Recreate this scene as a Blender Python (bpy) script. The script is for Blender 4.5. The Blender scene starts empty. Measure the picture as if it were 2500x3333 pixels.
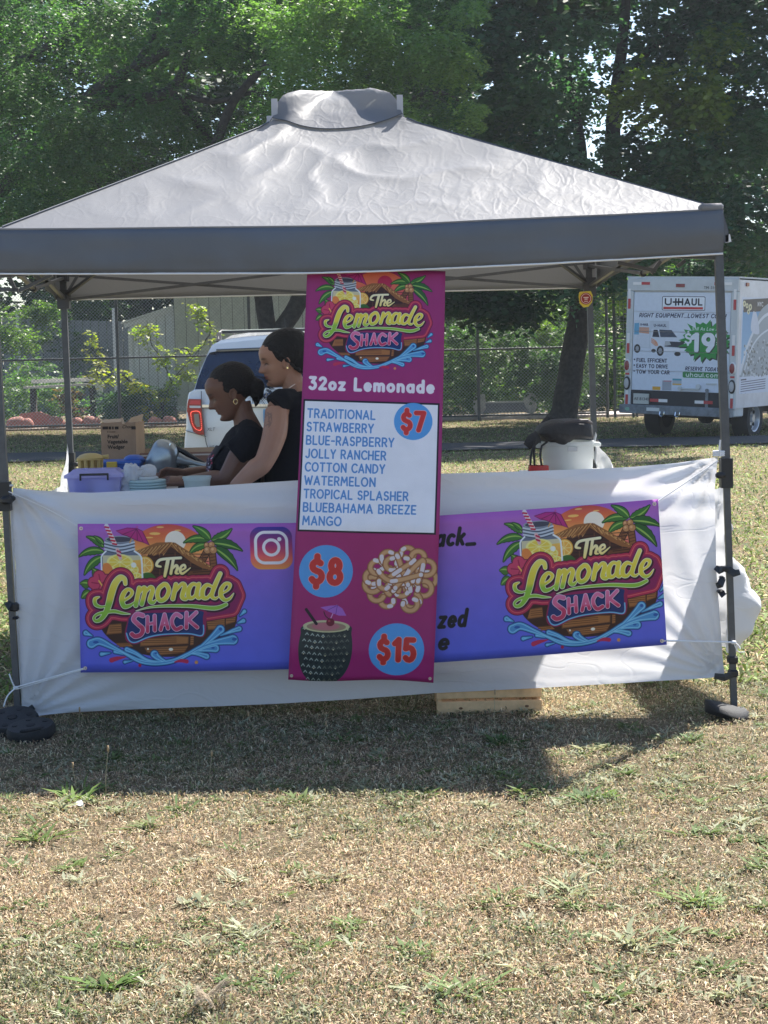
import bpy, bmesh, math, random
import numpy as np
from mathutils import Vector, Matrix, Euler, noise
R = math.radians
rng = np.random.default_rng(7)
random.seed(7)
SC = bpy.context.scene
COL = SC.collection
# ---------------------------------------------------------------- camera
F = 6000.0
PITCH = math.atan(497.5 / F)
ROLL = R(1.35)
EYE = Vector((0, 0, 1.54))
f_ = Vector((0, math.cos(PITCH), -math.sin(PITCH)))
r0 = Vector((1, 0, 0)); u0 = Vector((0, math.sin(PITCH), math.cos(PITCH)))
r_ = r0 * math.cos(ROLL) - u0 * math.sin(ROLL)
u_ = u0 * math.cos(ROLL) + r0 * math.sin(ROLL)
cam = bpy.data.cameras.new('camera')
cam.sensor_fit = 'VERTICAL'; cam.sensor_height = 36; cam.lens = F / 3333 * 36
cam.clip_end = 2000; cam.clip_start = 0.1
co = bpy.data.objects.new('camera', cam); COL.objects.link(co)
co.matrix_world = Matrix(((r_.x, u_.x, -f_.x, EYE.x), (r_.y, u_.y, -f_.y, EYE.y), (r_.z, u_.z, -f_.z, EYE.z), (0, 0, 0, 1)))
SC.camera = co
# ---------------------------------------------------------------- light
SUN_EL = R(52.8); SUN_AZ = math.atan2(0.78, 1.22)      # from +Y towards +X
sd = Vector((math.sin(SUN_AZ) * math.cos(SUN_EL), math.cos(SUN_AZ) * math.cos(SUN_EL), math.sin(SUN_EL)))
w = bpy.data.worlds.new('World'); SC.world = w; w.use_nodes = True
nt = w.node_tree; bg = nt.nodes['Background']
sky = nt.nodes.new('ShaderNodeTexSky'); sky.sky_type = 'NISHITA'; sky.sun_disc = False
sky.sun_elevation = SUN_EL; sky.sun_rotation = SUN_AZ
sky.dust_density = 1.0; sky.air_density = 1.0; sky.ozone_density = 3.0
nt.links.new(sky.outputs[0], bg.inputs[0]); bg.inputs[1].default_value = 0.08
sun = bpy.data.lights.new('sun', 'SUN'); sun.energy = 4.8; sun.angle = R(0.53); sun.color = (1, 0.945, 0.87)
so = bpy.data.objects.new('sun', sun); COL.objects.link(so); so.location = sd * 40
so.rotation_euler = (-sd).to_track_quat('-Z', 'Y').to_euler()
SC.view_settings.view_transform = 'Standard'; SC.view_settings.look = 'None'
SC.view_settings.gamma = 1; SC.view_settings.use_curve_mapping = False
SC.view_settings.exposure = 1.55
SC.cycles.max_bounces = 8; SC.cycles.transparent_max_bounces = 12; SC.cycles.use_denoising = True
# ---------------------------------------------------------------- helpers
def W(px, py, Y):
    d = f_ + r_ * ((px - 1250) / F) - u_ * ((py - 1666.5) / F)
    return EYE + d * ((Y - EYE.y) / d.y)
def G(px, py, z=0.0):
    d = f_ + r_ * ((px - 1250) / F) - u_ * ((py - 1666.5) / F)
    return EYE + d * ((z - EYE.z) / d.z)
ORG = {}
def thing(name, label, cat, loc=(0, 0, 0), rot=(0, 0, 0), group=None, local=False):
    o = bpy.data.objects.new(name, None); COL.objects.link(o)
    o.empty_display_size = 0.2
    o.location = loc; o.rotation_euler = rot
    o['label'] = label; o['category'] = cat
    if group: o['group'] = group
    ORG[o.name] = Vector((0, 0, 0)) if local else Vector(loc)
    return o
def tag(o, label, cat, group=None):
    o['label'] = label; o['category'] = cat
    if group: o['group'] = group
    return o
def copy_tree(o, parent=None, keep=None):
    c = o.copy(); COL.objects.link(c)
    if parent is not None: c.parent = parent
    ORG[c.name] = ORG.get(o.name, Vector())
    for ch in [x for x in bpy.data.objects if x.parent == o]: copy_tree(ch, c)
    return c
class MB:
    def __init__(s): s.v = []; s.f = []; s.m = []; s.uv = None
    def add(s, vs, fs, m=0):
        b = len(s.v); s.v += [Vector(x) for x in vs]
        s.f += [tuple(i + b for i in q) for q in fs]; s.m += [m] * len(fs); return s
    def hexa(s, p, m=0):      # 8 points: bottom 4 (ccw), top 4
        return s.add(p, [(3, 2, 1, 0), (4, 5, 6, 7), (0, 1, 5, 4), (1, 2, 6, 5), (2, 3, 7, 6), (3, 0, 4, 7)], m)
    def box(s, lo, hi, m=0):
        x0, y0, z0 = lo; x1, y1, z1 = hi
        return s.hexa([(x0, y0, z0), (x1, y0, z0), (x1, y1, z0), (x0, y1, z0), (x0, y0, z1), (x1, y0, z1), (x1, y1, z1), (x0, y1, z1)], m)
    def bbox(s, lo, hi, b=0.01, m=0):   # box with chamfered edges
        x0, y0, z0 = lo; x1, y1, z1 = hi
        pts = []
        for z, e in ((z0, b), (z0 + b, 0), (z1 - b, 0), (z1, b)):
            pts.append([(x0 + b, y0 + e, z), (x1 - b, y0 + e, z), (x1 - e, y0 + b, z), (x1 - e, y1 - b, z), (x1 - b, y1 - e, z), (x0 + b, y1 - e, z), (x0 + e, y1 - b, z), (x0 + e, y0 + b, z)])
        return s.loft(pts, m=m)
    def loft(s, rings, m=0, cap=True, close=True):
        n = len(rings[0]); b = len(s.v)
        for r in rings: s.v += [Vector(x) for x in r]
        k = n if close else n - 1
        for i in range(len(rings) - 1):
            for j in range(k):
                a = b + i * n + j; c = b + i * n + (j + 1) % n
                s.f.append((a, c, c + n, a + n)); s.m.append(m)
        if cap:
            s.f.append(tuple(b + j for j in range(n))[::-1]); s.m.append(m)
            s.f.append(tuple(b + (len(rings) - 1) * n + j for j in range(n))); s.m.append(m)
        return s
    def tube(s, pts, r, n=8, m=0, cap=True, ell=None):
        pts = [Vector(p) for p in pts]; k = len(pts)
        rs = list(r) if hasattr(r, '__len__') else [r] * k
        rings = []; up = None
        for i in range(k):
            t = (pts[min(i + 1, k - 1)] - pts[max(i - 1, 0)]).normalized()
            if up is None:
                up = t.orthogonal().normalized() if ell is None else (Vector(ell) - t * t.dot(Vector(ell))).normalized()
            else: up = (up - t * t.dot(up)).normalized()
            sd_ = t.cross(up)
            ra = rs[i] if hasattr(rs[i], '__len__') else (rs[i], rs[i])
            rings.append([pts[i] + up * (ra[0] * math.cos(2 * math.pi * j / n)) + sd_ * (ra[1] * math.sin(2 * math.pi * j / n)) for j in range(n)])
        return s.loft(rings, m, cap)
    def beam(s, a, b, wd, ht, m=0, up=(0, 0, 1)):
        a = Vector(a); b = Vector(b); t = (b - a).normalized(); up = Vector(up)
        sx = t.cross(up).normalized() * wd / 2; uz = sx.normalized().cross(t).normalized() * ht / 2
        return s.hexa([a - sx - uz, a + sx - uz, b + sx - uz, b - sx - uz, a - sx + uz, a + sx + uz, b + sx + uz, b - sx + uz], m)
    def lathe(s, prof, c=(0, 0, 0), n=24, m=0, axis='Z', sy=1.0, cap=True):
        c = Vector(c); rings = []
        for r, h in prof:
            ring = []
            for j in range(n):
                a = 2 * math.pi * j / n; x, y = r * math.cos(a), r * math.sin(a) * sy
                p = {'Z': (x, y, h), 'X': (h, x, y), 'Y': (x, -h, y)}[axis]
                ring.append(c + Vector(p))
            rings.append(ring)
        return s.loft(rings, m, cap)
    def sphere(s, c, r, n=12, m=0, M=None):
        r = r if hasattr(r, '__len__') else (r, r, r); k = n // 2; rings = []
        for i in range(1, k):
            a = math.pi * i / k
            ring = [Vector((r[0] * math.sin(a) * math.cos(2 * math.pi * j / n), r[1] * math.sin(a) * math.sin(2 * math.pi * j / n), -r[2] * math.cos(a))) for j in range(n)]
            if M is not None: ring = [M @ p for p in ring]
            rings.append([Vector(c) + p for p in ring])
        return s.loft(rings, m)
    def prism(s, poly, d, m=0):   # poly of 3d points extruded along vector d
        n = len(poly); poly = [Vector(p) for p in poly]; d = Vector(d)
        return s.add(poly + [p + d for p in poly], [tuple(range(n))[::-1], tuple(range(n, 2 * n))] + [(i, (i + 1) % n, n + (i + 1) % n, n + i) for i in range(n)], m)
    def xf(s, M, start=0):
        for i in range(start, len(s.v)): s.v[i] = M @ s.v[i]
        return s
    def build(s, name, mat, parent=None, smooth=False, kind=None, fixn=True):
        V = np.array([tuple(p) for p in s.v], dtype=float).reshape(-1, 3)
        lo = V.min(0); hi = V.max(0)
        o = Vector(((lo[0] + hi[0]) / 2, (lo[1] + hi[1]) / 2, lo[2]))
        me = bpy.data.meshes.new(name); me.from_pydata([tuple(p - o) for p in s.v], [], s.f)
        mats = mat if isinstance(mat, (list, tuple)) else [mat]
        for x in mats: me.materials.append(x)
        if len(mats) > 1: me.polygons.foreach_set('material_index', s.m)
        if fixn:
            bm = bmesh.new(); bm.from_mesh(me); bmesh.ops.recalc_face_normals(bm, faces=bm.faces); bm.to_mesh(me); bm.free()
        if smooth:
            me.polygons.foreach_set('use_smooth', [True] * len(me.polygons))
            if smooth != 'all': me.set_sharp_from_angle(angle=R(40))
        if s.uv is not None:
            l = me.uv_layers.new(name='UVMap'); n = len(me.loops)
            idx = np.zeros(n, dtype=int); me.loops.foreach_get('vertex_index', idx)
            l.data.foreach_set('uv', np.array(s.uv)[idx].ravel())
        ob = bpy.data.objects.new(name, me); COL.objects.link(ob)
        if parent is not None:
            ob.parent = parent; ob.location = o - ORG.get(parent.name, Vector())
        else: ob.location = o
        ORG[ob.name] = o
        if kind: ob['kind'] = kind
        return ob
def surf(name, fn, nu, nv, mat, parent=None, us=(0, 1), vs=(0, 1), thick=0, smooth='all'):
    b = MB(); uv = []
    for j in range(nv + 1):
        for i in range(nu + 1):
            u = us[0] + (us[1] - us[0]) * i / nu; v = vs[0] + (vs[1] - vs[0]) * j / nv
            b.v.append(Vector(fn(u, v))); uv.append((u, v))
    n = nu + 1
    for j in range(nv):
        for i in range(nu):
            b.f.append((j * n + i, j * n + i + 1, (j + 1) * n + i + 1, (j + 1) * n + i)); b.m.append(0)
    b.uv = uv
    o = b.build(name, mat, parent, smooth=smooth, fixn=False)
    if thick:
        md = o.modifiers.new('s', 'SOLIDIFY'); md.thickness = thick; md.offset = 0
    return o
def struct(o): o['kind'] = 'structure'; return o
def interp(pts, x):
    xs = [p[0] for p in pts]; ys = [p[1] for p in pts]
    return float(np.interp(x, xs, ys))
# ---------------------------------------------------------------- materials
def C(r, g=None, b=None):     # sRGB 0..255 -> linear
    t = lambda c: (c / 255 / 12.92) if c / 255 <= 0.04045 else ((c / 255 + 0.055) / 1.055) ** 2.4
    return (t(r), t(g), t(b), 1)
MATS = {}
def mat(name, col, rough=0.6, metal=0, spec=0.5, noise_s=0, noise_a=0.15, bump=0, bump_s=40, trans=0, transcol=None, coat=0, emis=None, es=0, alpha=1, col2=None, glass=0, sheen=0):
    if name in MATS: return MATS[name]
    m = bpy.data.materials.new(name); m.use_nodes = True; t = m.node_tree; N = t.nodes; L = t.links
    p = N['Principled BSDF']
    col = tuple(col) + ((1,) if len(col) == 3 else ())
    p.inputs['Base Color'].default_value = col; p.inputs['Roughness'].default_value = rough
    p.inputs['Metallic'].default_value = metal; p.inputs['Specular IOR Level'].default_value = spec
    p.inputs['Coat Weight'].default_value = coat; p.inputs['Alpha'].default_value = alpha
    if sheen: p.inputs['Sheen Weight'].default_value = sheen
    if glass: p.inputs['Transmission Weight'].default_value = glass
    if emis: p.inputs['Emission Color'].default_value = tuple(emis)[:3] + (1,); p.inputs['Emission Strength'].default_value = es
    tc = N.new('ShaderNodeTexCoord')
    csock = None
    if noise_s:
        nz = N.new('ShaderNodeTexNoise'); nz.inputs['Scale'].default_value = noise_s; nz.inputs['Detail'].default_value = 6; nz.inputs['Roughness'].default_value = 0.65
        L.new(tc.outputs['Object'], nz.inputs['Vector'])
        mx = N.new('ShaderNodeMix'); mx.data_type = 'RGBA'
        c2 = col2 or tuple(c * (1 - noise_a) for c in col[:3])
        c1 = col if col2 else tuple(min(1, c * (1 + noise_a)) for c in col[:3])
        mx.inputs[6].default_value = tuple(c1)[:3] + (1,); mx.inputs[7].default_value = tuple(c2)[:3] + (1,)
        rp = N.new('ShaderNodeMapRange'); rp.inputs[1].default_value = 0.35; rp.inputs[2].default_value = 0.65
        L.new(nz.outputs['Fac'], rp.inputs[0]); L.new(rp.outputs[0], mx.inputs[0])
        csock = mx.outputs[2]; L.new(csock, p.inputs['Base Color'])
    bn = None
    if bump:
        nb = N.new('ShaderNodeTexNoise'); nb.inputs['Scale'].default_value = bump_s; nb.inputs['Detail'].default_value = 5
        L.new(tc.outputs['Object'], nb.inputs['Vector'])
        bn = N.new('ShaderNodeBump'); bn.inputs['Strength'].default_value = bump; bn.inputs['Distance'].default_value = 0.02
        L.new(nb.outputs['Fac'], bn.inputs['Height']); L.new(bn.outputs[0], p.inputs['Normal'])
    if trans:
        tr = N.new('ShaderNodeBsdfTranslucent'); ms = N.new('ShaderNodeMixShader'); ms.inputs[0].default_value = trans
        tr.inputs[0].default_value = (tuple(transcol)[:3] + (1,)) if transcol else col
        if csock and not transcol: L.new(csock, tr.inputs[0])
        if bn: L.new(bn.outputs[0], tr.inputs['Normal'])
        out = N['Material Output']
        L.new(p.outputs[0], ms.inputs[1]); L.new(tr.outputs[0], ms.inputs[2]); L.new(ms.outputs[0], out.inputs[0])
    MATS[name] = m; return m
def mat_attr(name, rough=0.6, trans=0, spec=0.4, tgain=(1.15, 1.5, 0.8)):   # colour from the 'tint' attribute
    m = bpy.data.materials.new(name); m.use_nodes = True; t = m.node_tree; N = t.nodes; L = t.links
    p = N['Principled BSDF']; p.inputs['Roughness'].default_value = rough; p.inputs['Specular IOR Level'].default_value = spec
    at = N.new('ShaderNodeAttribute'); at.attribute_name = 'tint'
    L.new(at.outputs['Color'], p.inputs['Base Color'])
    if trans:
        tr = N.new('ShaderNodeBsdfTranslucent'); ms = N.new('ShaderNodeMixShader'); ms.inputs[0].default_value = trans
        mu = N.new('ShaderNodeMix'); mu.data_type = 'RGBA'; mu.blend_type = 'MULTIPLY'; mu.inputs[0].default_value = 1; mu.clamp_result = False
        L.new(at.outputs['Color'], mu.inputs[6]); mu.inputs[7].default_value = tgain + (1,)
        L.new(mu.outputs[2], tr.inputs[0])
        L.new(p.outputs[0], ms.inputs[1]); L.new(tr.outputs[0], ms.inputs[2]); L.new(ms.outputs[0], N['Material Output'].inputs[0])
    return m
def big_mesh(name, V, n_per, tint, mat_, parent=None, kind=None, smooth=False):
    """V: (k, n_per, 3) faces each with own verts; tint (k,3)"""
    k = V.shape[0]; P = V.reshape(-1, 3)
    lo = P.min(0); hi = P.max(0); o = np.array([(lo[0] + hi[0]) / 2, (lo[1] + hi[1]) / 2, lo[2]])
    me = bpy.data.meshes.new(name)
    me.vertices.add(len(P)); me.vertices.foreach_set('co', (P - o).astype(np.float32).ravel())
    me.loops.add(k * n_per); me.loops.foreach_set('vertex_index', np.arange(k * n_per, dtype=np.int32))
    me.polygons.add(k); me.polygons.foreach_set('loop_start', np.arange(k, dtype=np.int32) * n_per)
    me.polygons.foreach_set('loop_total', np.full(k, n_per, dtype=np.int32))
    me.update(calc_edges=True)
    if tint is not None:
        a = me.color_attributes.new('tint', 'FLOAT_COLOR', 'POINT')
        c = np.ones((k, n_per, 4), dtype=np.float32); c[:, :, :3] = tint[:, None, :]; a.data.foreach_set('color', c.ravel())
    me.materials.append(mat_)
    ob = bpy.data.objects.new(name, me); COL.objects.link(ob)
    o = Vector(o)
    if parent is not None: ob.parent = parent; ob.location = o - ORG.get(parent.name, Vector())
    else: ob.location = o
    ORG[ob.name] = o
    if kind: ob['kind'] = kind
    return ob
def unit(a): return a / (np.linalg.norm(a, axis=-1, keepdims=True) + 1e-9)
def leaf_quads(P, size, asp=0.5, droop=0.3, seed=0, flat=0.5, dirs=None):
    """kite-shaped leaves at points P (k,3)"""
    g = np.random.default_rng(seed); k = len(P)
    d = g.normal(size=(k, 3)) if dirs is None else dirs + g.normal(size=(k, 3)) * 0.35
    d[:, 2] = d[:, 2] * (1 - flat) - droop
    d = unit(d); n = g.normal(size=(k, 3)); n[:, 2] = np.abs(n[:, 2]) + 0.5
    s = unit(np.cross(d, n)); L = (size * (0.6 + 0.8 * g.random(k)))[:, None]
    nn = np.cross(s, d)
    a = P; b = P + d * L * 0.45 + s * L * asp * 0.5 - nn * L * 0.08; c = P + d * L; e = P + d * L * 0.45 - s * L * asp * 0.5 - nn * L * 0.08
    return np.stack([a, b, c, e], 1)
# ---------------------------------------------------------------- flat print: a small rasteriser for banners and signs
class Art:
    def __init__(s, w, h, sc=1.0, ox=0.0, oy=0.0, bgc=(255, 255, 255)):
        s.w, s.h, s.sc, s.ox, s.oy = w, h, sc, ox, oy
        s.a = np.zeros((h, w, 3), dtype=np.float32); s.a[:] = np.array(bgc) / 255.0
        s.M = None
    def tf(s, pts):
        p = np.array(pts, dtype=float).reshape(-1, 2)
        if s.M is not None: p = p @ s.M[:, :2].T + s.M[:, 2]
        return (p - np.array([s.ox, s.oy])) * s.sc
    def k(s): return s.sc * (1.0 if s.M is None else math.sqrt(abs(np.linalg.det(s.M[:, :2]))))
    def box(s, p, pad):
        x0 = max(0, int(p[:, 0].min() - pad)); x1 = min(s.w, int(p[:, 0].max() + pad) + 2)
        y0 = max(0, int(p[:, 1].min() - pad)); y1 = min(s.h, int(p[:, 1].max() + pad) + 2)
        return x0, x1, y0, y1
    def comp(s, bx, cov, col, p=None):
        x0, x1, y0, y1 = bx
        if callable(col):
            X, Y = np.meshgrid((np.arange(x0, x1) + .5), (np.arange(y0, y1) + .5))
            fx = (X - x0) / max(1, x1 - x0); fy = (Y - y0) / max(1, y1 - y0)
            c = col(fx, fy) / 255.0
        else: c = np.array(col, dtype=np.float32) / 255.0
        cov = np.clip(cov, 0, 1)[..., None]
        s.a[y0:y1, x0:x1] = s.a[y0:y1, x0:x1] * (1 - cov) + c * cov
    def poly(s, pts, col, alpha=1.0):
        p = s.tf(pts); bx = s.box(p, 1); x0, x1, y0, y1 = bx
        if x1 <= x0 or y1 <= y0: return
        cov = np.zeros((y1 - y0, x1 - x0), dtype=np.float32)
        for sx in (.25, .75):
            for sy in (.25, .75):
                X = np.arange(x0, x1)[None, :] + sx; Yv = (np.arange(y0, y1) + sy)[:, None]
                ins = np.zeros(cov.shape, dtype=bool)
                for i in range(len(p)):
                    ax, ay = p[i]; bx_, by = p[(i + 1) % len(p)]
                    if ay == by: continue
                    c = ((Yv >= min(ay, by)) & (Yv < max(ay, by)))
                    xi = ax + (Yv - ay) * (bx_ - ax) / (by - ay)
                    ins ^= c & (X < xi)
                cov += ins * .25
        s.comp(bx, cov * alpha, col)
    def blob(s, pts, col, n=6, alpha=1.0): s.poly(cr(pts, n, True), col, alpha)
    def circle(s, c, r, col, ry=None, alpha=1.0, a0=0):
        ry = ry or r; t = np.linspace(0, 2 * np.pi, 40, endpoint=False)
        s.poly(np.stack([c[0] + r * np.cos(t), c[1] + ry * np.sin(t)], 1), col, alpha)
    def sdf(s, strokes, pad):
        """strokes: list of (pts, r). Returns bbox and signed distance in pixels"""
        allp = np.concatenate([s.tf(q[0]) for q in strokes]); k = s.k()
        rm = max([max(q[1]) if hasattr(q[1], '__len__') else q[1] for q in strokes]) * k
        bx = s.box(allp, rm + pad * k + 3); x0, x1, y0, y1 = bx
        X, Y = np.meshgrid(np.arange(x0, x1) + .5, np.arange(y0, y1) + .5)
        D = np.full(X.shape, 1e6, dtype=np.float32)
        for pts, r in strokes:
            p = s.tf(pts); n = len(p); rr = np.array(r, dtype=float) if hasattr(r, '__len__') else np.full(n, float(r))
            if len(rr) != n: rr = np.interp(np.linspace(0, 1, n), np.linspace(0, 1, len(rr)), rr)
            rr = rr * k
            if n == 1:
                D = np.minimum(D, np.hypot(X - p[0, 0], Y - p[0, 1]) - rr[0]); continue
            for i in range(n - 1):
                a = p[i]; b = p[i + 1]; m = max(rr[i], rr[i + 1]) + (pad + 2) * max(k, 1) + 2
                i0 = max(0, int(min(a[0], b[0]) - m) - x0); i1 = min(x1 - x0, int(max(a[0], b[0]) + m) + 2 - x0)
                j0 = max(0, int(min(a[1], b[1]) - m) - y0); j1 = min(y1 - y0, int(max(a[1], b[1]) + m) + 2 - y0)
                if i1 <= i0 or j1 <= j0: continue
                xs = X[j0:j1, i0:i1]; ys = Y[j0:j1, i0:i1]; d = b - a; L2 = d @ d + 1e-9
                t = np.clip(((xs - a[0]) * d[0] + (ys - a[1]) * d[1]) / L2, 0, 1)
                q = np.hypot(xs - a[0] - t * d[0], ys - a[1] - t * d[1]) - (rr[i] + (rr[i + 1] - rr[i]) * t)
                D[j0:j1, i0:i1] = np.minimum(D[j0:j1, i0:i1], q)
        return bx, D
    def ink(s, sd_, col, grow=0.0, alpha=1.0, off=(0, 0)):
        bx, D = sd_
        if bx[1] <= bx[0] or bx[3] <= bx[2]: return
        if off != (0, 0):
            k = s.k(); D = np.roll(np.roll(D, int(round(off[0] * k)), 1), int(round(off[1] * k)), 0)
        s.comp(bx, np.clip(0.5 - (D - grow * s.k()), 0, 1) * alpha, col)
    def stroke(s, pts, r, col, alpha=1.0, curve=0):
        if curve: pts = cr(pts, curve, False)
        s.ink(s.sdf([(pts, r)], 0), col, alpha=alpha)
    def tris(s, T, col, alpha=1.0):
        for t in T: pass
    def image(s, name):
        im = bpy.data.images.new(name, s.w, s.h, alpha=False)
        px = np.ones((s.h, s.w, 4), dtype=np.float32); px[..., :3] = s.a[::-1]
        im.pixels.foreach_set(px.ravel()); im.update(); im.pack()
        return im
def cr(pts, n=6, closed=False):
    p = np.array(pts, dtype=float); m = len(p); out = []
    for i in range(m if closed else m - 1):
        if closed: a, b, c, d = p[(i - 1) % m], p[i], p[(i + 1) % m], p[(i + 2) % m]
        else: a, b, c, d = p[max(i - 1, 0)], p[i], p[i + 1], p[min(i + 2, m - 1)]
        for t in np.arange(n) / n:
            out.append(0.5 * ((2 * b) + (c - a) * t + (2 * a - 5 * b + 4 * c - d) * t * t + (3 * b - a - 3 * c + d) * t ** 3))
    if not closed: out.append(p[-1])
    return np.array(out)
def gr(*stops):   # vertical gradient
    ys = [q[0] for q in stops]; cs = np.array([q[1] for q in stops], dtype=float)
    return lambda fx, fy: np.stack([np.interp(fy, ys, cs[:, i]) for i in range(3)], -1)
def print_mat(name, art, rough=0.45, trans=0.0, bump=0.0):
    m = bpy.data.materials.new(name); m.use_nodes = True; t = m.node_tree; N = t.nodes; L = t.links
    p = N['Principled BSDF']; p.inputs['Roughness'].default_value = rough; p.inputs['Specular IOR Level'].default_value = 0.35
    tx = N.new('ShaderNodeTexImage'); tx.image = art.image(name); tx.interpolation = 'Cubic'; tx.extension = 'EXTEND'
    uv = N.new('ShaderNodeUVMap'); uv.uv_map = 'UVMap'
    L.new(uv.outputs[0], tx.inputs[0])
    nz = N.new('ShaderNodeTexNoise'); nz.inputs['Scale'].default_value = 14; nz.inputs['Detail'].default_value = 6
    tc = N.new('ShaderNodeTexCoord'); L.new(tc.outputs['Object'], nz.inputs[0])
    hs = N.new('ShaderNodeMix'); hs.data_type = 'RGBA'; hs.blend_type = 'MULTIPLY'; hs.inputs[0].default_value = 1
    mr = N.new('ShaderNodeMapRange'); mr.inputs[1].default_value = 0.3; mr.inputs[2].default_value = 0.7; mr.inputs[3].default_value = 0.93; mr.inputs[4].default_value = 1.0
    L.new(nz.outputs['Fac'], mr.inputs[0]); L.new(tx.outputs[0], hs.inputs[6]); L.new(mr.outputs[0], hs.inputs[7])
    L.new(hs.outputs[2], p.inputs['Base Color'])
    if bump:
        nb = N.new('ShaderNodeTexNoise'); nb.inputs['Scale'].default_value = 5; nb.inputs['Detail'].default_value = 3
        L.new(tc.outputs['Object'], nb.inputs[0]); b = N.new('ShaderNodeBump'); b.inputs['Strength'].default_value = bump; b.inputs['Distance'].default_value = 0.03
        L.new(nb.outputs['Fac'], b.inputs['Height']); L.new(b.outputs[0], p.inputs['Normal'])
    if trans:
        tr = N.new('ShaderNodeBsdfTranslucent'); ms = N.new('ShaderNodeMixShader'); ms.inputs[0].default_value = trans
        L.new(hs.outputs[2], tr.inputs[0]); L.new(p.outputs[0], ms.inputs[1]); L.new(tr.outputs[0], ms.inputs[2]); L.new(ms.outputs[0], N['Material Output'].inputs[0])
    return m
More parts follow.
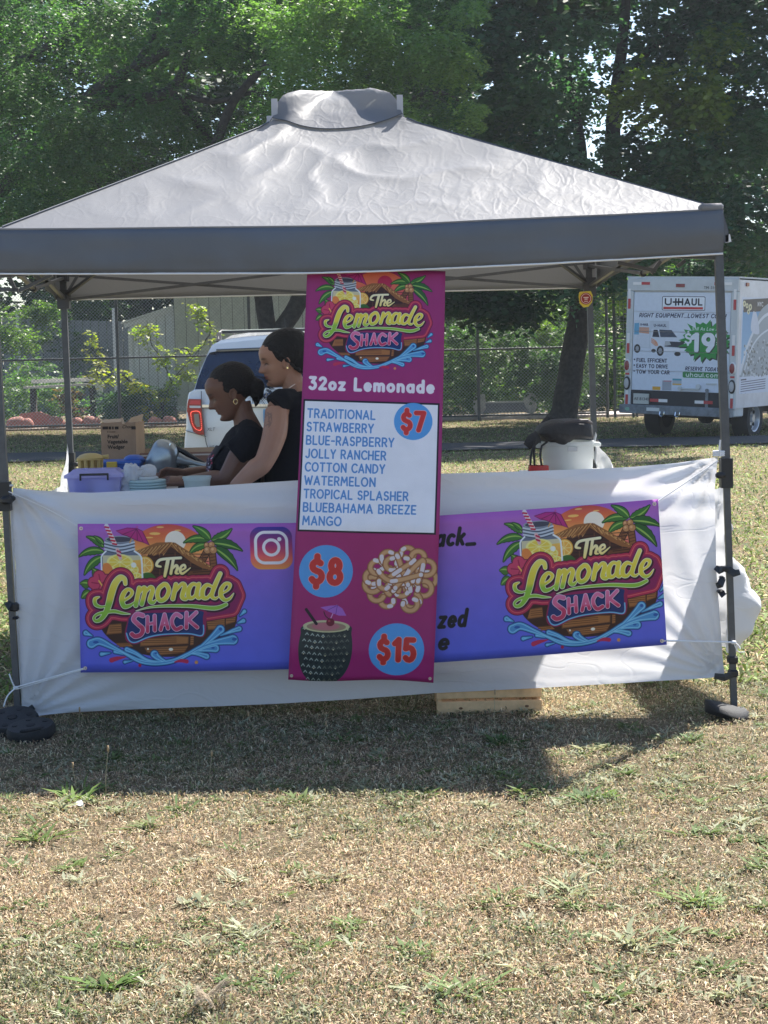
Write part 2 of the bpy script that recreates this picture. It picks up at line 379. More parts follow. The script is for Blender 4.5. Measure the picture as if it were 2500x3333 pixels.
# ---- rounded stroke lettering
def arc(cx, cy, rx, ry, a0, a1, n=9):
    return [(cx + rx * math.cos(R(a0 + (a1 - a0) * i / n)), cy + ry * math.sin(R(a0 + (a1 - a0) * i / n))) for i in range(n + 1)]
GL = {
 'A': (.72, [[(0, 0), (.36, 1), (.72, 0)], [(.14, .3), (.58, .3)]]),
 'B': (.6, [[(.0, 0), (0, 1), (.3, 1)] + arc(.3, .76, .24, .24, 90, -90) + [(0, .52)], [(.3, .52)] + arc(.32, .26, .28, .26, 90, -90) + [(0, 0)]]),
 'C': (.68, [arc(.42, .5, .42, .5, 45, 315, 14)]),
 'D': (.66, [[(0, 0), (0, 1), (.2, 1)] + arc(.2, .5, .46, .5, 90, -90) + [(0, 0)]]),
 'E': (.5, [[(.5, 1), (0, 1), (0, 0), (.5, 0)], [(0, .5), (.42, .5)]]),
 'F': (.5, [[(.5, 1), (0, 1), (0, 0)], [(0, .5), (.42, .5)]]),
 'G': (.76, [arc(.42, .5, .42, .5, 45, 300, 14) + [(.78, .12), (.78, .45), (.48, .45)]]),
 'H': (.62, [[(0, 0), (0, 1)], [(.62, 0), (.62, 1)], [(0, .5), (.62, .5)]]),
 'I': (.0, [[(0, 0), (0, 1)]]),
 'J': (.46, [[(.46, 1), (.46, .28)] + arc(.22, .26, .24, .26, 0, -150)]),
 'K': (.56, [[(0, 0), (0, 1)], [(.54, 1), (.02, .46)], [(.2, .6), (.56, 0)]]),
 'L': (.5, [[(0, 1), (0, 0), (.5, 0)]]),
 'M': (.84, [[(0, 0), (.08, 1), (.42, .35), (.76, 1), (.84, 0)]]),
 'N': (.66, [[(0, 0), (0, 1), (.66, 0), (.66, 1)]]),
 'O': (.84, [arc(.42, .5, .42, .5, 0, 360, 20)]),
 'P': (.56, [[(0, 0), (0, 1), (.28, 1)] + arc(.28, .73, .28, .27, 90, -90) + [(0, .46)]]),
 'Q': (.84, [arc(.42, .5, .42, .5, 0, 360, 20), [(.55, .25), (.82, -.02)]]),
 'R': (.58, [[(0, 0), (0, 1), (.28, 1)] + arc(.28, .73, .28, .27, 90, -90) + [(0, .46)], [(.3, .46), (.58, 0)]]),
 'S': (.56, [arc(.28, .75, .25, .25, 30, 260, 8) + arc(.28, .26, .28, .26, 90, -150, 9)]),
 'T': (.64, [[(0, 1), (.64, 1)], [(.32, 1), (.32, 0)]]),
 'U': (.62, [[(0, 1), (0, .3)] + arc(.31, .31, .31, .31, 180, 360) + [(.62, 1)]]),
 'V': (.68, [[(0, 1), (.34, 0), (.68, 1)]]),
 'W': (1.0, [[(0, 1), (.24, 0), (.5, .8), (.76, 0), (1, 1)]]),
 'Y': (.62, [[(0, 1), (.31, .45), (.62, 1)], [(.31, .45), (.31, 0)]]),
 'Z': (.56, [[(0, 1), (.56, 1), (0, 0), (.56, 0)]]),
 '-': (.34, [[(0, .45), (.34, .45)]]), ' ': (.22, []), '.': (.0, [[(0, 0), (0, 0.01)]]), '!': (.0, [[(0, .35), (0, 1)], [(0, 0), (0, .01)]]),
 '3': (.54, [[(.04, 1), (.5, 1), (.24, .6)] + arc(.26, .3, .28, .3, 80, -140)]),
 '2': (.52, [arc(.26, .74, .25, .26, 160, -30) + [(0, 0), (.54, 0)]]),
 '7': (.56, [[(0, 1), (.56, 1), (.2, 0)]]),
 '8': (.56, [arc(.28, .76, .22, .24, -90, 270, 16), arc(.28, .26, .28, .26, 90, 450, 16)]),
 '1': (.24, [[(0, .8), (.24, 1), (.24, 0)]]), '9': (.54, [arc(.27, .7, .27, .3, 0, 360, 14), [(.54, .7), (.5, .35), (.28, 0)]]),
 '5': (.54, [[(.5, 1), (.08, 1), (.04, .56)] + arc(.26, .31, .28, .31, 110, -140)]),
 '0': (.56, [arc(.28, .5, .28, .5, 0, 360, 18)]), '4': (.6, [[(.42, 0), (.42, 1), (0, .3), (.6, .3)]]), '6': (.54, [arc(.27, .3, .27, .3, 0, 360, 14), [(0, .3), (.1, .75), (.36, 1)]]),
 '$': (.56, [arc(.28, .72, .24, .2, 40, 260, 8) + arc(.28, .26, .28, .24, 90, -150, 9), [(.28, .92), (.28, 1.15)], [(.28, .02), (.28, -.18)]]),
 'o': (.52, [arc(.26, .3, .26, .3, 0, 360, 14)]), 'z': (.42, [[(0, .6), (.42, .6), (0, 0), (.42, 0)]]),
 'e': (.5, [[(.02, .3), (.5, .32)] + arc(.26, .3, .25, .3, 5, 315, 12)]),
 'm': (.8, [[(0, 0), (0, .6)], arc(.2, .4, .2, .2, 180, 0) + [(.4, 0)], arc(.6, .4, .2, .2, 180, 0) + [(.8, 0)]]),
 'n': (.46, [[(0, 0), (0, .6)], arc(.23, .37, .23, .23, 180, 0) + [(.46, 0)]]),
 'a': (.5, [arc(.25, .3, .25, .3, 0, 360, 14), [(.5, .6), (.5, 0)]]),
 'd': (.5, [arc(.25, .3, .25, .3, 0, 360, 14), [(.5, 1), (.5, 0)]]),
 'u': (.46, [[(0, .6), (0, .22)] + arc(.23, .23, .23, .23, 180, 360) + [(.46, .6)], [(.46, .3), (.46, 0)]]),
 'h': (.46, [[(0, 0), (0, 1)], arc(.23, .37, .23, .23, 180, 0) + [(.46, 0)]]), 'l': (0, [[(0, 0), (0, 1)]]),
 'c': (.44, [arc(.26, .3, .26, .3, 50, 310, 12)]), 't': (.34, [[(.15, .9), (.15, 0)], [(0, .6), (.34, .6)]]),
 'r': (.3, [[(0, 0), (0, .6)], arc(.25, .35, .25, .25, 170, 70, 5)]), 'i': (0, [[(0, 0), (0, .6)], [(0, .88), (0, .9)]]),
 's': (.38, [arc(.19, .45, .17, .15, 30, 260, 7) + arc(.19, .15, .19, .15, 90, -150, 8)]), 'w': (.7, [[(0, .6), (.17, 0), (.35, .5), (.53, 0), (.7, .6)]]),
 'g': (.5, [arc(.25, .3, .25, .3, 0, 360, 14), [(.5, .6), (.5, -.1)] + arc(.25, -.08, .25, .2, 0, -140, 6)]), 'b': (.5, [arc(.25, .3, .25, .3, 0, 360, 14), [(0, 1), (0, 0)]]),
 '/': (.36, [[(0, -.1), (.36, 1.05)]]), '@': (.7, [arc(.35, .35, .35, .4, -60, 280, 16), arc(.35, .35, .14, .16, 0, 360, 10)]), '_': (.6, [[(0, -.05), (.6, -.05)]]), '|': (0, [[(0, -.2), (0, 1)]]),
 'k': (.44, [[(0, 0), (0, 1)], [(.42, .6), (.02, .22)], [(.18, .34), (.44, 0)]]),
}
def text_strokes(txt, x, y, h, r, width=None, slant=0, rot=0, gap=None):
    """baseline-left at x,y (y down); r = stroke radius as fraction of h. squeezed to width if given"""
    gap = (2 * r + .13) if gap is None else gap
    tot = -gap
    for ch in txt: tot += GL[ch][0] + gap
    sx = (width / (h * tot)) if width else 1.0
    out = []; cx = 0
    ca, sa = math.cos(R(rot)), math.sin(R(rot))
    for ch in txt:
        wd, st = GL[ch]
        for s_ in st:
            q = []
            for (a, b) in s_:
                X = (cx + a) * h * sx + b * h * slant; Y = -b * h
                q.append((x + X * ca - Y * sa, y + X * sa + Y * ca))
            out.append((q, r * h))
        cx += wd + gap
    return out
def put_text(A, txt, x, y, h, r, col, **k):
    A.ink(A.sdf(text_strokes(txt, x, y, h, r, **k), 0), col)
# ---- the drink-stand emblem, drawn in its own 0..1560 x 60..1400 units
def leafpoly(A, a, b, bend, wd, col, rib=None, out=(25, 50, 30)):
    a = np.array(a, float); b = np.array(b, float); d = b - a; n = np.array([-d[1], d[0]]); m = (a + b) / 2 + n * bend
    t = np.linspace(0, 1, 12)[:, None]; c = a * (1 - t) ** 2 + 2 * m * t * (1 - t) + b * t * t
    nn = np.gradient(c, axis=0); nn = np.stack([-nn[:, 1], nn[:, 0]], 1); nn /= np.linalg.norm(nn, axis=1)[:, None] + 1e-9
    ww = (np.sin(np.pi * t[:, 0] ** 0.75) * wd)[:, None]
    rag = np.array([1, .86] * 6)[:, None]
    P = np.concatenate([c + nn * (ww + 7), (c - nn * (ww + 7) * rag)[::-1]]); A.poly(P, out)
    P = np.concatenate([c + nn * ww, (c - nn * ww * rag)[::-1]]); A.poly(P, col)
    A.poly(np.concatenate([c + nn * ww * .5, (c + nn * ww * .1)[::-1]]), rib or (150, 190, 90))
def emblem(A, M, sun=True):
    A.M = np.array(M, float)
    rs = np.random.default_rng(3)
    # sunset disc
    if sun:
        t = np.linspace(0, 2 * np.pi, 60); P = np.stack([840 + 430 * np.cos(t), 470 + 400 * np.sin(t)], 1)
        A.poly(P, gr((0, (214, 84, 70)), (.12, (226, 110, 70)), (.3, (243, 172, 92)), (.42, (240, 140, 110)), (.5, (215, 70, 110)), (1, (215, 70, 110))))
        A.circle((905, 225), 95, (250, 240, 225))
        for c in ((720, 155, 50, 12), (770, 97, 34, 7), (930, 125, 30, 6), (670, 190, 34, 6), (1050, 200, 30, 6)): A.circle(c[:2], c[2], (250, 200, 110), ry=c[3])
    else:
        t = np.linspace(0, 2 * np.pi, 60); P = np.stack([840 + 430 * np.cos(t), 470 + 400 * np.sin(t)], 1)
        A.poly(P, gr((0, (225, 110, 90)), (.2, (228, 120, 85)), (.5, (200, 60, 100)), (1, (200, 60, 100))))
        A.circle((905, 225), 95, (190, 40, 90))
    G1 = (62, 120, 52); G2 = (44, 98, 48)
    # left palm
    for a, b, be, wd in (((250, 280), (90, 180), .18, 30), ((255, 320), (15, 365), .25, 34), ((250, 360), (65, 530), .2, 36), ((250, 250), (160, 175), .1, 20)): leafpoly(A, a, b, be, wd, G1)
    # right palm trunks, fronds, nuts
    for a, b in (((1200, 300), (1120, 440)), ((1235, 310), (1248, 480))):
        A.stroke([a, b], 34, (60, 34, 24)); A.stroke([a, b], 26, (140, 88, 56))
        for i in range(6):
            q = (a[0] + (b[0] - a[0]) * i / 6, a[1] + (b[1] - a[1]) * i / 6); A.stroke([(q[0] - 22, q[1] + 8), (q[0] + 22, q[1])], 3, (80, 46, 30))
    for a, b, be, wd in (((1215, 220), (975, 240), .22, 34), ((1200, 260), (1025, 345), .25, 32), ((1225, 215), (1065, 85), .12, 36), ((1230, 215), (1425, 110), .14, 36),
                         ((1240, 240), (1515, 320), -.2, 40), ((1250, 280), (1462, 498), -.22, 42)): leafpoly(A, a, b, be, wd, G1 if be > 0 else G2)
    for c in ((1190, 262, 24), (1232, 258, 27), (1193, 306, 30), (1247, 306, 31)):
        A.circle(c[:2], c[2] + 4, (90, 50, 35)); A.circle(c[:2], c[2], (196, 140, 92)); A.circle((c[0] - 7, c[1] - 8), c[2] * .4, (225, 180, 130))
    # hut: walls, thatch
    A.poly([(690, 300), (880, 240), (1180, 420), (1230, 600), (620, 640), (610, 400)], (70, 38, 34))
    for i in range(9):
        y = 330 + i * 32; A.stroke([(700, y), (1200, y + 14)], 3, (44, 24, 24))
    for x in (760, 900, 1040, 1150): A.stroke([(x, 330), (x - 6, 600)], 5, (100, 60, 44))
    A.poly([(1010, 500), (1240, 480), (1225, 590), (1010, 590)], (112, 66, 42))
    for y in (505, 530, 555): A.stroke([(1060, y), (1230, y - 8)], 4, (60, 32, 24))
    A.poly([(545, 312), (735, 236), (860, 232), (900, 240), (790, 340), (765, 330), (700, 360), (690, 335), (610, 345)], (150, 96, 56))
    A.poly([(860, 232), (905, 238), (1260, 476), (1245, 490), (1145, 470), (1050, 420), (900, 300), (850, 262)], (150, 96, 56))
    for i in range(26):
        f = i / 25; a = np.array([590 + 300 * f, 300 - 62 * f]); d = np.array([-40 - 50 * f + rs.normal() * 8, 40 + 62 * f + rs.normal() * 8])
        A.stroke([a, a + d], [4, 3], [(206, 156, 96), (110, 66, 40), (180, 124, 72)][i % 3])
    for i in range(30):
        f = i / 29; a = np.array([870 + 360 * f, 238 + 230 * f]); d = np.array([50 + rs.normal() * 8, 70 - 40 * f + rs.normal() * 8]) * (.6 + .4 * (1 - f))
        A.stroke([a, a + d], [5, 3], [(214, 164, 100), (120, 72, 44), (186, 130, 76)][i % 3])
    # orange slice
    A.circle((620, 440), 88, (90, 60, 30)); A.circle((620, 440), 82, (240, 176, 70)); A.circle((620, 440), 70, (250, 226, 150)); A.circle((620, 440), 62, (240, 180, 80))
    for a in range(0, 360, 45): A.stroke([(620, 440), (620 + 62 * math.cos(R(a)), 440 + 62 * math.sin(R(a)))], 3, (250, 226, 150))
    A.blob([(600, 520), (680, 512), (730, 590), (620, 610)], (58, 104, 44)); A.stroke([(615, 560), (715, 580)], 4, (120, 170, 80))
    # jar
    jar = [(262, 310), (228, 350), (222, 400), (224, 640), (604, 640), (600, 400), (585, 350), (535, 310)]
    A.poly(jar, (110, 120, 140)); A.poly([(240, 350), (240, 640), (590, 640), (588, 350)], (214, 205, 170))
    A.poly([(240, 420), (240, 640), (590, 640), (590, 390), (430, 400)], gr((0, (242, 196, 96)), (.5, (238, 158, 70)), (1, (230, 130, 60))))
    for cx, cy, rx, ry in ((395, 410, 120, 72), (500, 480, 66, 48), (330, 520, 66, 60), (545, 560, 60, 56), (470, 590, 60, 40)):
        A.circle((cx, cy), rx, (246, 236, 150), ry=ry); A.circle((cx, cy), rx * .82, (240, 214, 84), ry=ry * .8)
        for a in range(0, 360, 45): A.stroke([(cx, cy), (cx + rx * .8 * math.cos(R(a)), cy + ry * .8 * math.sin(R(a)))], 3, (250, 240, 170))
    A.circle((520, 437), 24, (245, 245, 235)); A.blob([(240, 440), (290, 420), (330, 480), (300, 540), (240, 520)], (232, 138, 70))
    A.poly([(265, 205), (527, 205), (535, 320), (258, 320)], (120, 130, 150)); A.circle((396, 205), 131, (150, 160, 175), ry=32); A.circle((396, 207), 116, (70, 72, 90), ry=24)
    for y in (232, 262, 292): A.stroke(cr([(262, y), (396, y + 26), (530, y)], 6), 8, (200, 210, 222)); A.stroke(cr([(262, y + 14), (396, y + 40), (530, y + 14)], 6), 4, (70, 80, 100))
    A.stroke(cr([(270, 312), (232, 352), (226, 400), (228, 560)], 5), 7, (235, 240, 245)); A.stroke(cr([(530, 312), (580, 350), (594, 400), (598, 600)], 5), 8, (235, 240, 245))
    # straw
    A.stroke([(280, 85), (348, 235)], 20, (240, 225, 225)); A.stroke([(375, 300), (400, 375)], 17, (230, 190, 190))
    for i in range(6):
        x = 283 + i * 13.5; y = 92 + i * 30; A.stroke([(x - 16, y + 3), (x + 16, y + 9)], 8, (196, 40, 70))
    for y in (310, 345): A.stroke([(375, y), (402, y + 12)], 8, (190, 40, 80))
    # umbrella
    A.stroke([(560, 100), (490, 235)], 6, (214, 160, 90))
    A.poly([(362, 128), (470, 100), (560, 105), (610, 130), (672, 262), (610, 235), (560, 222), (520, 205), (470, 180), (420, 165)], (120, 24, 84))
    A.poly([(372, 132), (470, 106), (556, 110), (604, 134), (658, 252), (608, 228), (560, 214), (520, 197), (470, 172), (424, 158)], (186, 46, 130))
    for q in ((430, 160), (500, 188), (560, 212), (612, 230)): A.stroke([(556, 112), q], 3, (110, 20, 80))
    A.circle((560, 95), 11, (200, 90, 160))
    # hull planks
    t = np.linspace(0, np.pi, 40); P = [(180, 900), (1445, 860)] + [(815 + 632 * math.cos(x) * (1.0), 900 + 365 * math.sin(x)) for x in t]
    A.poly(P, (62, 34, 28))
    for p in ([(285, 970), (395, 960), (398, 1050), (255, 1062)], [(1165, 920), (1335, 905), (1330, 1020), (1180, 1030)], [(1345, 900), (1440, 870), (1425, 960), (1340, 985)], [(340, 1140), (470, 1140), (500, 1170), (380, 1172)],
              [(560, 1105), (900, 1075), (1005, 1085), (1000, 1150), (560, 1170)], [(1020, 1080), (1050, 1080), (1045, 1160), (1015, 1165)], [(600, 1180), (1000, 1165), (960, 1230), (720, 1250), (620, 1220)]):
        A.poly(p, (128, 78, 44)); p = np.array(p, float); c = p.mean(0); A.poly(c + (p - c) * np.array([.96, .8]), (168, 108, 60))
        for k_ in (-.45, 0, .45): A.stroke([c + (p[0] - c) * np.array([.9, 1]) * [1, 0] + [0, k_ * 40], c + (p[1] - c) * [.9, 0] + [0, k_ * 40 - 3]], 3, (104, 60, 34))
    # flower and leaves
    for a, b in (((200, 560), (140, 465)), ((120, 620), (25, 600)), ((130, 680), (35, 735))): leafpoly(A, a, b, .1, 40, (72, 120, 50))
    for i in range(5):
        a = R(-100 + 72 * i); c = (215 + 62 * math.cos(a), 605 + 66 * math.sin(a)); A.circle(c, 60, (110, 20, 60)); 
    for i in range(5):
        a = R(-100 + 72 * i); c = (215 + 62 * math.cos(a), 605 + 66 * math.sin(a)); A.circle(c, 53, (206, 66, 104)); A.stroke([(215, 605), (c[0] + 20 * math.cos(a), c[1] + 20 * math.sin(a))], 5, (160, 30, 76))
    A.stroke([(230, 625), (200, 578)], 7, (244, 190, 90))
    # the big word with its layered backing
    Wd = [(cr([(440, 605), (432, 562), (392, 552), (345, 605), (312, 690), (290, 770), (262, 850), (212, 920), (166, 938), (146, 912), (175, 880), (240, 862), (330, 852), (405, 868), (480, 878)], 5), [20, 24, 30, 34, 35, 33, 28, 22, 17, 14, 15, 17, 18, 15, 5]),
          (cr([(200, 722), (160, 742), (165, 790), (215, 812), (280, 800)], 5), [8, 20, 20, 14, 8]),
          (cr([(415, 760), (478, 722), (500, 680), (465, 655), (425, 690), (405, 750), (425, 808), (480, 800), (525, 765)], 5), [16, 16, 19, 18, 25, 27, 24, 17, 8]),
          ([(566, 645), (530, 800)], 24), (cr([(545, 715), (600, 645), (618, 665), (585, 788)], 5), [14, 20, 24, 24]), (cr([(598, 712), (662, 640), (688, 662), (660, 755), (688, 775), (722, 745)], 5), [14, 20, 24, 24, 20, 8]),
          (cr([(790, 612), (745, 650), (730, 715), (755, 758), (805, 735), (835, 670), (815, 618), (790, 612)], 5), 23),
          ([(900, 615), (868, 742)], 24), (cr([(885, 690), (950, 612), (980, 632), (955, 722), (985, 745), (1010, 725)], 5), [14, 20, 25, 25, 20, 10]),
          (cr([(1095, 622), (1052, 612), (1015, 660), (1012, 725), (1050, 735), (1085, 690), (1108, 615)], 5), [18, 20, 25, 25, 18, 16, 22]), (cr([(1108, 615), (1086, 705), (1105, 738), (1140, 715)], 5), [24, 24, 20, 10]),
          (cr([(1222, 635), (1180, 622), (1142, 665), (1140, 728), (1180, 738), (1220, 690)], 5), [16, 20, 25, 25, 18, 14]), (cr([(1304, 520), (1256, 620), (1222, 715), (1250, 745), (1282, 728)], 5), [22, 24, 23, 16, 9]),
          (cr([(1315, 700), (1372, 665), (1388, 622), (1350, 612), (1312, 660), (1305, 720), (1340, 760), (1385, 745), (1420, 700)], 5), [12, 15, 20, 18, 24, 25, 20, 15, 6]),
          (cr([(530, 850), (700, 812), (1000, 808), (1240, 832), (1350, 800)], 6), [4, 12, 18, 22, 18])]
    S = A.sdf(Wd + [([(1410, 640), (1440, 720), (1390, 830), (1180, 860)], 24), ([(560, 640), (1180, 600)], 10), ([(480, 860), (1200, 850)], 12)], 75)
    A.ink(S, (92, 18, 52), 66); A.ink(S, (196, 48, 84), 58); A.ink(S, (226, 110, 110), 42); A.ink(S, (176, 36, 78), 36); A.ink(S, (140, 28, 92), 24)
    S = A.sdf(Wd, 20)
    A.ink(S, (58, 18, 36), 8, off=(8, 10)); A.ink(S, (58, 18, 36), 6)
    A.ink(S, (250, 250, 225), 0); A.ink(S, gr((0, (246, 240, 140)), (.35, (236, 216, 74)), (.52, (228, 214, 70)), (.6, (150, 196, 66)), (1, (140, 196, 64))), -5)
    # smaller word on blue plate
    A.blob([(445, 960), (470, 890), (560, 862), (900, 858), (1150, 850), (1168, 920), (1140, 1085), (1000, 1068), (780, 1075), (640, 1100), (520, 1150), (440, 1120), (425, 1050)], (150, 30, 84), 5)
    A.blob([(455, 965), (480, 900), (560, 872), (900, 866), (1125, 856), (1135, 920), (1120, 1078), (1000, 1058), (780, 1062), (640, 1085), (520, 1135), (455, 1110), (440, 1050)], (30, 50, 110), 5)
    A.stroke(cr([(440, 1050), (465, 1115), (520, 1132), (640, 1086), (780, 1062), (1000, 1058), (1125, 1076), (1140, 985)], 5), 6, (120, 190, 226))
    Sh = [(cr([(592, 892), (540, 880), (508, 925), (545, 968), (588, 1010), (572, 1060), (520, 1078), (490, 1058)], 5), 20), ([(635, 905), (632, 1035)], 16), ([(700, 895), (698, 1025)], 16), ([(635, 968), (698, 960)], 13),
          ([(752, 1020), (790, 885), (818, 1008)], 16), ([(768, 978), (810, 974)], 10), (cr([(938, 905), (895, 882), (858, 925), (858, 975), (890, 1018), (938, 1000)], 5), 17),
          ([(990, 872), (984, 1005)], 17), ([(1078, 868), (1005, 935), (1082, 1002)], 16)]
    S = A.sdf(Sh, 12); A.ink(S, (20, 26, 70), 9, off=(5, 6)); A.ink(S, (240, 210, 230), 4); A.ink(S, gr((0, (226, 130, 176)), (.5, (216, 96, 136)), (.55, (200, 60, 100)), (1, (196, 60, 96))), -1)
    # top word
    Th = [(cr([(765, 452), (728, 440), (748, 400), (800, 384), (950, 374)], 5), [9, 12, 13, 12, 12]), (cr([(835, 385), (818, 460), (800, 538)], 5), [16, 17, 12]), ([(882, 388), (856, 515)], 13),
          (cr([(866, 478), (905, 442), (918, 462), (902, 508), (926, 516)], 5), [8, 12, 13, 12, 6]), (cr([(950, 486), (988, 466), (982, 440), (956, 448), (940, 486), (962, 516), (1035, 465)], 5), [8, 9, 11, 11, 13, 11, 4])]
    S = A.sdf(Th, 10); A.ink(S, (40, 18, 24), 9, off=(4, 5)); A.ink(S, (40, 18, 24), 6); A.ink(S, gr((0, (250, 246, 220)), (1, (244, 220, 120))), 1)
    # water
    Wt = [(cr([(120, 1140), (190, 1120), (300, 1170), (420, 1230), (560, 1300), (700, 1320), (860, 1300), (1000, 1240), (1120, 1180), (1250, 1140), (1400, 1120)], 6), [42, 34, 22, 14, 20, 22, 20, 18, 22, 24, 44]),
          (cr([(440, 1195), (520, 1230), (620, 1290), (740, 1310)], 5), [22, 18, 14, 8]), (cr([(690, 1240), (720, 1270), (800, 1310), (900, 1290)], 5), [34, 26, 14, 8]),
          (cr([(1290, 1025), (1220, 1090), (1110, 1180), (960, 1250)], 5), [38, 26, 16, 8]), (cr([(1460, 1022), (1400, 1040), (1290, 1080)], 5), [24, 18, 4]), (cr([(1500, 950), (1450, 970)], 3), [20, 6]), (cr([(1512, 865), (1470, 905)], 3), [18, 4]),
          (cr([(70, 1045), (130, 1072)], 3), [24, 3]), (cr([(1240, 1195), (1160, 1200), (1080, 1215)], 4), [36, 24, 8]), (cr([(1160, 1265), (1080, 1240), (1000, 1235)], 4), [26, 18, 8]), (cr([(210, 1235), (290, 1225)], 3), [18, 4]),
          (cr([(420, 1308), (490, 1296)], 3), [14, 3]), (cr([(330, 1215), (400, 1235)], 3), [14, 8])]
    S = A.sdf(Wt, 10); A.ink(S, (28, 60, 120), 8); A.ink(S, (92, 170, 214), 0); A.ink(S, (150, 212, 238), -9)
    A.ink(S, (80, 150, 206), -15)
    for c in ((160, 1128, 26, 12), (1415, 1115, 22, 14), (1292, 1022, 14, 14), (1220, 1190, 16, 8), (702, 1230, 12, 8)): A.circle(c[:2], c[2], (40, 90, 170), ry=c[3])
    S = A.sdf([(cr([(300, 1290), (350, 1275), (430, 1262)], 4), [22, 18, 4]), (cr([(980, 1308), (930, 1300), (870, 1312)], 4), [18, 16, 4]), ([(556, 1338), (556, 1340)], 14)], 4); A.ink(S, (196, 44, 84))
    A.circle((1067, 1317), 16, (220, 150, 90)); A.circle((632, 1192), 9, (245, 240, 225)); A.circle((840, 1198), 20, (245, 240, 225), ry=14)
    A.M = None
# ---- long banner: photo pixels, x 253..2158, y from top edge 0..480
SCB = 1.15
def banner_long():
    A = Art(int(1905 * SCB), int(482 * SCB), SCB)
    A.poly([(-9, -9), (1950, -9), (1950, 500), (-9, 500)], gr((0, (186, 104, 190)), (.25, (150, 108, 208)), (.6, (116, 106, 214)), (1, (94, 106, 220))))
    k = .3617
    emblem(A, [[k, 0, -6], [0, k, -24]])
    emblem(A, [[k * 1.0, 0, 1362], [0, k, -24]])
    # camera-app badge
    t = [(6, 0)]
    x0, y0, x1, y1, rr = 566, 12, 704, 152, 34
    P = arc(x1 - rr, y0 + rr, rr, rr, -90, 0) + arc(x1 - rr, y1 - rr, rr, rr, 0, 90) + arc(x0 + rr, y1 - rr, rr, rr, 90, 180) + arc(x0 + rr, y0 + rr, rr, rr, 180, 270)
    A.poly(P, lambda fx, fy: np.stack([70 + 175 * np.clip(fy * 1.5 - fx * .1, 0, 1), 50 + 120 * np.clip(fy * 1.7 - .75, 0, 1), 150 - 70 * fy], -1))
    x0, y0, x1, y1, rr = 584, 30, 686, 131, 30
    P = arc(x1 - rr, y0 + rr, rr, rr, -90, 0) + arc(x1 - rr, y1 - rr, rr, rr, 0, 90) + arc(x0 + rr, y1 - rr, rr, rr, 90, 180) + arc(x0 + rr, y0 + rr, rr, rr, 180, 270); P.append(P[0])
    A.stroke(P, 5, (245, 240, 245)); A.stroke(arc(635, 80, 25, 25, 0, 360, 24), 5, (245, 240, 245)); A.circle((662, 53), 7, (245, 240, 245))
    dk = (14, 16, 26)
    ser = lambda s, x, y, h, wd: put_text(A, s, x, y, h, .115, dk, width=wd, slant=.22)
    ser('ack_', 1172, 98, 52, 124)
    ser('zed', 1168, 366, 52, 82); ser('e', 1164, 438, 50, 26)
    for s, y in (('$', 0),): pass
    return A
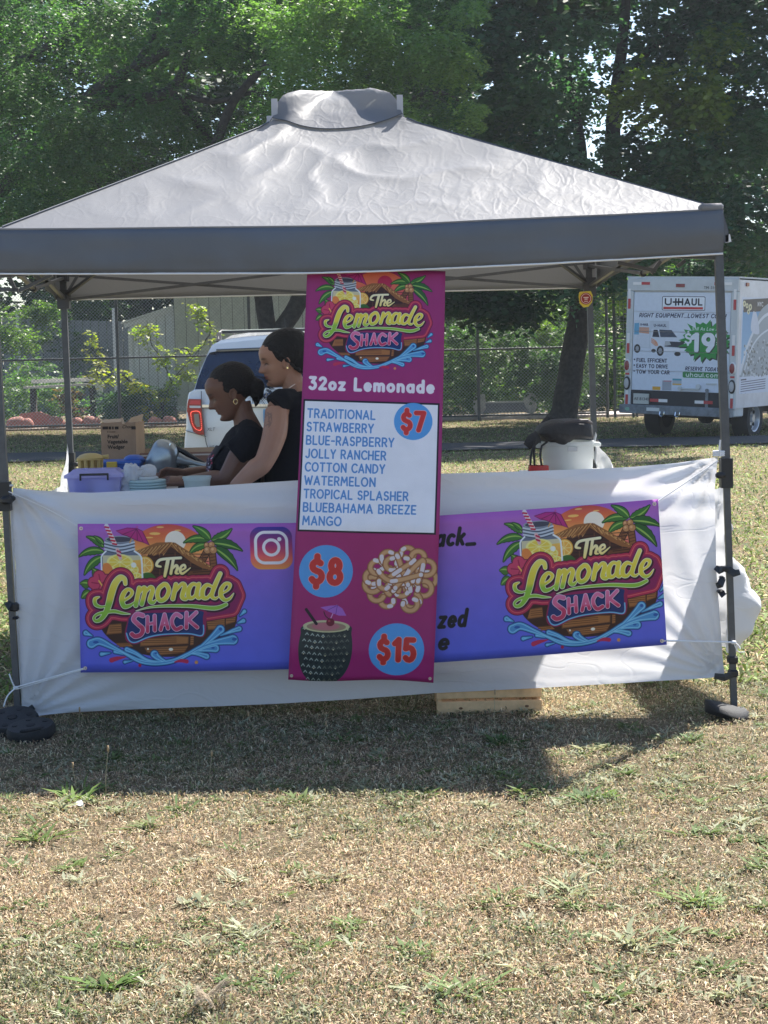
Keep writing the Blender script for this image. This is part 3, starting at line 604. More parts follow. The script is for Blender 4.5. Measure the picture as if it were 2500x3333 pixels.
# ---- hanging menu banner: 455 x 1345 photo pixels
SCM = 1.45
def banner_menu():
    A = Art(int(455 * SCM), int(1350 * SCM), SCM, bgc=(160, 30, 108))
    A.poly([(-5, -5), (470, -5), (470, 1360), (-5, 1360)], gr((0, (158, 44, 114)), (1, (164, 36, 110))))
    k = .3617 * .706
    emblem(A, [[k, 0, 26], [0, k, -12]], sun=False)
    S = A.sdf(text_strokes('32oz Lemonade', 24, 399, 36, .15, width=398, gap=.42), 2); A.ink(S, (238, 232, 240))
    A.poly([(6, 434), (444, 434), (444, 866), (6, 866)], (22, 16, 34)); A.poly([(11, 440), (439, 440), (439, 860), (11, 860)], (238, 238, 246))
    rows = [('TRADITIONAL', 218), ('STRAWBERRY', 214), ('BLUE-RASPBERRY', 280), ('JOLLY RANCHER', 256), ('COTTON CANDY', 254), ('WATERMELON', 226), ('TROPICAL SPLASHER', 330), ('BLUEBAHAMA BREEZE', 356), ('MANGO', 122)]
    for i, (s, wd) in enumerate(rows): put_text(A, s, 22, 493 + i * 43.8, 27, .095, (88, 142, 206), width=wd, gap=.34)
    def badge(cx, cy, r, s, h, wd):
        A.circle((cx, cy), r, (88, 160, 226)); S = A.sdf(text_strokes(s, cx - wd / 2, cy + h / 2, h, .135, width=wd, gap=.42), 4)
        A.ink(S, (234, 170, 170), 2); A.ink(S, (206, 52, 50), 0)
    badge(362, 496, 61, '$7', 56, 66); badge(103, 994, 86, '$8', 74, 92); badge(335, 1247, 87, '$15', 66, 108)
    # fried dough cake: looping ropes dusted with sugar
    g = np.random.default_rng(11); c = np.array([337, 1011]); ropes = []
    for i in range(13):
        a = 2 * np.pi * i / 13 + .15 * g.normal(); rr = 84 + 5 * g.normal(); cc = c + rr * np.array([math.cos(a), math.sin(a)]); q = 20 + 5 * g.random()
        t = a + np.linspace(-2.1, 2.1, 14); ropes.append((np.stack([cc[0] + q * np.cos(t), cc[1] + q * np.sin(t) * 1.0], 1), 8.5))
    for i in range(9):
        a = 2 * np.pi * i / 9; cc = c + (48 + 6 * g.normal()) * np.array([math.cos(a), math.sin(a)]); t = g.random() * 6 + np.linspace(0, 4.6, 14); ropes.append((np.stack([cc[0] + 20 * np.cos(t), cc[1] + 20 * np.sin(t)], 1), 8.5))
    for i in range(7):
        a = g.random() * 6.28; b = a + 1.6 + g.random() * 1.6; r1, r2 = 40 + g.random() * 45, 20 + g.random() * 60
        ropes.append((cr([(c[0] + r1 * math.cos(a), c[1] + r1 * math.sin(a)), (c[0] + 34 * g.normal(), c[1] + 34 * g.normal()), (c[0] + r2 * math.cos(b), c[1] + r2 * math.sin(b))], 6), 8.5))
    for p, r in ropes:
        S = A.sdf([(p, r)], 4); A.ink(S, (120, 74, 56), 1.5); A.ink(S, (178, 124, 82), 0); A.ink(S, (208, 162, 118), -3)
        for i in range(0, len(p), 3):
            if np.hypot(*(p[i] - c)) < 98 and g.random() < .72: A.stroke([p[i] + g.normal(size=2) * 2, p[min(i + 1, len(p) - 1)]], 6.5, (228, 220, 230), alpha=.9)
    A.M = np.array([[1, 0, 0], [0, 1, 22.0]])
    # pineapple cup
    A.blob([(46, 1150), (32, 1180), (27, 1230), (36, 1285), (62, 1324), (110, 1336), (158, 1322), (186, 1282), (196, 1230), (192, 1178), (178, 1146)], (44, 54, 56))
    for j in range(9):
        for i in range(9):
            x = 44 + i * 17 + (j % 2) * 8; y = 1162 + j * 20 + 6 * math.sin(i / 8 * 3.14)
            xm = 186 - max(0, j - 5) * 9
            if x > xm or x < 36 + max(0, j - 6) * 9: continue
            lt = i < 4; cc = (176, 190, 180) if lt else (104, 112, 100); A.stroke([(x - 6, y), (x, y - 8), (x + 6, y)], 1.3, cc); A.stroke([(x - 6, y), (x, y + 8), (x + 6, y)], 1.1, (22, 30, 36))
            if (i * 7 + j * 3) % 4 == 0: A.circle((x, y), 2.4, (204, 198, 160))
    A.circle((112, 1152), 74, (200, 196, 150), ry=20); A.circle((112, 1153), 62, (160, 130, 110), ry=15); A.circle((110, 1152), 44, (186, 110, 120), ry=12)
    A.stroke([(46, 1098), (80, 1144)], 4.5, (26, 20, 34)); A.stroke([(142, 1082), (122, 1132)], 1.6, (206, 160, 206))
    A.poly([(90, 1090), (120, 1084), (144, 1082), (160, 1092), (174, 1116), (150, 1116), (118, 1104)], (172, 104, 196)); A.stroke([(144, 1082), (140, 1112)], 1, (110, 60, 150)); A.stroke([(144, 1082), (112, 1100)], 1, (110, 60, 150))
    A.circle((124, 1138), 13, (110, 24, 50)); A.circle((120, 1134), 4, (170, 60, 80)); A.stroke(cr([(120, 1128), (108, 1118), (102, 1104)], 4), 1.4, (50, 20, 30))
    A.M = None
    for x in (10, 444): A.circle((x, 1338), 3.4, (200, 190, 196))
    return A
# ---- rear door of the rental van: crop pixels of the door, 1095 x 1120 units
def door_art():
    A = Art(820, 840, .75, 190, 205, bgc=(206, 216, 230))
    dk = (26, 34, 66)
    def rr(x0, y0, x1, y1, r, c):
        P = arc(x1 - r, y0 + r, r, r, -90, 0, 4) + arc(x1 - r, y1 - r, r, r, 0, 90, 4) + arc(x0 + r, y1 - r, r, r, 90, 180, 4) + arc(x0 + r, y0 + r, r, r, 180, 270, 4); A.poly(P, c)
    rr(512, 250, 1000, 410, 16, (30, 34, 50)); rr(518, 256, 994, 404, 13, (226, 232, 240)); A.poly([(528, 370), (976, 370), (976, 396), (528, 396)], (190, 54, 56))
    put_text(A, 'U', 550, 345, 66, .12, (20, 24, 44), gap=.4, width=64); A.stroke([(640, 315), (735, 315)], 9, (20, 24, 44)); A.stroke([(668, 280), (668, 348)], 9, (20, 24, 44))
    put_text(A, 'HAUL', 700, 345, 66, .12, (20, 24, 44), width=262, gap=.38)
    put_text(A, 'RIGHT EQUIPMENT...LOWEST COST!', 255, 488, 42, .105, dk, width=975, slant=.2, gap=.36)
    # printed picture of a van
    A.poly([(200, 530), (600, 530), (600, 620), (420, 640), (400, 850), (205, 830)], (190, 200, 212)); A.poly([(200, 535), (375, 530), (375, 835), (200, 820)], (202, 210, 222))
    A.poly([(200, 560), (255, 556), (255, 690), (200, 690)], (96, 160, 196)); A.poly([(256, 605), (372, 605), (372, 680), (256, 668)], (196, 150, 130))
    put_text(A, 'U-HAUL', 272, 585, 22, .12, dk, width=88); put_text(A, 'U-HAUL', 428, 594, 26, .12, dk, width=140)
    A.poly([(400, 620), (640, 622), (700, 700), (780, 750), (785, 870), (400, 850), (385, 740)], (206, 214, 226)); A.poly([(425, 632), (470, 632), (495, 715), (412, 712)], (36, 44, 60)); A.poly([(488, 628), (630, 632), (695, 712), (505, 714)], (60, 72, 92))
    A.poly([(560, 760), (775, 765), (775, 830), (555, 820)], (44, 50, 64)); A.poly([(560, 762), (610, 762), (630, 800), (556, 812)], (170, 176, 180)); A.poly([(540, 838), (782, 842), (785, 872), (545, 872)], (224, 228, 236))
    for i in range(4): A.stroke(cr([(400, 730 + i * 14), (450, 760 + i * 16), (480, 800 + i * 4)], 4), [3, 6, 1], (208, 140, 104))
    for cx, cy, rx, ry in ((240, 850, 36, 50), (507, 870, 40, 58), (430, 870, 26, 20), (705, 900, 36, 24)):
        A.circle((cx, cy), rx, (24, 26, 34), ry=ry)
        if ry > 40: A.circle((cx, cy), rx * .55, (150, 156, 166), ry=ry * .6)
    # price starburst
    c = np.array([1020, 745]); st = []
    for i in range(44):
        a = 2 * math.pi * i / 44; q = (1.0 if i % 2 == 0 else .76) * (1 + .1 * math.sin(i * 2.3)); st.append((c[0] + 300 * q * math.cos(a), c[1] + 232 * q * math.sin(a)))
    A.poly(np.array(st) + [14, 16], (24, 44, 34)); A.poly(st, (34, 138, 62))
    put_text(A, 'Still As Low As...', 862, 628, 34, .08, (222, 232, 232), width=340, slant=.2)
    S = A.sdf(text_strokes('19', 872, 852, 176, .15, width=226, gap=.42), 4); A.ink(S, (20, 50, 34), 0, off=(10, 10)); A.ink(S, (220, 226, 234), 0)
    put_text(A, '$', 790, 775, 110, .11, (220, 226, 234)); put_text(A, '95', 1130, 730, 66, .13, (220, 226, 234), width=112)
    A.stroke([(1140, 762), (1245, 762)], 4, (220, 226, 234)); A.stroke([(1140, 785), (1245, 785)], 4, (190, 200, 200))
    for i, (s, wd) in enumerate((('FUEL EFFICIENT', 345), ('EASY TO DRIVE', 355), ('TOW YOUR CAR', 378))):
        A.circle((212, 975 + i * 66), 9, dk); put_text(A, s, 240, 1000 + i * 66, 38, .115, dk, width=wd, gap=.36)
    put_text(A, 'RESERVE TODAY @', 800, 1080, 38, .105, dk, width=420, slant=.2, gap=.36)
    rr(772, 1095, 1236, 1165, 16, (44, 128, 70)); put_text(A, 'uhaul.com', 812, 1150, 48, .085, (226, 232, 232), width=370)
    for x0, y0, x1, y1, cc in ((430, 1278, 522, 1318, (214, 160, 50)), (540, 1205, 650, 1320, (176, 184, 196)), (658, 1180, 762, 1255, (170, 180, 190))): A.poly([(x0, y0), (x1, y0), (x1, y1), (x0, y1)], cc)
    A.poly([(658, 1180), (762, 1180), (762, 1200), (658, 1200)], (70, 150, 170)); A.poly([(660, 1236), (762, 1236), (762, 1252), (660, 1252)], (210, 170, 80))
    for i in range(8): A.stroke([(548, 1215 + i * 13), (640, 1212 + i * 13)], 2, (90, 96, 110))
    A.stroke([(560, 1212), (645, 1210)], 4, (190, 60, 60))
    return A
# ================================================================ GROUND
def ground_mat():
    m = bpy.data.materials.new('dry_turf'); m.use_nodes = True; t = m.node_tree; N = t.nodes; L = t.links; p = N['Principled BSDF']
    p.inputs['Roughness'].default_value = 0.95; p.inputs['Specular IOR Level'].default_value = 0.1
    tc = N.new('ShaderNodeTexCoord')
    def nz(sc, d=6, r=.6, dist=0):
        n = N.new('ShaderNodeTexNoise'); n.inputs['Scale'].default_value = sc; n.inputs['Detail'].default_value = d; n.inputs['Roughness'].default_value = r; n.inputs['Distortion'].default_value = dist
        L.new(tc.outputs['Object'], n.inputs[0]); return n
    def ramp(src, *st):
        r = N.new('ShaderNodeValToRGB'); e = r.color_ramp.elements
        while len(e) < len(st): e.new(0.5)
        for q, (a, c) in zip(e, st): q.position = a; q.color = tuple(c) + (1,)
        L.new(src, r.inputs[0]); return r
    def mix(f, a, b):
        x = N.new('ShaderNodeMix'); x.data_type = 'RGBA'
        if isinstance(f, float): x.inputs[0].default_value = f
        else: L.new(f, x.inputs[0])
        L.new(a, x.inputs[6]); L.new(b, x.inputs[7]); return x.outputs[2]
    fine = ramp(nz(160, 8, .75).outputs[0], (.3, (.03, .024, .016)), (.45, (.14, .11, .07)), (.6, (.29, .235, .15)), (.75, (.44, .37, .25)))
    fine2 = ramp(nz(130, 8, .75).outputs[0], (.3, (.025, .025, .014)), (.5, (.11, .10, .055)), (.7, (.25, .22, .13)))
    big = ramp(nz(.9, 5, .65, .6).outputs[0], (.5, (0, 0, 0)), (.75, (.7, .7, .7)))
    col = mix(big.outputs[0], fine.outputs[0], fine2.outputs[0])
    sp = N.new('ShaderNodeSeparateXYZ'); L.new(tc.outputs['Object'], sp.inputs[0])
    far = N.new('ShaderNodeMapRange'); far.inputs[1].default_value = 9; far.inputs[2].default_value = 14; far.inputs[4].default_value = .7; L.new(sp.outputs[1], far.inputs[0])
    fg = ramp(nz(9, 9, .8).outputs[0], (.3, (.05, .06, .02)), (.5, (.15, .16, .055)), (.72, (.36, .34, .14)))
    col = mix(far.outputs[0], col, fg.outputs[0])
    L.new(col, p.inputs['Base Color'])
    b = N.new('ShaderNodeBump'); b.inputs['Strength'].default_value = 1; b.inputs['Distance'].default_value = .015; L.new(nz(110, 8, .8).outputs[0], b.inputs['Height']); L.new(b.outputs[0], p.inputs['Normal'])
    return m
M_ground = ground_mat()
def hgt(x, y): return 0.012 * noise.noise((x * 1.3, y * 1.3, 0)) + 0.006 * noise.noise((x * 5, y * 5, 3))
gb = MB()
xs = np.concatenate([[-120, -60, -30, -12], np.linspace(-6, 6, 61), [12, 30, 60, 120]]); ys = np.concatenate([[-30, -10, 1], np.linspace(3, 14, 56), np.linspace(16, 60, 23), [90, 120, 160]])
for y in ys:
    for x in xs: gb.v.append(Vector((x, y, hgt(x, y) if abs(x) < 7 and 2 < y < 30 else 0)))
nx = len(xs)
for j in range(len(ys) - 1):
    for i in range(nx - 1): gb.f.append((j * nx + i, j * nx + i + 1, (j + 1) * nx + i + 1, (j + 1) * nx + i)); gb.m.append(0)
g_o = gb.build('ground', M_ground, smooth='all', fixn=False); g_o['kind'] = 'structure'
# grass as real blades -----------------------------------------------------------------
M_blade = mat_attr('grass_blade', .7, .35, .25, (1.1, 1.05, .85))
def vnoise(x, y, s, seed):
    g = np.random.default_rng(seed); T = g.random((128, 128)); X = (x * s) % 127; Y = (y * s) % 127
    i = X.astype(int); j = Y.astype(int); fx = X - i; fy = Y - j; fx = fx * fx * (3 - 2 * fx); fy = fy * fy * (3 - 2 * fy)
    i2 = (i + 1) % 128; j2 = (j + 1) % 128
    return T[i, j] * (1 - fx) * (1 - fy) + T[i2, j] * fx * (1 - fy) + T[i, j2] * (1 - fx) * fy + T[i2, j2] * fx * fy
def blades(name, x0, x1, y0, y1, n, L0, wd, seed, far=False, tall=.35):
    g = np.random.default_rng(seed)
    # density roughly even on the picture: nearer gets more
    y = y0 * (y1 / y0) ** g.random(n); half = (x1 - x0) / 2
    x = (x0 + x1) / 2 + (g.random(n) * 2 - 1) * half * (y / y1 if not far else .3 + .7 * y / y1)
    v = .5 * vnoise(x + 50, y, 1.1, 1) + .3 * vnoise(x + 50, y, 3.1, 2) + .2 * vnoise(x + 50, y, 9, 3)
    gm = np.clip((v - .52) * 2.0 + .10 + g.normal(size=n) * .22, .05, .8)
    if far: gm = np.clip(gm * .5 + .42 + g.normal(size=n) * .15, 0, 1)
    straw = np.array([[.52, .41, .265], [.63, .515, .35], [.42, .30, .195], [.20, .14, .09], [.76, .67, .48], [.49, .345, .25]])[g.integers(0, 6, n)]
    grn = np.array([[.11, .12, .065], [.18, .19, .10], [.28, .29, .19], [.37, .37, .26], [.16, .19, .07]])[g.integers(0, 5, n)]
    if far: grn = grn * [.85, 1.1, .65]; straw = straw * [.85, .88, .75]
    t = (gm > g.random(n))[:, None]; tint = np.where(t, grn, straw) * (.45 + .95 * g.random((n, 1)))
    a = g.random(n) * 6.283; el = np.where(t[:, 0], g.random(n) * 1.1, g.random(n) ** 1.5 * tall)
    L = L0 * (.4 + 1.1 * g.random(n)) * np.where(t[:, 0], 1.15, 1)
    w_ = wd * (.5 + g.random(n)) * np.where(t[:, 0], 1.7, 1)
    d = np.stack([np.cos(a) * np.cos(el), np.sin(a) * np.cos(el), np.sin(el)], 1); s = np.stack([-np.sin(a), np.cos(a), np.zeros(n)], 1)
    P = np.stack([x, y, np.full(n, .0)], 1); P[:, 2] = .001 + .014 * g.random(n) * (.4 + vnoise(x * 1 + 50, y, 14, 6))
    soil = .6 * vnoise(x + 60, y + 9, 2.3, 21) + .4 * vnoise(x + 60, y, 8, 22)
    if not far: keep = ~((soil < .40) & (g.random(n) < .62) & (gm < .45)); P, tint, d, s, L, w_, el = [q[keep] for q in (P, tint, d, s, L, w_, el)]; n = len(P)
    if far: keep = ~((y > 30.0) & (y < 32.9)); P, tint, d, s, L, w_, el = [q[keep] for q in (P, tint, d, s, L, w_, el)]; n = len(P)
    s = s + np.array([0, 0, 1]) * (g.random((n, 1)) - .5) * 1.2; s = unit(s)
    m = P + d * L[:, None] * .55 + np.array([0, 0, 1]) * (L * .08)[:, None]; e = P + d * L[:, None] - np.array([0, 0, 1]) * (L * np.sin(el) * .25)[:, None]
    V = np.stack([P - s * w_[:, None] * .35, m - s * w_[:, None] * .5, e, m + s * w_[:, None] * .5], 1)
    V[:, :, 2] = np.maximum(V[:, :, 2], .001)
    return big_mesh(name, V, 4, tint.astype(np.float32), M_blade, kind='stuff')
o = blades('dry_grass', -2.7, 2.7, 3.85, 8.6, 420000, .022, .0030, 1, tall=1.3); tag(o, 'short dry straw coloured grass with green tufts in front of the stall', 'grass'); o['kind'] = 'stuff'
o = blades('lawn_grass', -12, 12, 8.4, 44, 300000, .055, .009, 2, far=True, tall=.8); tag(o, 'sparse green and yellow lawn behind the stall', 'grass'); o['kind'] = 'stuff'
# weed tufts: rosettes of broader blades, one mass of ground cover
g = np.random.default_rng(5); Vs = []; Ts = []
def tuft(cx, cy, n, L, w0, tint, g, el0=.5):
    a = g.random(n) * 6.283; el = el0 * (.3 + g.random(n)); l = L * (.5 + .7 * g.random(n))
    d = np.stack([np.cos(a) * np.cos(el), np.sin(a) * np.cos(el), np.sin(el)], 1); s = np.stack([-np.sin(a), np.cos(a), 0 * a], 1)
    P = np.stack([cx + g.normal(size=n) * L * .25, cy + g.normal(size=n) * L * .25, 0 * a + .004], 1)
    m = P + d * (l * .5)[:, None]; e = P + d * l[:, None]; e[:, 2] -= l * np.sin(el) * .3
    w_ = (w0 * (.6 + .8 * g.random(n)))[:, None]
    Vs.append(np.stack([P - s * w_ * .2, m - s * w_ * .5, e, m + s * w_ * .5], 1)); Ts.append(np.array(tint) * (.7 + .6 * g.random((n, 1))))
for i in range(900):
    y = 4.2 * (8.4 / 4.2) ** g.random(); x = (g.random() * 2 - 1) * 2.3 * y / 8.6
    k = g.integers(0, 4)
    if vnoise(np.array([x + 50]), np.array([y]), 1.1, 1)[0] < .38 and g.random() < .6: continue
    tuft(x, y, int(8 + 22 * g.random()), .03 + .055 * g.random() ** 2, .006 + .007 * g.random(), [(.10, .16, .05), (.27, .30, .18), (.36, .38, .26), (.14, .20, .07)][k], g, .5)
for (px, py, L, tn) in ((250, 2610, .13, (.14, .22, .05)), (180, 2640, .1, (.3, .33, .2)), (120, 2740, .11, (.12, .18, .05)), (470, 2705, .1, (.16, .2, .08)), (1900, 2610, .09, (.1, .17, .06)), (1960, 2600, .06, (.14, .22, .05)),
                        (2260, 2950, .11, (.16, .23, .07)), (2300, 2960, .06, (.3, .4, .2)), (1860, 2920, .09, (.3, .34, .2)), (1330, 3110, .08, (.13, .2, .07)), (1980, 2440, .05, (.06, .1, .04)), (2250, 2415, .07, (.12, .18, .08)), (1640, 2430, .1, (.08, .14, .04)), (960, 2620, .09, (.13, .18, .06)), (2050, 3080, .12, (.3, .33, .2)), (340, 3230, .1, (.1, .17, .04)), (1500, 3250, .11, (.14, .2, .07))):
    q = G(px, py); tuft(q.x, q.y, 46, L, .011, tn, g, .55)
o = big_mesh('weeds', np.concatenate(Vs), 4, np.concatenate(Ts).astype(np.float32), M_blade, kind='stuff'); tag(o, 'small green and grey weeds scattered in the dry grass', 'weeds'); o['kind'] = 'stuff'
# seed stalks, each a plant of its own
M_stalk = mat('stalk', (.42, .36, .22), .8, trans=.2); M_seed = mat('seed_head', (.42, .30, .17), .9, bump=.5, bump_s=600)
def stalk(px, py, ht, lean, label, hd=.006):
    q = G(px, py); t = thing('plantain_stalk', label, 'weed', q, group='thin seed stalks standing in the turf')
    tip = q + Vector((lean, .01, ht)); b = MB(); b.tube([q, q + Vector((lean * .2, 0, ht * .5)), tip], [.0014, .0012, .001], 5); b.build('stem', M_stalk, t)
    b = MB(); b.sphere(tip + Vector((0, 0, .01)), (hd * .7, hd * .7, hd * 2.4), 8); b.build('seed_head', M_seed, t, smooth='all')
stalk(345, 2600, .17, .012, 'tall seed stalk with brown head by the white scrap, right one of the pair'); stalk(250, 2590, .10, -.012, 'shorter seed stalk with brown head leaning left over the white scrap')
stalk(258, 2395, .10, .004, 'seed stalk with a dark head in front of the left end of the cloth'); stalk(683, 2560, .11, .01, 'seed stalk on the shadow edge below the left emblem')
stalk(835, 2420, .11, -.03, 'seed stalk with dark head standing below the purple banner'); stalk(1610, 2370, .14, .005, 'pale stalk in the shade right of the wooden crate')
stalk(2235, 2450, .09, .01, 'short stalk near the right foot weight'); stalk(1960, 3120, .12, .01, 'seed stalk in the sunny turf at lower right'); stalk(710, 3160, .1, .01, 'seed stalk a little above the feather')
stalk(1055, 2420, .07, .01, 'seed stalk in the shade below the menu banner'); stalk(330, 3000, .1, -.01, 'seed stalk in the sunny turf at lower left')
# white scrap and feather
q = G(250, 2632); b = MB(); b.add([q + Vector(v) for v in ((-.025, 0, .004), (0, -.01, .016), (.028, .0, .005), (.016, .016, .026), (-.012, .02, .018))], [(0, 1, 4), (1, 3, 4), (1, 2, 3)])
o = b.build('paper_scrap', mat('scrap', C(225, 228, 226), .8)); tag(o, 'small crumpled white paper scrap lying by tall plantain stalks', 'litter')
q = G(668, 3300); t = thing('feather', 'grey brown downy bird feather lying on the dry grass at the bottom', 'feather', q)
Vf = []; FK = 1.5; g = np.random.default_rng(9); ax0 = Vector((-.012, 0, .004)); 
for i in range(420):
    f = g.random(); s = 1 if g.random() < .5 else -1; p0 = np.array([q.x - .02 + .05 * f, q.y + .055 * (1 - f) - .01, .006 + .03 * math.sin(f * 3)])
    d = np.array([.020 * s + .012, -.018 + .02 * s, .022 * g.random() + .006]) * FK * (1.5 * math.sin(.4 + f * 2.4)) ; wv = np.array([.0007, .0007, 0])
    Vf.append([p0 - wv, p0 + d * .6 - wv + [0, 0, .004], p0 + d, p0 + d * .6 + wv + [0, 0, .004]])
big_mesh('vane', np.array(Vf), 4, np.array([.52, .47, .43]) * (.5 + .9 * g.random((420, 1))) + np.zeros((420, 3)), M_blade, t, kind='stuff')
b = MB(); b.tube([q + Vector((-.022, .05, .006)), q + Vector((0, .02, .03)), q + Vector((.03, -.01, .01))], [.0015, .0012, .0005], 5); b.build('quill', mat('quill', C(220, 215, 205)), t)
# asphalt path behind
M_asph = mat('asphalt', (.045, .046, .05), .9, noise_s=30, noise_a=.4, bump=.4, bump_s=120)
b = MB(); pts = []
for i in range(41):
    x = -30 + i * 1.5; yc = 31.4 + .15 * math.sin(x * .1); pts.append((x, yc, .95 + .12 * math.sin(i * 1.7)))
for x, yc, h in pts: b.v += [Vector((x, yc - h * 1.45, .03)), Vector((x, yc + h * 1.45, .03))]
for i in range(40): b.f.append((2 * i, 2 * i + 2, 2 * i + 3, 2 * i + 1)); b.m.append(0)
struct(b.build('path', M_asph, fixn=False))
# pale concrete strip beyond the fence on the right
b = MB(); b.box((1.5, 45.2, 0), (30, 47.6, .06)); struct(b.build('pavement', mat('pale_concrete', (.42, .37, .35), .85, noise_s=8, noise_a=.2)))
b = MB(); b.box((-22, 44.95, 0), (1.4, 45.9, .05)); struct(b.build('garden_bed_edge', mat('soil', (.2, .16, .13), .95, noise_s=14, noise_a=.6, bump=.8, bump_s=30)))
# ================================================================ TENT
M_pole = mat('grey_steel', (.085, .09, .1), .42, metal=.35, noise_s=30, noise_a=.12)
M_plastic = mat('black_plastic', (.012, .013, .016), .45)
M_cord = mat('white_cord', (.75, .76, .78), .8)
def fabric_roof():
    m = bpy.data.materials.new('canopy_fabric'); m.use_nodes = True; t = m.node_tree; N = t.nodes; L = t.links; p = N['Principled BSDF']
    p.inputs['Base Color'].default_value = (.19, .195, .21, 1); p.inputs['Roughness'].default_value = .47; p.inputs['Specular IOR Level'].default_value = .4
    tc = N.new('ShaderNodeTexCoord')
    def cre(sc, dist, w, seed):
        mp = N.new('ShaderNodeMapping'); mp.inputs['Location'].default_value = (seed, seed * .7, 0); L.new(tc.outputs['Object'], mp.inputs[0])
        n = N.new('ShaderNodeTexNoise'); n.inputs['Scale'].default_value = sc * .6; n.inputs['Detail'].default_value = 2; L.new(mp.outputs[0], n.inputs[0])
        ad = N.new('ShaderNodeMix'); ad.data_type = 'RGBA'; ad.inputs[0].default_value = dist; L.new(mp.outputs[0], ad.inputs[6]); L.new(n.outputs['Color'], ad.inputs[7])
        v = N.new('ShaderNodeTexVoronoi'); v.feature = 'DISTANCE_TO_EDGE'; v.inputs['Scale'].default_value = sc; v.inputs['Randomness'].default_value = 1; L.new(ad.outputs[2], v.inputs[0])
        r = N.new('ShaderNodeMapRange'); r.interpolation_type = 'SMOOTHSTEP'; r.inputs[1].default_value = 0; r.inputs[2].default_value = w; r.inputs[3].default_value = 1; r.inputs[4].default_value = 0; L.new(v.outputs['Distance'], r.inputs[0])
        return r.outputs[0]
    def ridge(sc, dist, rot, st, pw, w_):
        mp = N.new('ShaderNodeMapping'); mp.inputs['Rotation'].default_value = (0, 0, rot); mp.inputs['Scale'].default_value = (1, st, 1); L.new(tc.outputs['Object'], mp.inputs[0])
        n = N.new('ShaderNodeTexNoise'); n.inputs['Scale'].default_value = sc; n.inputs['Detail'].default_value = 1.5; n.inputs['Distortion'].default_value = dist; L.new(mp.outputs[0], n.inputs[0])
        a = N.new('ShaderNodeMath'); a.operation = 'SUBTRACT'; a.inputs[1].default_value = .5; L.new(n.outputs[0], a.inputs[0])
        b = N.new('ShaderNodeMath'); b.operation = 'ABSOLUTE'; L.new(a.outputs[0], b.inputs[0])
        c = N.new('ShaderNodeMapRange'); c.inputs[1].default_value = 0; c.inputs[2].default_value = w_; c.inputs[3].default_value = pw; c.inputs[4].default_value = 0; c.interpolation_type = 'SMOOTHERSTEP'; L.new(b.outputs[0], c.inputs[0])
        return c.outputs[0]
    rs_ = [ridge(6, .15, .5, .25, 1.0, .04), ridge(7, .2, -.6, .3, .8, .045), ridge(5, .15, 1.4, .22, .8, .035), ridge(14, .3, .9, .4, .4, .08), ridge(13, .3, -.3, .4, .4, .08)]
    acc = rs_[0]
    for q in rs_[1:]:
        ad = N.new('ShaderNodeMath'); ad.operation = 'ADD'; L.new(acc, ad.inputs[0]); L.new(q, ad.inputs[1]); acc = ad.outputs[0]
    n = N.new('ShaderNodeTexNoise'); n.inputs['Scale'].default_value = 3; n.inputs['Detail'].default_value = 4; n.inputs['Distortion'].default_value = 1; L.new(tc.outputs['Object'], n.inputs[0])
    mk_ = N.new('ShaderNodeTexNoise'); mk_.inputs['Scale'].default_value = 1.1; mk_.inputs['Detail'].default_value = 2; L.new(tc.outputs['Object'], mk_.inputs[0])
    mr_ = N.new('ShaderNodeMapRange'); mr_.inputs[1].default_value = .38; mr_.inputs[2].default_value = .62; mr_.inputs[3].default_value = .5; mr_.inputs[4].default_value = 1.1; L.new(mk_.outputs[0], mr_.inputs[0])
    mm_ = N.new('ShaderNodeMath'); mm_.operation = 'MULTIPLY'; L.new(acc, mm_.inputs[0]); L.new(mr_.outputs[0], mm_.inputs[1]); acc = mm_.outputs[0]
    ad2 = N.new('ShaderNodeMath'); ad2.operation = 'MULTIPLY_ADD'; ad2.inputs[1].default_value = 1.6; L.new(n.outputs[0], ad2.inputs[0]); L.new(acc, ad2.inputs[2])
    bp = N.new('ShaderNodeBump'); bp.inputs['Strength'].default_value = .085; bp.inputs['Distance'].default_value = .009; L.new(ad2.outputs[0], bp.inputs['Height']); L.new(bp.outputs[0], p.inputs['Normal'])
    tr = N.new('ShaderNodeBsdfTranslucent'); tr.inputs[0].default_value = (.5, .5, .49, 1); mx = N.new('ShaderNodeMixShader'); mx.inputs[0].default_value = .28
    L.new(p.outputs[0], mx.inputs[1]); L.new(tr.outputs[0], mx.inputs[2]); L.new(mx.outputs[0], N['Material Output'].inputs[0])
    return m
M_roof = fabric_roof()
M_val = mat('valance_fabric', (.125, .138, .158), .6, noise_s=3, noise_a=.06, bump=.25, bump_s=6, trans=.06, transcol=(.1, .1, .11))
M_pipe = mat('white_piping', (.75, .77, .8), .6)
YF0, YF1, YB0, YB1 = 7.95, 7.77, 10.95, 10.95
FL_t = W(-22, 748, YF0 - .05); FR_t = W(2354, 684, YF1 - .05); FL_b = W(-22, 893, YF0 - .05); FR_b = W(2354, 824, YF1 - .05)
BLt = W(178, 880, YB0 + .07); BRt = W(1942, 850, YB1 + .07)
zt = (FL_t.z + FR_t.z) / 2
BL_t = Vector((BLt.x, BLt.y, zt)); BR_t = Vector((BRt.x, BRt.y, zt))
tc_ = (FL_t + FR_t + BL_t + BR_t) / 4
tent = thing('canopy_tent', 'grey pop-up canopy tent on four steel legs over the drink stall', 'canopy tent', (tc_.x, tc_.y, 0))
apex_z = W(1100, 296, tc_.y).z
apex = Vector((tc_.x, tc_.y, apex_z))
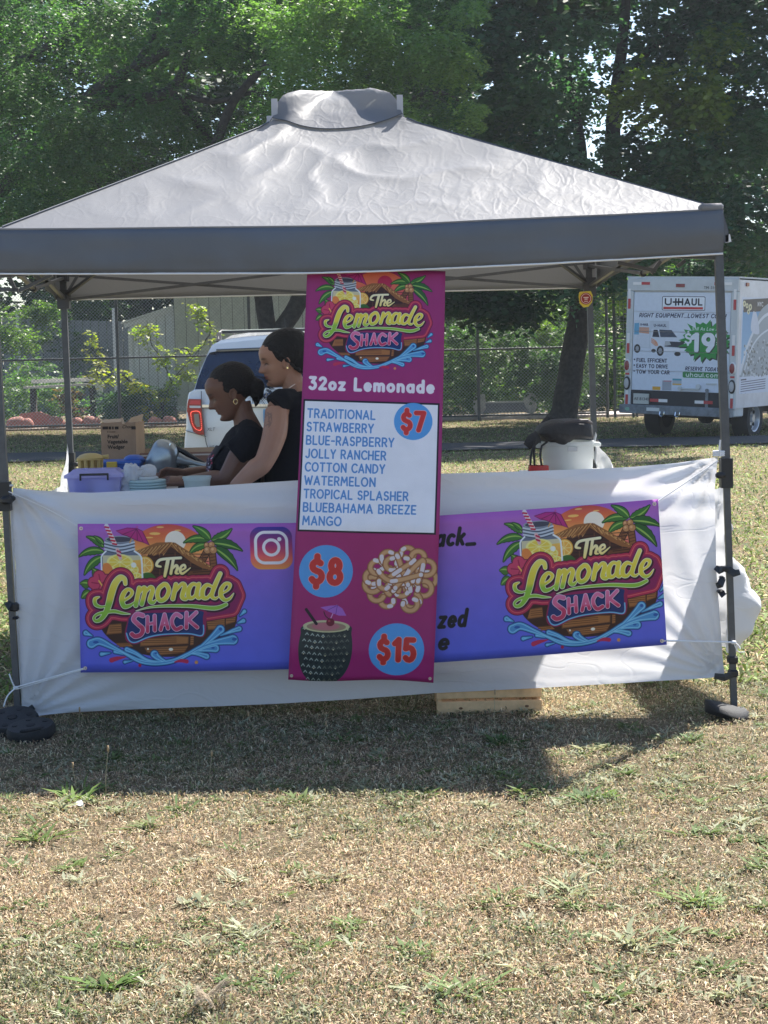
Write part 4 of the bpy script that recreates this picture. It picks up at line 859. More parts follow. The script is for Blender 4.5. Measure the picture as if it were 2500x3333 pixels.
# valances ---------------------------------------------------------------------------
ftop = [(-22, 749), (300, 747), (625, 743), (1250, 737), (1627, 718), (2003, 702), (2300, 686), (2354, 683)]
fbot = [(-22, 890), (300, 890), (633, 889), (1000, 888), (1250, 881), (1777, 857), (2229, 831), (2354, 824)]
def fval(u, v):
    px = -22 + 2376 * u; Y = YF0 - .05 + (YF1 - YF0) * u; py = interp(ftop, px) * (1 - v) + interp(fbot, px) * v
    q = W(px, py, Y); q.y += -.014 * math.sin(v * math.pi) - .010 * noise.noise((px * .003, v * 3, 2)) - .012 * noise.noise((px * .012, v * 1.5, 5)) * v
    return q
# roof skin: four panels, slightly hollow, pinched round a cap
TL = [FL_t, FR_t, BR_t, BL_t]
def prof_z(f): return float(np.interp(f, [0, .25, .5, .75, .82, .9, 1], [0, .235, .47, .71, .80, .91, .97]))
def roofpt(k, u, v):      # k side, u along side, v 0 eave .. 1 apex
    a, b = TL[k], TL[(k + 1) % 4]
    e = a.lerp(b, u)
    hip = lambda A: A.lerp(apex, v)
    p = hip(a).lerp(hip(b), u)
    f = v
    # ridge-like top: flattened crown of about .9 m
    z = zt + (apex_z - zt) * prof_z(f)
    if k == 0: p = p + (fval(u, 0) - a.lerp(b, u)) * (1 - v) ** 4
    sag = .05 * math.sin(math.pi * u) * math.sin(math.pi * min(1, v * 1.05)) * (1 - .3 * v)
    eave = zt - (zt + (fval(u, 0).z - zt) * (1 - v) ** 4) if k == 0 else .02 * math.sin(math.pi * u) * (1 - v)
    n = noise.noise((p.x * 1.6, p.y * 1.6, k * 3.1)) * .010 + noise.noise((p.x * 5 + 2, p.y * 4, k)) * .008
    n2 = (1 - abs(noise.noise((p.x * 3.5 + 9, p.y * 2.5, k * 2)))) ** 6 * .012
    amp = math.sin(math.pi * min(max(v, 0), 1)) ** .6 * min(1, 6 * u, 6 * (1 - u)) * min(1, v * 7)
    return Vector((p.x, p.y, z - sag - eave + (n + n2) * amp))
for k in range(4):
    o = surf('roof_panel', lambda u, v, k=k: roofpt(k, u, v * .84), 90, 56, M_roof, tent)
# raised vent cap over the crown, its hem hanging just above the panels
CORNZ = apex_z - .085
def cappt(k, u, v):
    s0 = .80 - .045 * math.sin(math.pi * u); v2 = s0 + (1 - s0) * v; p = roofpt(k, u, v2)
    e = abs(2 * u - 1) ** 6; zh_ = roofpt(k, u, s0).z + .010; top_ = apex_z - .03 * e; f = 1 - (1 - v) ** (1.22 + 8 * e)
    zc = zh_ + (top_ - zh_) * f + (.010 * noise.noise((p.x * 6, p.y * 6, 7 + k)) + .007 * noise.noise((p.x * 15, p.y * 13, k))) * min(1, v * 6)
    out = Vector((p.x - apex.x, p.y - apex.y, 0)) * (.03 * (1 - v) * e)
    return Vector((p.x, p.y, max(zc, p.z + .008))) + out
vent = None
for k in range(4):
    o = surf('vent_cap', lambda u, v, k=k: cappt(k, u, v), 26, 12, M_roof, tent)
# seam cords along hips and cap hem
for k in range(4): b = MB(); b.tube([roofpt(k, 0.004, v * .78) + Vector((0, 0, .004)) for v in np.linspace(0.02, 1, 24)], .004, 5); b.build('hip_seam', mat('seam', (.1, .11, .13), .7), tent)
b = MB()
for k in range(4): b.tube([cappt(k, u, 0) + Vector((0, 0, -.002)) for u in np.linspace(0, 1, 26)], .0022, 5)
b.build('cap_hem', mat('seam', (.1, .11, .13), .7), tent)
# vent tabs standing up at the two visible crown corners
tabm = mat('tab_fabric', (.5, .5, .52), .7, trans=.25)
for k in range(4):
    lo_ = roofpt(k, 0.004, .80); hi_ = Vector((lo_.x, lo_.y, CORNZ + .005)); b = MB(); b.beam(lo_ - Vector((0, 0, .02)), hi_ + Vector((0, 0, .006)), .03, .012, up=(0, 1, 0)); b.build('vent_tab', tabm, tent)
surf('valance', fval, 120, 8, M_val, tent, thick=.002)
b = MB(); b.tube([fval(u, 1.01) for u in np.linspace(0, 1, 60)], .0045, 6); b.build('piping', M_pipe, tent, smooth='all')
b = MB(); b.tube([fval(u, -.01) + Vector((0, .004, .002)) for u in np.linspace(0, 1, 60)], .0055, 6); b.build('eave_hem', M_roof, tent, smooth='all')
VH = zt - .30
def sideval(A, B, rise, k):
    def f(u, v):
        p = A.lerp(B, u); h = .19 * (1 - rise * (1 - u) ** .7)
        n = (B - A).normalized().cross(Vector((0, 0, 1)))
        return Vector((p.x, p.y, p.z - h * v)) + n * (.02 * noise.noise((u * 9, v, k)) * v)
    return f
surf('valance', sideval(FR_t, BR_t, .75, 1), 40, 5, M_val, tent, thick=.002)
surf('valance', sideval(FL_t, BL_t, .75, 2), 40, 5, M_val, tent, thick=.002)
surf('valance', sideval(BR_t, BL_t, 0, 3), 60, 5, M_roof, tent, thick=.002)
b = MB(); fb = sideval(BR_t, BL_t, 0, 3); b.tube([fb(u, 1.0) for u in np.linspace(0, 1, 30)], .004, 6); b.build('piping', M_pipe, tent, smooth='all')
# corner pocket of the roof at the right end, with a loop tag
b = MB(); q = W(2315, 672, YF1 - .03); b.bbox((q.x - .05, q.y - .02, q.z - .02), (q.x + .05, q.y + .06, q.z + .012), .01); b.build('corner_pocket', M_roof, tent, smooth=True)
b = MB(); q = W(2362, 720, YF1); b.prism([q + Vector(v) for v in ((-.008, 0, .03), (.012, 0, -.04), (.012, 0, -.085), (-.008, 0, -.09))], (0, .006, 0)); b.build('corner_strap', M_val, tent)
b = MB(); q = W(2370, 776, YF1); b.prism([q + Vector(v) for v in ((-.012, 0, .012), (.008, 0, .018), (.014, 0, -.014), (-.01, 0, -.018))], (0, .004, 0)); b.build('care_tag', mat('white_tag', C(240, 240, 240)), tent)
# legs --------------------------------------------------------------------------------
def leg(top, foot, slider_z, lab=None, side=1, wide=.034):
    foot = Vector(foot); top = Vector(top)
    b = MB(); mid = top.lerp(foot, (top.z - slider_z) / (top.z - foot.z))
    b.beam(top, mid, wide, wide, up=(0, 1, 0)); b.beam(mid, foot, wide * .78, wide * .78, up=(0, 1, 0))
    o = b.build('leg', M_pole, tent)
    b = MB(); b.beam(mid + Vector((0, 0, .05)), mid - Vector((0, 0, .075)), wide * 1.45, wide * 1.6, up=(0, 1, 0)); b.sphere(mid + Vector((side * .028, -.028, -.02)), (.024, .014, .016), 10)
    b.build('slider_lock', M_plastic, o, smooth=True)
    b = MB(); b.beam(foot + Vector((0, 0, .012)), foot, .1, .1, up=(0, 1, 0)); b.build('foot_plate', M_pole, o)
    return o
LFt = W(-32, 800, YF0); LFf = W(60, 2330, YF0); LFf.z = .005; RFt = W(2337, 760, YF1); RFf = W(2390, 2333, YF1); RFf.z = .005
LBt = W(203, 860, YB0); LBf = W(252, 2000, YB0); LBf.z = .005; RBt = W(1916, 850, YB1); RBf = W(1951, 1980, YB1); RBf.z = .005
legLF = leg(LFt, LFf, 1.0, side=1); legRF = leg(RFt, RFf, W(2345, 1530, YF1).z, side=-1); legLB = leg(LBt, LBf, .98); legRB = leg(RBt, RBf, .98, side=-1)
M_fit = mat('grey_plastic', (.05, .052, .06), .5)
def head(leg_, top, z, side):
    b = MB(); t = Vector(top); b.beam(Vector((t.x, t.y, z + .05)), Vector((t.x, t.y, z - .06)), .062, .062, up=(0, 1, 0)); b.build('bracket', M_fit, leg_, smooth=True)
for l_, t_, s_ in ((legLB, LBt, 1), (legRB, RBt, -1)):
    b = MB(); b.beam(Vector((t_.x, t_.y, 2.12)), Vector((t_.x + .002, t_.y, 2.04)), .062, .062, up=(0, 1, 0)); b.build('top_bracket', M_fit, l_)
    zz = 1.93; f_k = (2.1 - zz) / 2.1
    p = t_.lerp(Vector((LBf if l_ is legLB else RBf)), (t_.z - zz) / t_.z); b = MB(); b.beam(p + Vector((0, 0, .06)), p - Vector((0, 0, .05)), .07, .07, up=(0, 1, 0)); b.build('truss_bracket', M_fit, l_)
# scissor trusses on the four sides
def truss(A, B, zh, zl, n=2):
    for i in range(n):
        a = A.lerp(B, i / n); b_ = A.lerp(B, (i + 1) / n)
        top0, top1 = (zh, zl)
        for (za, zb) in ((zh, zl), (zl, zh)) if i % 1 == 0 else ():
            # ends meet low at the middle of the side
            z0, z1 = (za, zb)
            b = MB(); off = .009 if za == zh else -.009
            b.beam(Vector((a.x, a.y + off, z0)), Vector((b_.x, b_.y + off, z1)), .022, .016); b.build('truss_bar', M_pole, tent)
    for i in range(1, n):
        q = A.lerp(B, i / n); b = MB(); b.lathe([(.018, -.02), (.018, .02)], (q.x, q.y, zl), 10, axis='Y'); b.build('truss_joint', M_plastic, tent)
ctr = lambda a, b: (a + b) / 2
def at(p, q, z): return p.lerp(q, (p.z - z) / (p.z - q.z))
zl, zh = 1.945, 2.115
A1, B1 = at(LBt, LBf, zl), at(RBt, RBf, zl)
truss(A1, B1, 2.08, 1.93); A2, B2 = at(LFt, LFf, zl), at(RFt, RFf, zl); truss(A2, B2, 2.02, 1.93); truss(A2, A1, 2.06, 1.94); truss(B2, B1, 2.06, 1.94)
for p in (A1, B1, A2, B2):
    q = p.lerp(Vector((apex.x, apex.y, 0)), .45); b = MB(); b.beam(Vector((p.x, p.y, 1.95)), Vector((q.x, q.y, 2.36)), .02, .016); b.build('roof_strut', M_pole, tent)
    q2 = p.lerp(Vector((apex.x, apex.y, 0)), .95); b = MB(); b.beam(Vector((q.x, q.y, 2.36)), Vector((q2.x, q2.y, 2.62)), .02, .016); b.build('roof_strut', M_pole, tent)
for p, q in ((A1, .12), (B1, -.12)):
    b = MB(); b.beam(Vector((p.x, p.y - .02, 1.93)), Vector((p.x + q, p.y - .02, 2.12)), .016, .016); b.build('corner_brace', M_pole, tent)
b = MB(); b.lathe([(.03, 2.45), (.045, 2.5), (.045, 2.66), (.02, apex_z - .06)], (apex.x, apex.y, 0), 12); b.build('center_hub', M_fit, tent)
# loose knee braces seen below the front valance
for (x0, y0, x1, y1, Y) in ((2010, 855, 2135, 882, YF1 + .5), (2120, 890, 2150, 850, YF1 + .5), (2205, 868, 2230, 848, YF1 + .3), (0, 940, 60, 945, YF0 + .4), (55, 950, 170, 895, YF0 + .9), (30, 900, 50, 945, YF0 + .4)):
    b = MB(); b.beam(W(x0, y0, Y), W(x1, y1, Y), .02, .016); b.build('knee_brace', M_pole, tent)
# hook-and-loop straps
def strap(l_, px, py, Y, w_, h_, tail=None):
    q = W(px, py, Y); b = MB(); b.bbox((q.x - w_ / 2, q.y - .026, q.z - h_ / 2), (q.x + w_ / 2, q.y + .026, q.z + h_ / 2), .006)
    if tail:
        a = q + Vector((0, -.02, 0)); e = W(tail[0], tail[1], Y - .03); m = (a + e) / 2 + Vector((0, -.01, -.01)); b.tube([a, m, e], [(.003, .016), (.003, .018), (.002, .014)], 6, ell=(0, 1, 0))
    b.build('strap', M_plastic, l_)
strap(legLF, 55, 2325, YF0, .045, .05, (110, 2300)); strap(legLF, 48, 1975, YF0, .04, .035, (22, 1960)); strap(legLF, 52, 2010, YF0, .03, .012)
strap(legRF, 2368, 1852, YF1, .04, .022, (2408, 1862)); strap(legRF, 2350, 1850, YF1, .05, .018, (2328, 1846)); strap(legRF, 2350, 1880, YF1, .022, .012, (2332, 1908)); strap(legRF, 2345, 1925, YF1, .03, .016, (2358, 1930))
strap(legRF, 2384, 2146, YF1, .042, .032); strap(legRF, 2386, 2190, YF1, .04, .03, (2325, 2200))
b = MB(); q = W(2345, 1486, YF1 - .03)
for k in range(3): b.lathe([(.026, 0), (.029, .004), (.026, .008)], (q.x, q.y + .03, q.z + .008 * k), 14)
b.tube([q, q + Vector((-.004, .0, .035)), q + Vector((.0, 0, .07))], .004, 5); b.build('cord_wrap', M_cord, legRF, smooth=True)
b = MB(); q = W(20, 1585, YF0 - .03); b.lathe([(.022, 0), (.026, .004), (.022, .008)], (q.x, q.y + .03, q.z), 14); b.build('cord_wrap', M_cord, legLF, smooth=True)
b = MB(); q = W(15, 1628, YF0 - .03); b.sphere(q + Vector((.01, 0, 0)), (.03, .03, .022), 10); b.build('pull_knob', M_plastic, legLF, smooth=True)
# round tag on rear right leg
t = thing('hang_tag', 'small yellow tag with a red round badge hanging on the rear right tent leg', 'tag', W(1910, 1000, YB1 - .05))
b = MB(); q = W(1907, 972, YB1 - .05); k = 1 / F * 11
pl = [(-20, -22), (16, -24), (22, -10), (20, 12), (8, 26), (-8, 28), (-20, 14), (-23, -6)]
b.prism([q + Vector((x * k, 0, -y * k)) for x, y in pl], (0, .006, 0)); b.build('card', mat('tag_yellow', C(214, 190, 60)), t)
b = MB(); b.lathe([(19 * k, 0), (19 * k, .003)], q + Vector((0, -.004, 0)), 24, axis='Y'); b.build('badge', mat('tag_red', C(150, 44, 40)), t)
b = MB(); b.lathe([(14.5 * k, 0), (14.5 * k, .003), (16 * k, .003), (16 * k, 0)], q + Vector((0, -.0065, 0)), 24, axis='Y', cap=False)
for dx, dz, a, c in ((0, -7, 8, 3), (0, -2, 5, 3), (-3, 5, 2, 3), (3, 5, 2, 3)): b.box((q.x + (dx - a) * k, q.y - .010, q.z + (-dz - 2 - c) * k), (q.x + (dx + a) * k, q.y - .007, q.z + (-dz - 2) * k))
b.build('emblem', mat('tag_pale', C(225, 200, 190)), t)
# foot weights -------------------------------------------------------------------------
M_rub = mat('weight_rubber', (.010, .011, .013), .75, noise_s=60, noise_a=.3, bump=.2, bump_s=200)
def weight(label, c, rad, th, tilt, rz, holes=5):
    t = thing('foot_weight', label, 'tent weight', c, group='black tent foot weights'); s = MB()
    s.lathe([(rad * .2, 0), (rad * .9, 0), (rad, th * .25), (rad, th * .7), (rad * .93, th), (rad * .2, th), (rad * .16, th * .8), (rad * .16, th * .2)], (0, 0, 0), 40, cap=False)
    hb = MB(); hb.lathe([(rad * .17, th * .3), (rad * .17, th * 1.02)], (0, 0, 0), 16); hbs = [hb]
    for i in range(holes):
        a = 6.283 * i / holes + .4; x, y = rad * .66 * math.cos(a), rad * .66 * math.sin(a)
        hh = MB(); hh.lathe([(rad * .12, th * .9), (rad * .12, th + .002)], (x, y, 0), 14); hbs.append(hh)
    gb_ = MB(); gb_.bbox((-rad * .45, -rad * .86, th * .95), (rad * .45, -rad * .72, th * 1.25), .006)
    M = Matrix.Translation(c) @ Euler((tilt[0], tilt[1], rz)).to_matrix().to_4x4()
    s.xf(M); gb_.xf(M)
    s.build('plate', M_rub, t, smooth=True); [h_.xf(M).build('hole', mat('hole_black', (.004, .004, .005), .8), t) for h_ in hbs]; gb_.build('handle', M_rub, t, smooth=True)
    return t
q = G(95, 2440); weight('round black foot weight nearest the camera at the front left leg', Vector((q.x - .02, q.y + .17, .02)), .10, .05, (R(8), R(-5), 0), .2)
q = G(-20, 2430); weight('flat black foot weight with round holes, cut by the left edge', Vector((q.x + .03, q.y + .26, .03)), .11, .045, (R(9), R(-14), 0), .9, 6)
# right one stands on edge, leaning on its leg
t = thing('foot_weight', 'black foot weight tipped on its edge at the front right leg', 'tent weight', G(2395, 2370), group='black tent foot weights')
a = W(2312, 2312, YF1 - .22); e = W(2450, 2350, YF1 - .22); ax = (e - a)
s = MB(); ring = []
for f in np.linspace(-.02, 1.02, 14):
    c = a + ax * f; w_ = .028 + .004 * math.sin(f * math.pi); d = .11 * math.sqrt(max(0.02, 1 - (2 * f - 1) ** 2))
    ring.append([c + Vector((0, 0.10 + d * 1.0 * math.cos(x), 0)) * 1 + Vector((0, 0, w_ * math.sin(x))) for x in np.linspace(0, 6.283, 14, endpoint=False)])
s.loft(ring); s.build('plate', M_rub, t, smooth=True)
b = MB(); c = a + ax * .8 + Vector((0, -.012, -.022)); b.bbox((c.x - .05, c.y, c.z - .018), (c.x + .045, c.y + .03, c.z + .008), .006); b.build('handle', mat('hole_black', (.004, .004, .005), .8), t)
b = MB(); c = a + ax * .44 + Vector((0, -.01, -.045)); b.sphere(c, (.009, .008, .014), 8); b.build('plug', mat('orange_plug', C(214, 74, 30)), t, smooth=True)
# ================================================================ CLOTH WALLS
def cloth_mat(name, col, tr):
    m = bpy.data.materials.new(name); m.use_nodes = True; t = m.node_tree; N = t.nodes; L = t.links; p = N['Principled BSDF']
    p.inputs['Base Color'].default_value = col + (1,); p.inputs['Roughness'].default_value = .75; p.inputs['Specular IOR Level'].default_value = .25
    tc = N.new('ShaderNodeTexCoord'); mp = N.new('ShaderNodeMapping'); mp.inputs['Scale'].default_value = (1, 1, 1.6); mp.inputs['Rotation'].default_value = (0, .5, 0); L.new(tc.outputs['Object'], mp.inputs[0])
    n = N.new('ShaderNodeTexNoise'); n.inputs['Scale'].default_value = 3; n.inputs['Detail'].default_value = 5; n.inputs['Roughness'].default_value = .5; n.inputs['Distortion'].default_value = .6; L.new(mp.outputs[0], n.inputs[0])
    n2 = N.new('ShaderNodeTexNoise'); n2.inputs['Scale'].default_value = 7; n2.inputs['Detail'].default_value = 1; n2.inputs['Distortion'].default_value = .8; mp2 = N.new('ShaderNodeMapping'); mp2.inputs['Scale'].default_value = (.35, 1, 1); mp2.inputs['Rotation'].default_value = (0, -.35, 0); L.new(tc.outputs['Object'], mp2.inputs[0]); L.new(mp2.outputs[0], n2.inputs[0])
    a_ = N.new('ShaderNodeMath'); a_.operation = 'SUBTRACT'; a_.inputs[1].default_value = .5; L.new(n2.outputs[0], a_.inputs[0]); b_ = N.new('ShaderNodeMath'); b_.operation = 'ABSOLUTE'; L.new(a_.outputs[0], b_.inputs[0])
    r = N.new('ShaderNodeMapRange'); r.inputs[1].default_value = 0; r.inputs[2].default_value = .03; r.inputs[3].default_value = .35; r.inputs[4].default_value = 0; L.new(b_.outputs[0], r.inputs[0])
    ad = N.new('ShaderNodeMath'); ad.operation = 'MULTIPLY_ADD'; ad.inputs[1].default_value = 3.0; L.new(n.outputs[0], ad.inputs[0]); L.new(r.outputs[0], ad.inputs[2])
    b = N.new('ShaderNodeBump'); b.inputs['Strength'].default_value = .28; b.inputs['Distance'].default_value = .015; L.new(ad.outputs[0], b.inputs['Height']); L.new(b.outputs[0], p.inputs['Normal'])
    T = N.new('ShaderNodeBsdfTranslucent'); T.inputs[0].default_value = col + (1,); L.new(b.outputs[0], T.inputs['Normal']); mx = N.new('ShaderNodeMixShader'); mx.inputs[0].default_value = tr
    L.new(p.outputs[0], mx.inputs[1]); L.new(T.outputs[0], mx.inputs[2]); L.new(mx.outputs[0], N['Material Output'].inputs[0]); return m
M_cloth = cloth_mat('white_polyester', (.72, .73, .77), .30)
M_cloth2 = cloth_mat('thin_polyester', (.66, .67, .69), .3)
top = [(40, 1588), (120, 1596), (211, 1602), (300, 1604), (500, 1594), (958, 1564), (1200, 1553), (1440, 1541), (1700, 1534), (1937, 1526), (2063, 1520), (2200, 1508), (2335, 1488)]
bot = [(72, 2336), (150, 2325), (262, 2317), (500, 2307), (900, 2290), (1150, 2276), (1417, 2256), (1800, 2236), (2100, 2219), (2361, 2203)]
lx = [(0, 42), (.1, 40), (.6, 62), (1, 72)]; rx = [(0, 2338), (.12, 2326), (.5, 2330), (1, 2361)]
YS0, YS1 = YF0 - .0, YF1 + .01
corners = [W(42, 1588, YS0), W(2338, 1488, YS1), W(72, 2336, YS0), W(2361, 2203, YS1)]
def sheet(u, v):
    xl, xr = interp(lx, v), interp(rx, v); px = xl + (xr - xl) * u
    t_ = interp(top, px); b_ = interp(bot, px); py = t_ + (b_ - t_) * v
    q = W(px, py, YS0 + (YS1 - YS0) * u)
    d = 0
    for i, c in enumerate(corners):     # tension folds fan out of the tied corners
        dx, dz = q.x - c.x, q.z - c.z; r = math.hypot(dx, dz); a = math.atan2(dz, dx)
        d += .015 * math.sin(a * (17 + 3 * i) + i + 2.5 * noise.noise((a * 3, r * 1.5, i))) * math.exp(-r / .5) * min(1, r / .06)
    d += .010 * math.sin(q.z * 46 + 3 * noise.noise((q.x * 1.3, q.z * 2, 0)) + q.x * 1.6) * math.exp(-((q.z - .95) / .12) ** 2)
    d += .022 * noise.noise((q.x * 1.1, q.z * 1.8, 4)) + .006 * noise.noise((q.x * 4 + q.z * 3, q.z * 6 - q.x * 2, 8))
    q.y += d - .05 * math.sin(math.pi * u) * math.sin(math.pi * v)
    return q
wall = surf('sidewall_cloth', sheet, 220, 80, M_cloth)
tag(wall, 'long white cloth stretched between the two front legs as a counter front', 'cloth wall')
# folded selvedge strip behind the left leg edge
o = surf('selvedge', lambda u, v: W(30 + 10 * u + v * 28, 1600 + 620 * v + 40 * u, YS0 + .05), 3, 30, M_cloth, wall)
# side and rear pieces
def wallr(u, v):     # right side wall, billowing outward
    A = RFf.lerp(RFt, .0); top_ = [(0, 1.02), (.12, .93), (.45, .80), (.8, .84), (.93, .98), (1, 1.09)]
    x = RFt.x * .45 + RFf.x * .55; p = Vector((x, YF1 + .03, 0)).lerp(Vector((RBf.x - .02, YB1, 0)), u)
    zt_ = interp(top_, u); zb = interp([(0, .26), (.05, .22), (.2, .20), (1, .16)], u)
    z = zt_ + (zb - zt_) * v
    bul = .165 * math.exp(-((u - .10) / .10) ** 2) * (.25 + .95 * math.exp(-((v - .72) / .26) ** 2)) * min(1, u * 30) + .05 * math.sin(math.pi * u)
    return Vector((p.x + bul + .012 * noise.noise((u * 30, v * 6, 1)) + .03 * noise.noise((u * 14, v * 9, 3)) + .012 * noise.noise((u * 40, v * 20, 5)), p.y, z))
o = surf('sidewall_cloth', wallr, 110, 44, M_cloth2); tag(o, 'thin white side cloth bulging out behind the front right leg', 'cloth wall')
def walll(u, v):
    top_ = [(0, 1.0), (.1, .93), (.5, .87), (.85, .86), (.95, .98), (1, 1.10)]
    p = Vector((LFf.x - .0, YF0 + .05, 0)).lerp(Vector((LBf.x - .02, YB0, 0)), u); zt_ = interp(top_, u); z = zt_ + (.12 - zt_) * v
    return Vector((p.x - .03 * math.sin(math.pi * u) + .014 * noise.noise((u * 14, v * 7, 6)), p.y, z))
o = surf('sidewall_cloth', walll, 70, 30, M_cloth2); tag(o, 'thin white side cloth tied to the rear left leg behind the plastic box', 'cloth wall')
# clear bag caught in the right fold
# cords -------------------------------------------------------------------------------
# ================================================================ BANNERS
top = None
lt = [(253, 1705), (600, 1703), (957, 1699), (1200, 1688), (1434, 1674), (1800, 1650), (2141, 1624)]
lb = [(262, 2190), (600, 2182), (937, 2171), (1200, 2161), (1423, 2148), (1800, 2125), (2171, 2099)]
def longb(u, v):
    xt = 253 + 1888 * u; xb = 262 + 1909 * u; px = xt + (xb - xt) * v
    py = interp(lt, xt) * (1 - v) + interp(lb, xb) * v
    # smooth the sag
    q = W(px, py, 7.85 - .17 * u); q.y += .008 * math.sin(u * 5 + v * 2) - .06 * math.sin(math.pi * u); return q
M_long = print_mat('banner_print', banner_long(), .42, .05, .15)
def longuv(b): pass
ban = thing('banner', 'long purple to blue banner with an emblem at each end, tied across the white cloth', 'banner', longb(.5, 1))
def surfuv(name, fn, nu, nv, m, parent, thick=0):
    o = surf(name, lambda u, v: fn(u, v), nu, nv, m, parent); l = o.data.uv_layers[0]
    n = len(o.data.loops); a = np.zeros(n * 2); l.data.foreach_get('uv', a); a = a.reshape(-1, 2); a[:, 1] = 1 - a[:, 1]; l.data.foreach_set('uv', a.ravel())
    if thick: md = o.modifiers.new('s', 'SOLIDIFY'); md.thickness = thick; md.offset = -1
    return o
surfuv('panel', longb, 90, 16, M_long, ban, .0012)
M_brass = mat('grommet_metal', (.6, .6, .6), .3, metal=1)
for u, v in ((.006, .03), (.008, .97), (.993, .03), (.992, .97)):
    q = longb(u, v); b = MB(); b.lathe([(.004, 0), (.008, 0), (.008, .003), (.004, .003)], q + Vector((0, -.003, 0)), 12, axis='Y', cap=False); b.build('grommet', M_brass, ban)
def cord(pts, r=.0032, parent=ban):
    b = MB(); P = [Vector(p) for p in pts]; n = 24; 
    path = [Vector(x) for x in cr([tuple(p) for p in P], 10)] if len(P) > 2 else [P[0].lerp(P[1], i / n) for i in range(n + 1)]
    b.tube(path, r, 5); return b.build('cord', M_cord, parent, smooth='all')
cord([W(28, 1600, YF0 - .04), W(150, 1655, YF0 - .06), longb(.006, .03)], .0022); cord([W(52, 2237, YF0 - .04), longb(.008, .97)], .0038); cord([W(55, 2243, YF0 - .04), longb(.008, .97) + Vector((0, 0, -.004))], .0026)
cord([W(2338, 1500, YF1 - .04), longb(.993, .03)], .0026); cord([W(2385, 2091, YF1 - .04), longb(.992, .97)], .0042)
cord([W(50, 2240, YF0 - .05), W(40, 2220, YF0 - .06), W(30, 2193, YF0 - .06)], .0034); cord([W(50, 2240, YF0 - .05), W(25, 2265, YF0 - .06), W(12, 2300, YF0 - .06)], .0034)
for q in (W(51, 2239, YF0 - .04), W(2388, 2091, YF1 - .04)): b = MB(); b.sphere(q, (.012, .01, .010), 8); b.build('knot', M_cord, ban, smooth='all')
cord([W(2388, 2090, YF1 - .04), W(2402, 2100, YF1 - .02), W(2410, 2112, YF1 - .02)], .003); cord([W(2388, 2092, YF1 - .04), W(2402, 2120, YF1 - .02), W(2424, 2122, YF1)], .002)
def menub(u, v):
    a = (1000.5 + (1450 - 1000.5) * u, 866 + 17 * u); c = (938 + 473 * u, 2212 + 9 * u)
    px = a[0] + (c[0] - a[0]) * v; py = a[1] + (c[1] - a[1]) * v
    px += 5 * math.sin(math.pi * v) * (1 if u > .5 else .4) * abs(2 * u - 1)
    if v > .96: py += 3 * math.sin(u * 7)
    q = W(px, py, 7.87 - .02 * u - .24 * min(1, v * 1.6) + .05 * max(0, v - .93) * 6); q.y += .008 * math.sin(u * 6 + v * 3) + .016 * math.sin(math.pi * u) * (.5 + .5 * math.cos(v * 7)) - .02 * math.exp(-((v - .97) / .03) ** 2) * 0
    return q
M_menu = print_mat('menu_print', banner_menu(), .4, .05, .12)
mb_ = thing('banner', 'tall magenta menu banner with flavour list and price circles hanging from the canopy', 'banner', menub(.5, 1))
surfuv('panel', menub, 24, 90, M_menu, mb_, .0012)
for u in (.022, .975):
    q = menub(u, .99); b = MB(); b.lathe([(.003, 0), (.0065, 0), (.0065, .003), (.003, .003)], q + Vector((0, -.003, 0)), 12, axis='Y', cap=False); b.build('grommet', M_brass, mb_)
# ================================================================ CRATE
M_pine = mat('pine_wood', (.64, .42, .22), .7, noise_s=6, noise_a=.25, bump=.2, bump_s=40)
M_knot = mat('pine_knot', (.16, .08, .035), .8)
cy = 7.86; bl = W(1422, 2332, cy); br = W(1765, 2334, cy); zb = 0.0; h = W(1590, 2235, cy).z
cr_ = thing('wooden_crate', 'pale pine slatted crate standing under the lower edge of the white cloth', 'crate', ((bl.x + br.x) / 2, cy + .14, 0))
x0, x1 = bl.x, br.x; M_ins = M_pine
for k, (za, zc) in enumerate(((.004, .06), (.071, .14), (.15, .215))):
    for yy in (cy, cy + .30): b = MB(); b.bbox((x0, yy, za), (x1, yy + .014, zc), .003); b.build('slat', M_pine, cr_)
for xx in (x0 + .004, x1 - .022):
    for yy in (cy + .0145, cy + .286 - .004): b = MB(); b.bbox((xx, yy, .0), (xx + .018, yy + .016, .22), .002); b.build('corner_post', M_pine, cr_)
    b = MB(); b.bbox((xx, cy + .032, .005), (xx + .014, cy + .28, .21), .003); b.build('end_panel', M_pine, cr_)
b = MB(); b.box((x0 + .02, cy + .033, .01), (x1 - .024, cy + .28, .02)); b.build('base_board', M_pine, cr_)
for px, py in ((1500, 2308), (1715, 2298)):
    q = W(px, py, cy); b = MB(); b.lathe([(.009, 0), (.007, .002)], (q.x, cy - .0005, max(.03, q.z)), 10, axis='Y', sy=.6); b.build('wood_knot', M_knot, cr_)
# ================================================================ text as flat raised lettering
def letters(txt, name, parent, p, right, up, size, m, shear=0, off=0.0, depth=.001):
    cu = bpy.data.curves.new('t', 'FONT'); cu.body = txt; cu.size = size; cu.shear = shear; cu.offset = off; cu.extrude = depth
    ob = bpy.data.objects.new('t', cu); COL.objects.link(ob); dg = bpy.context.evaluated_depsgraph_get(); dg.update()
    me = bpy.data.meshes.new_from_object(ob.evaluated_get(dg)); bpy.data.objects.remove(ob)
    right = Vector(right).normalized(); up = Vector(up).normalized(); n = right.cross(up)
    M = Matrix(((right.x, up.x, n.x, p[0]), (right.y, up.y, n.y, p[1]), (right.z, up.z, n.z, p[2]), (0, 0, 0, 1)))
    b = MB(); b.add([M @ v.co for v in me.vertices], [tuple(q.vertices) for q in me.polygons]); return b.build(name, m, parent, fixn=False)
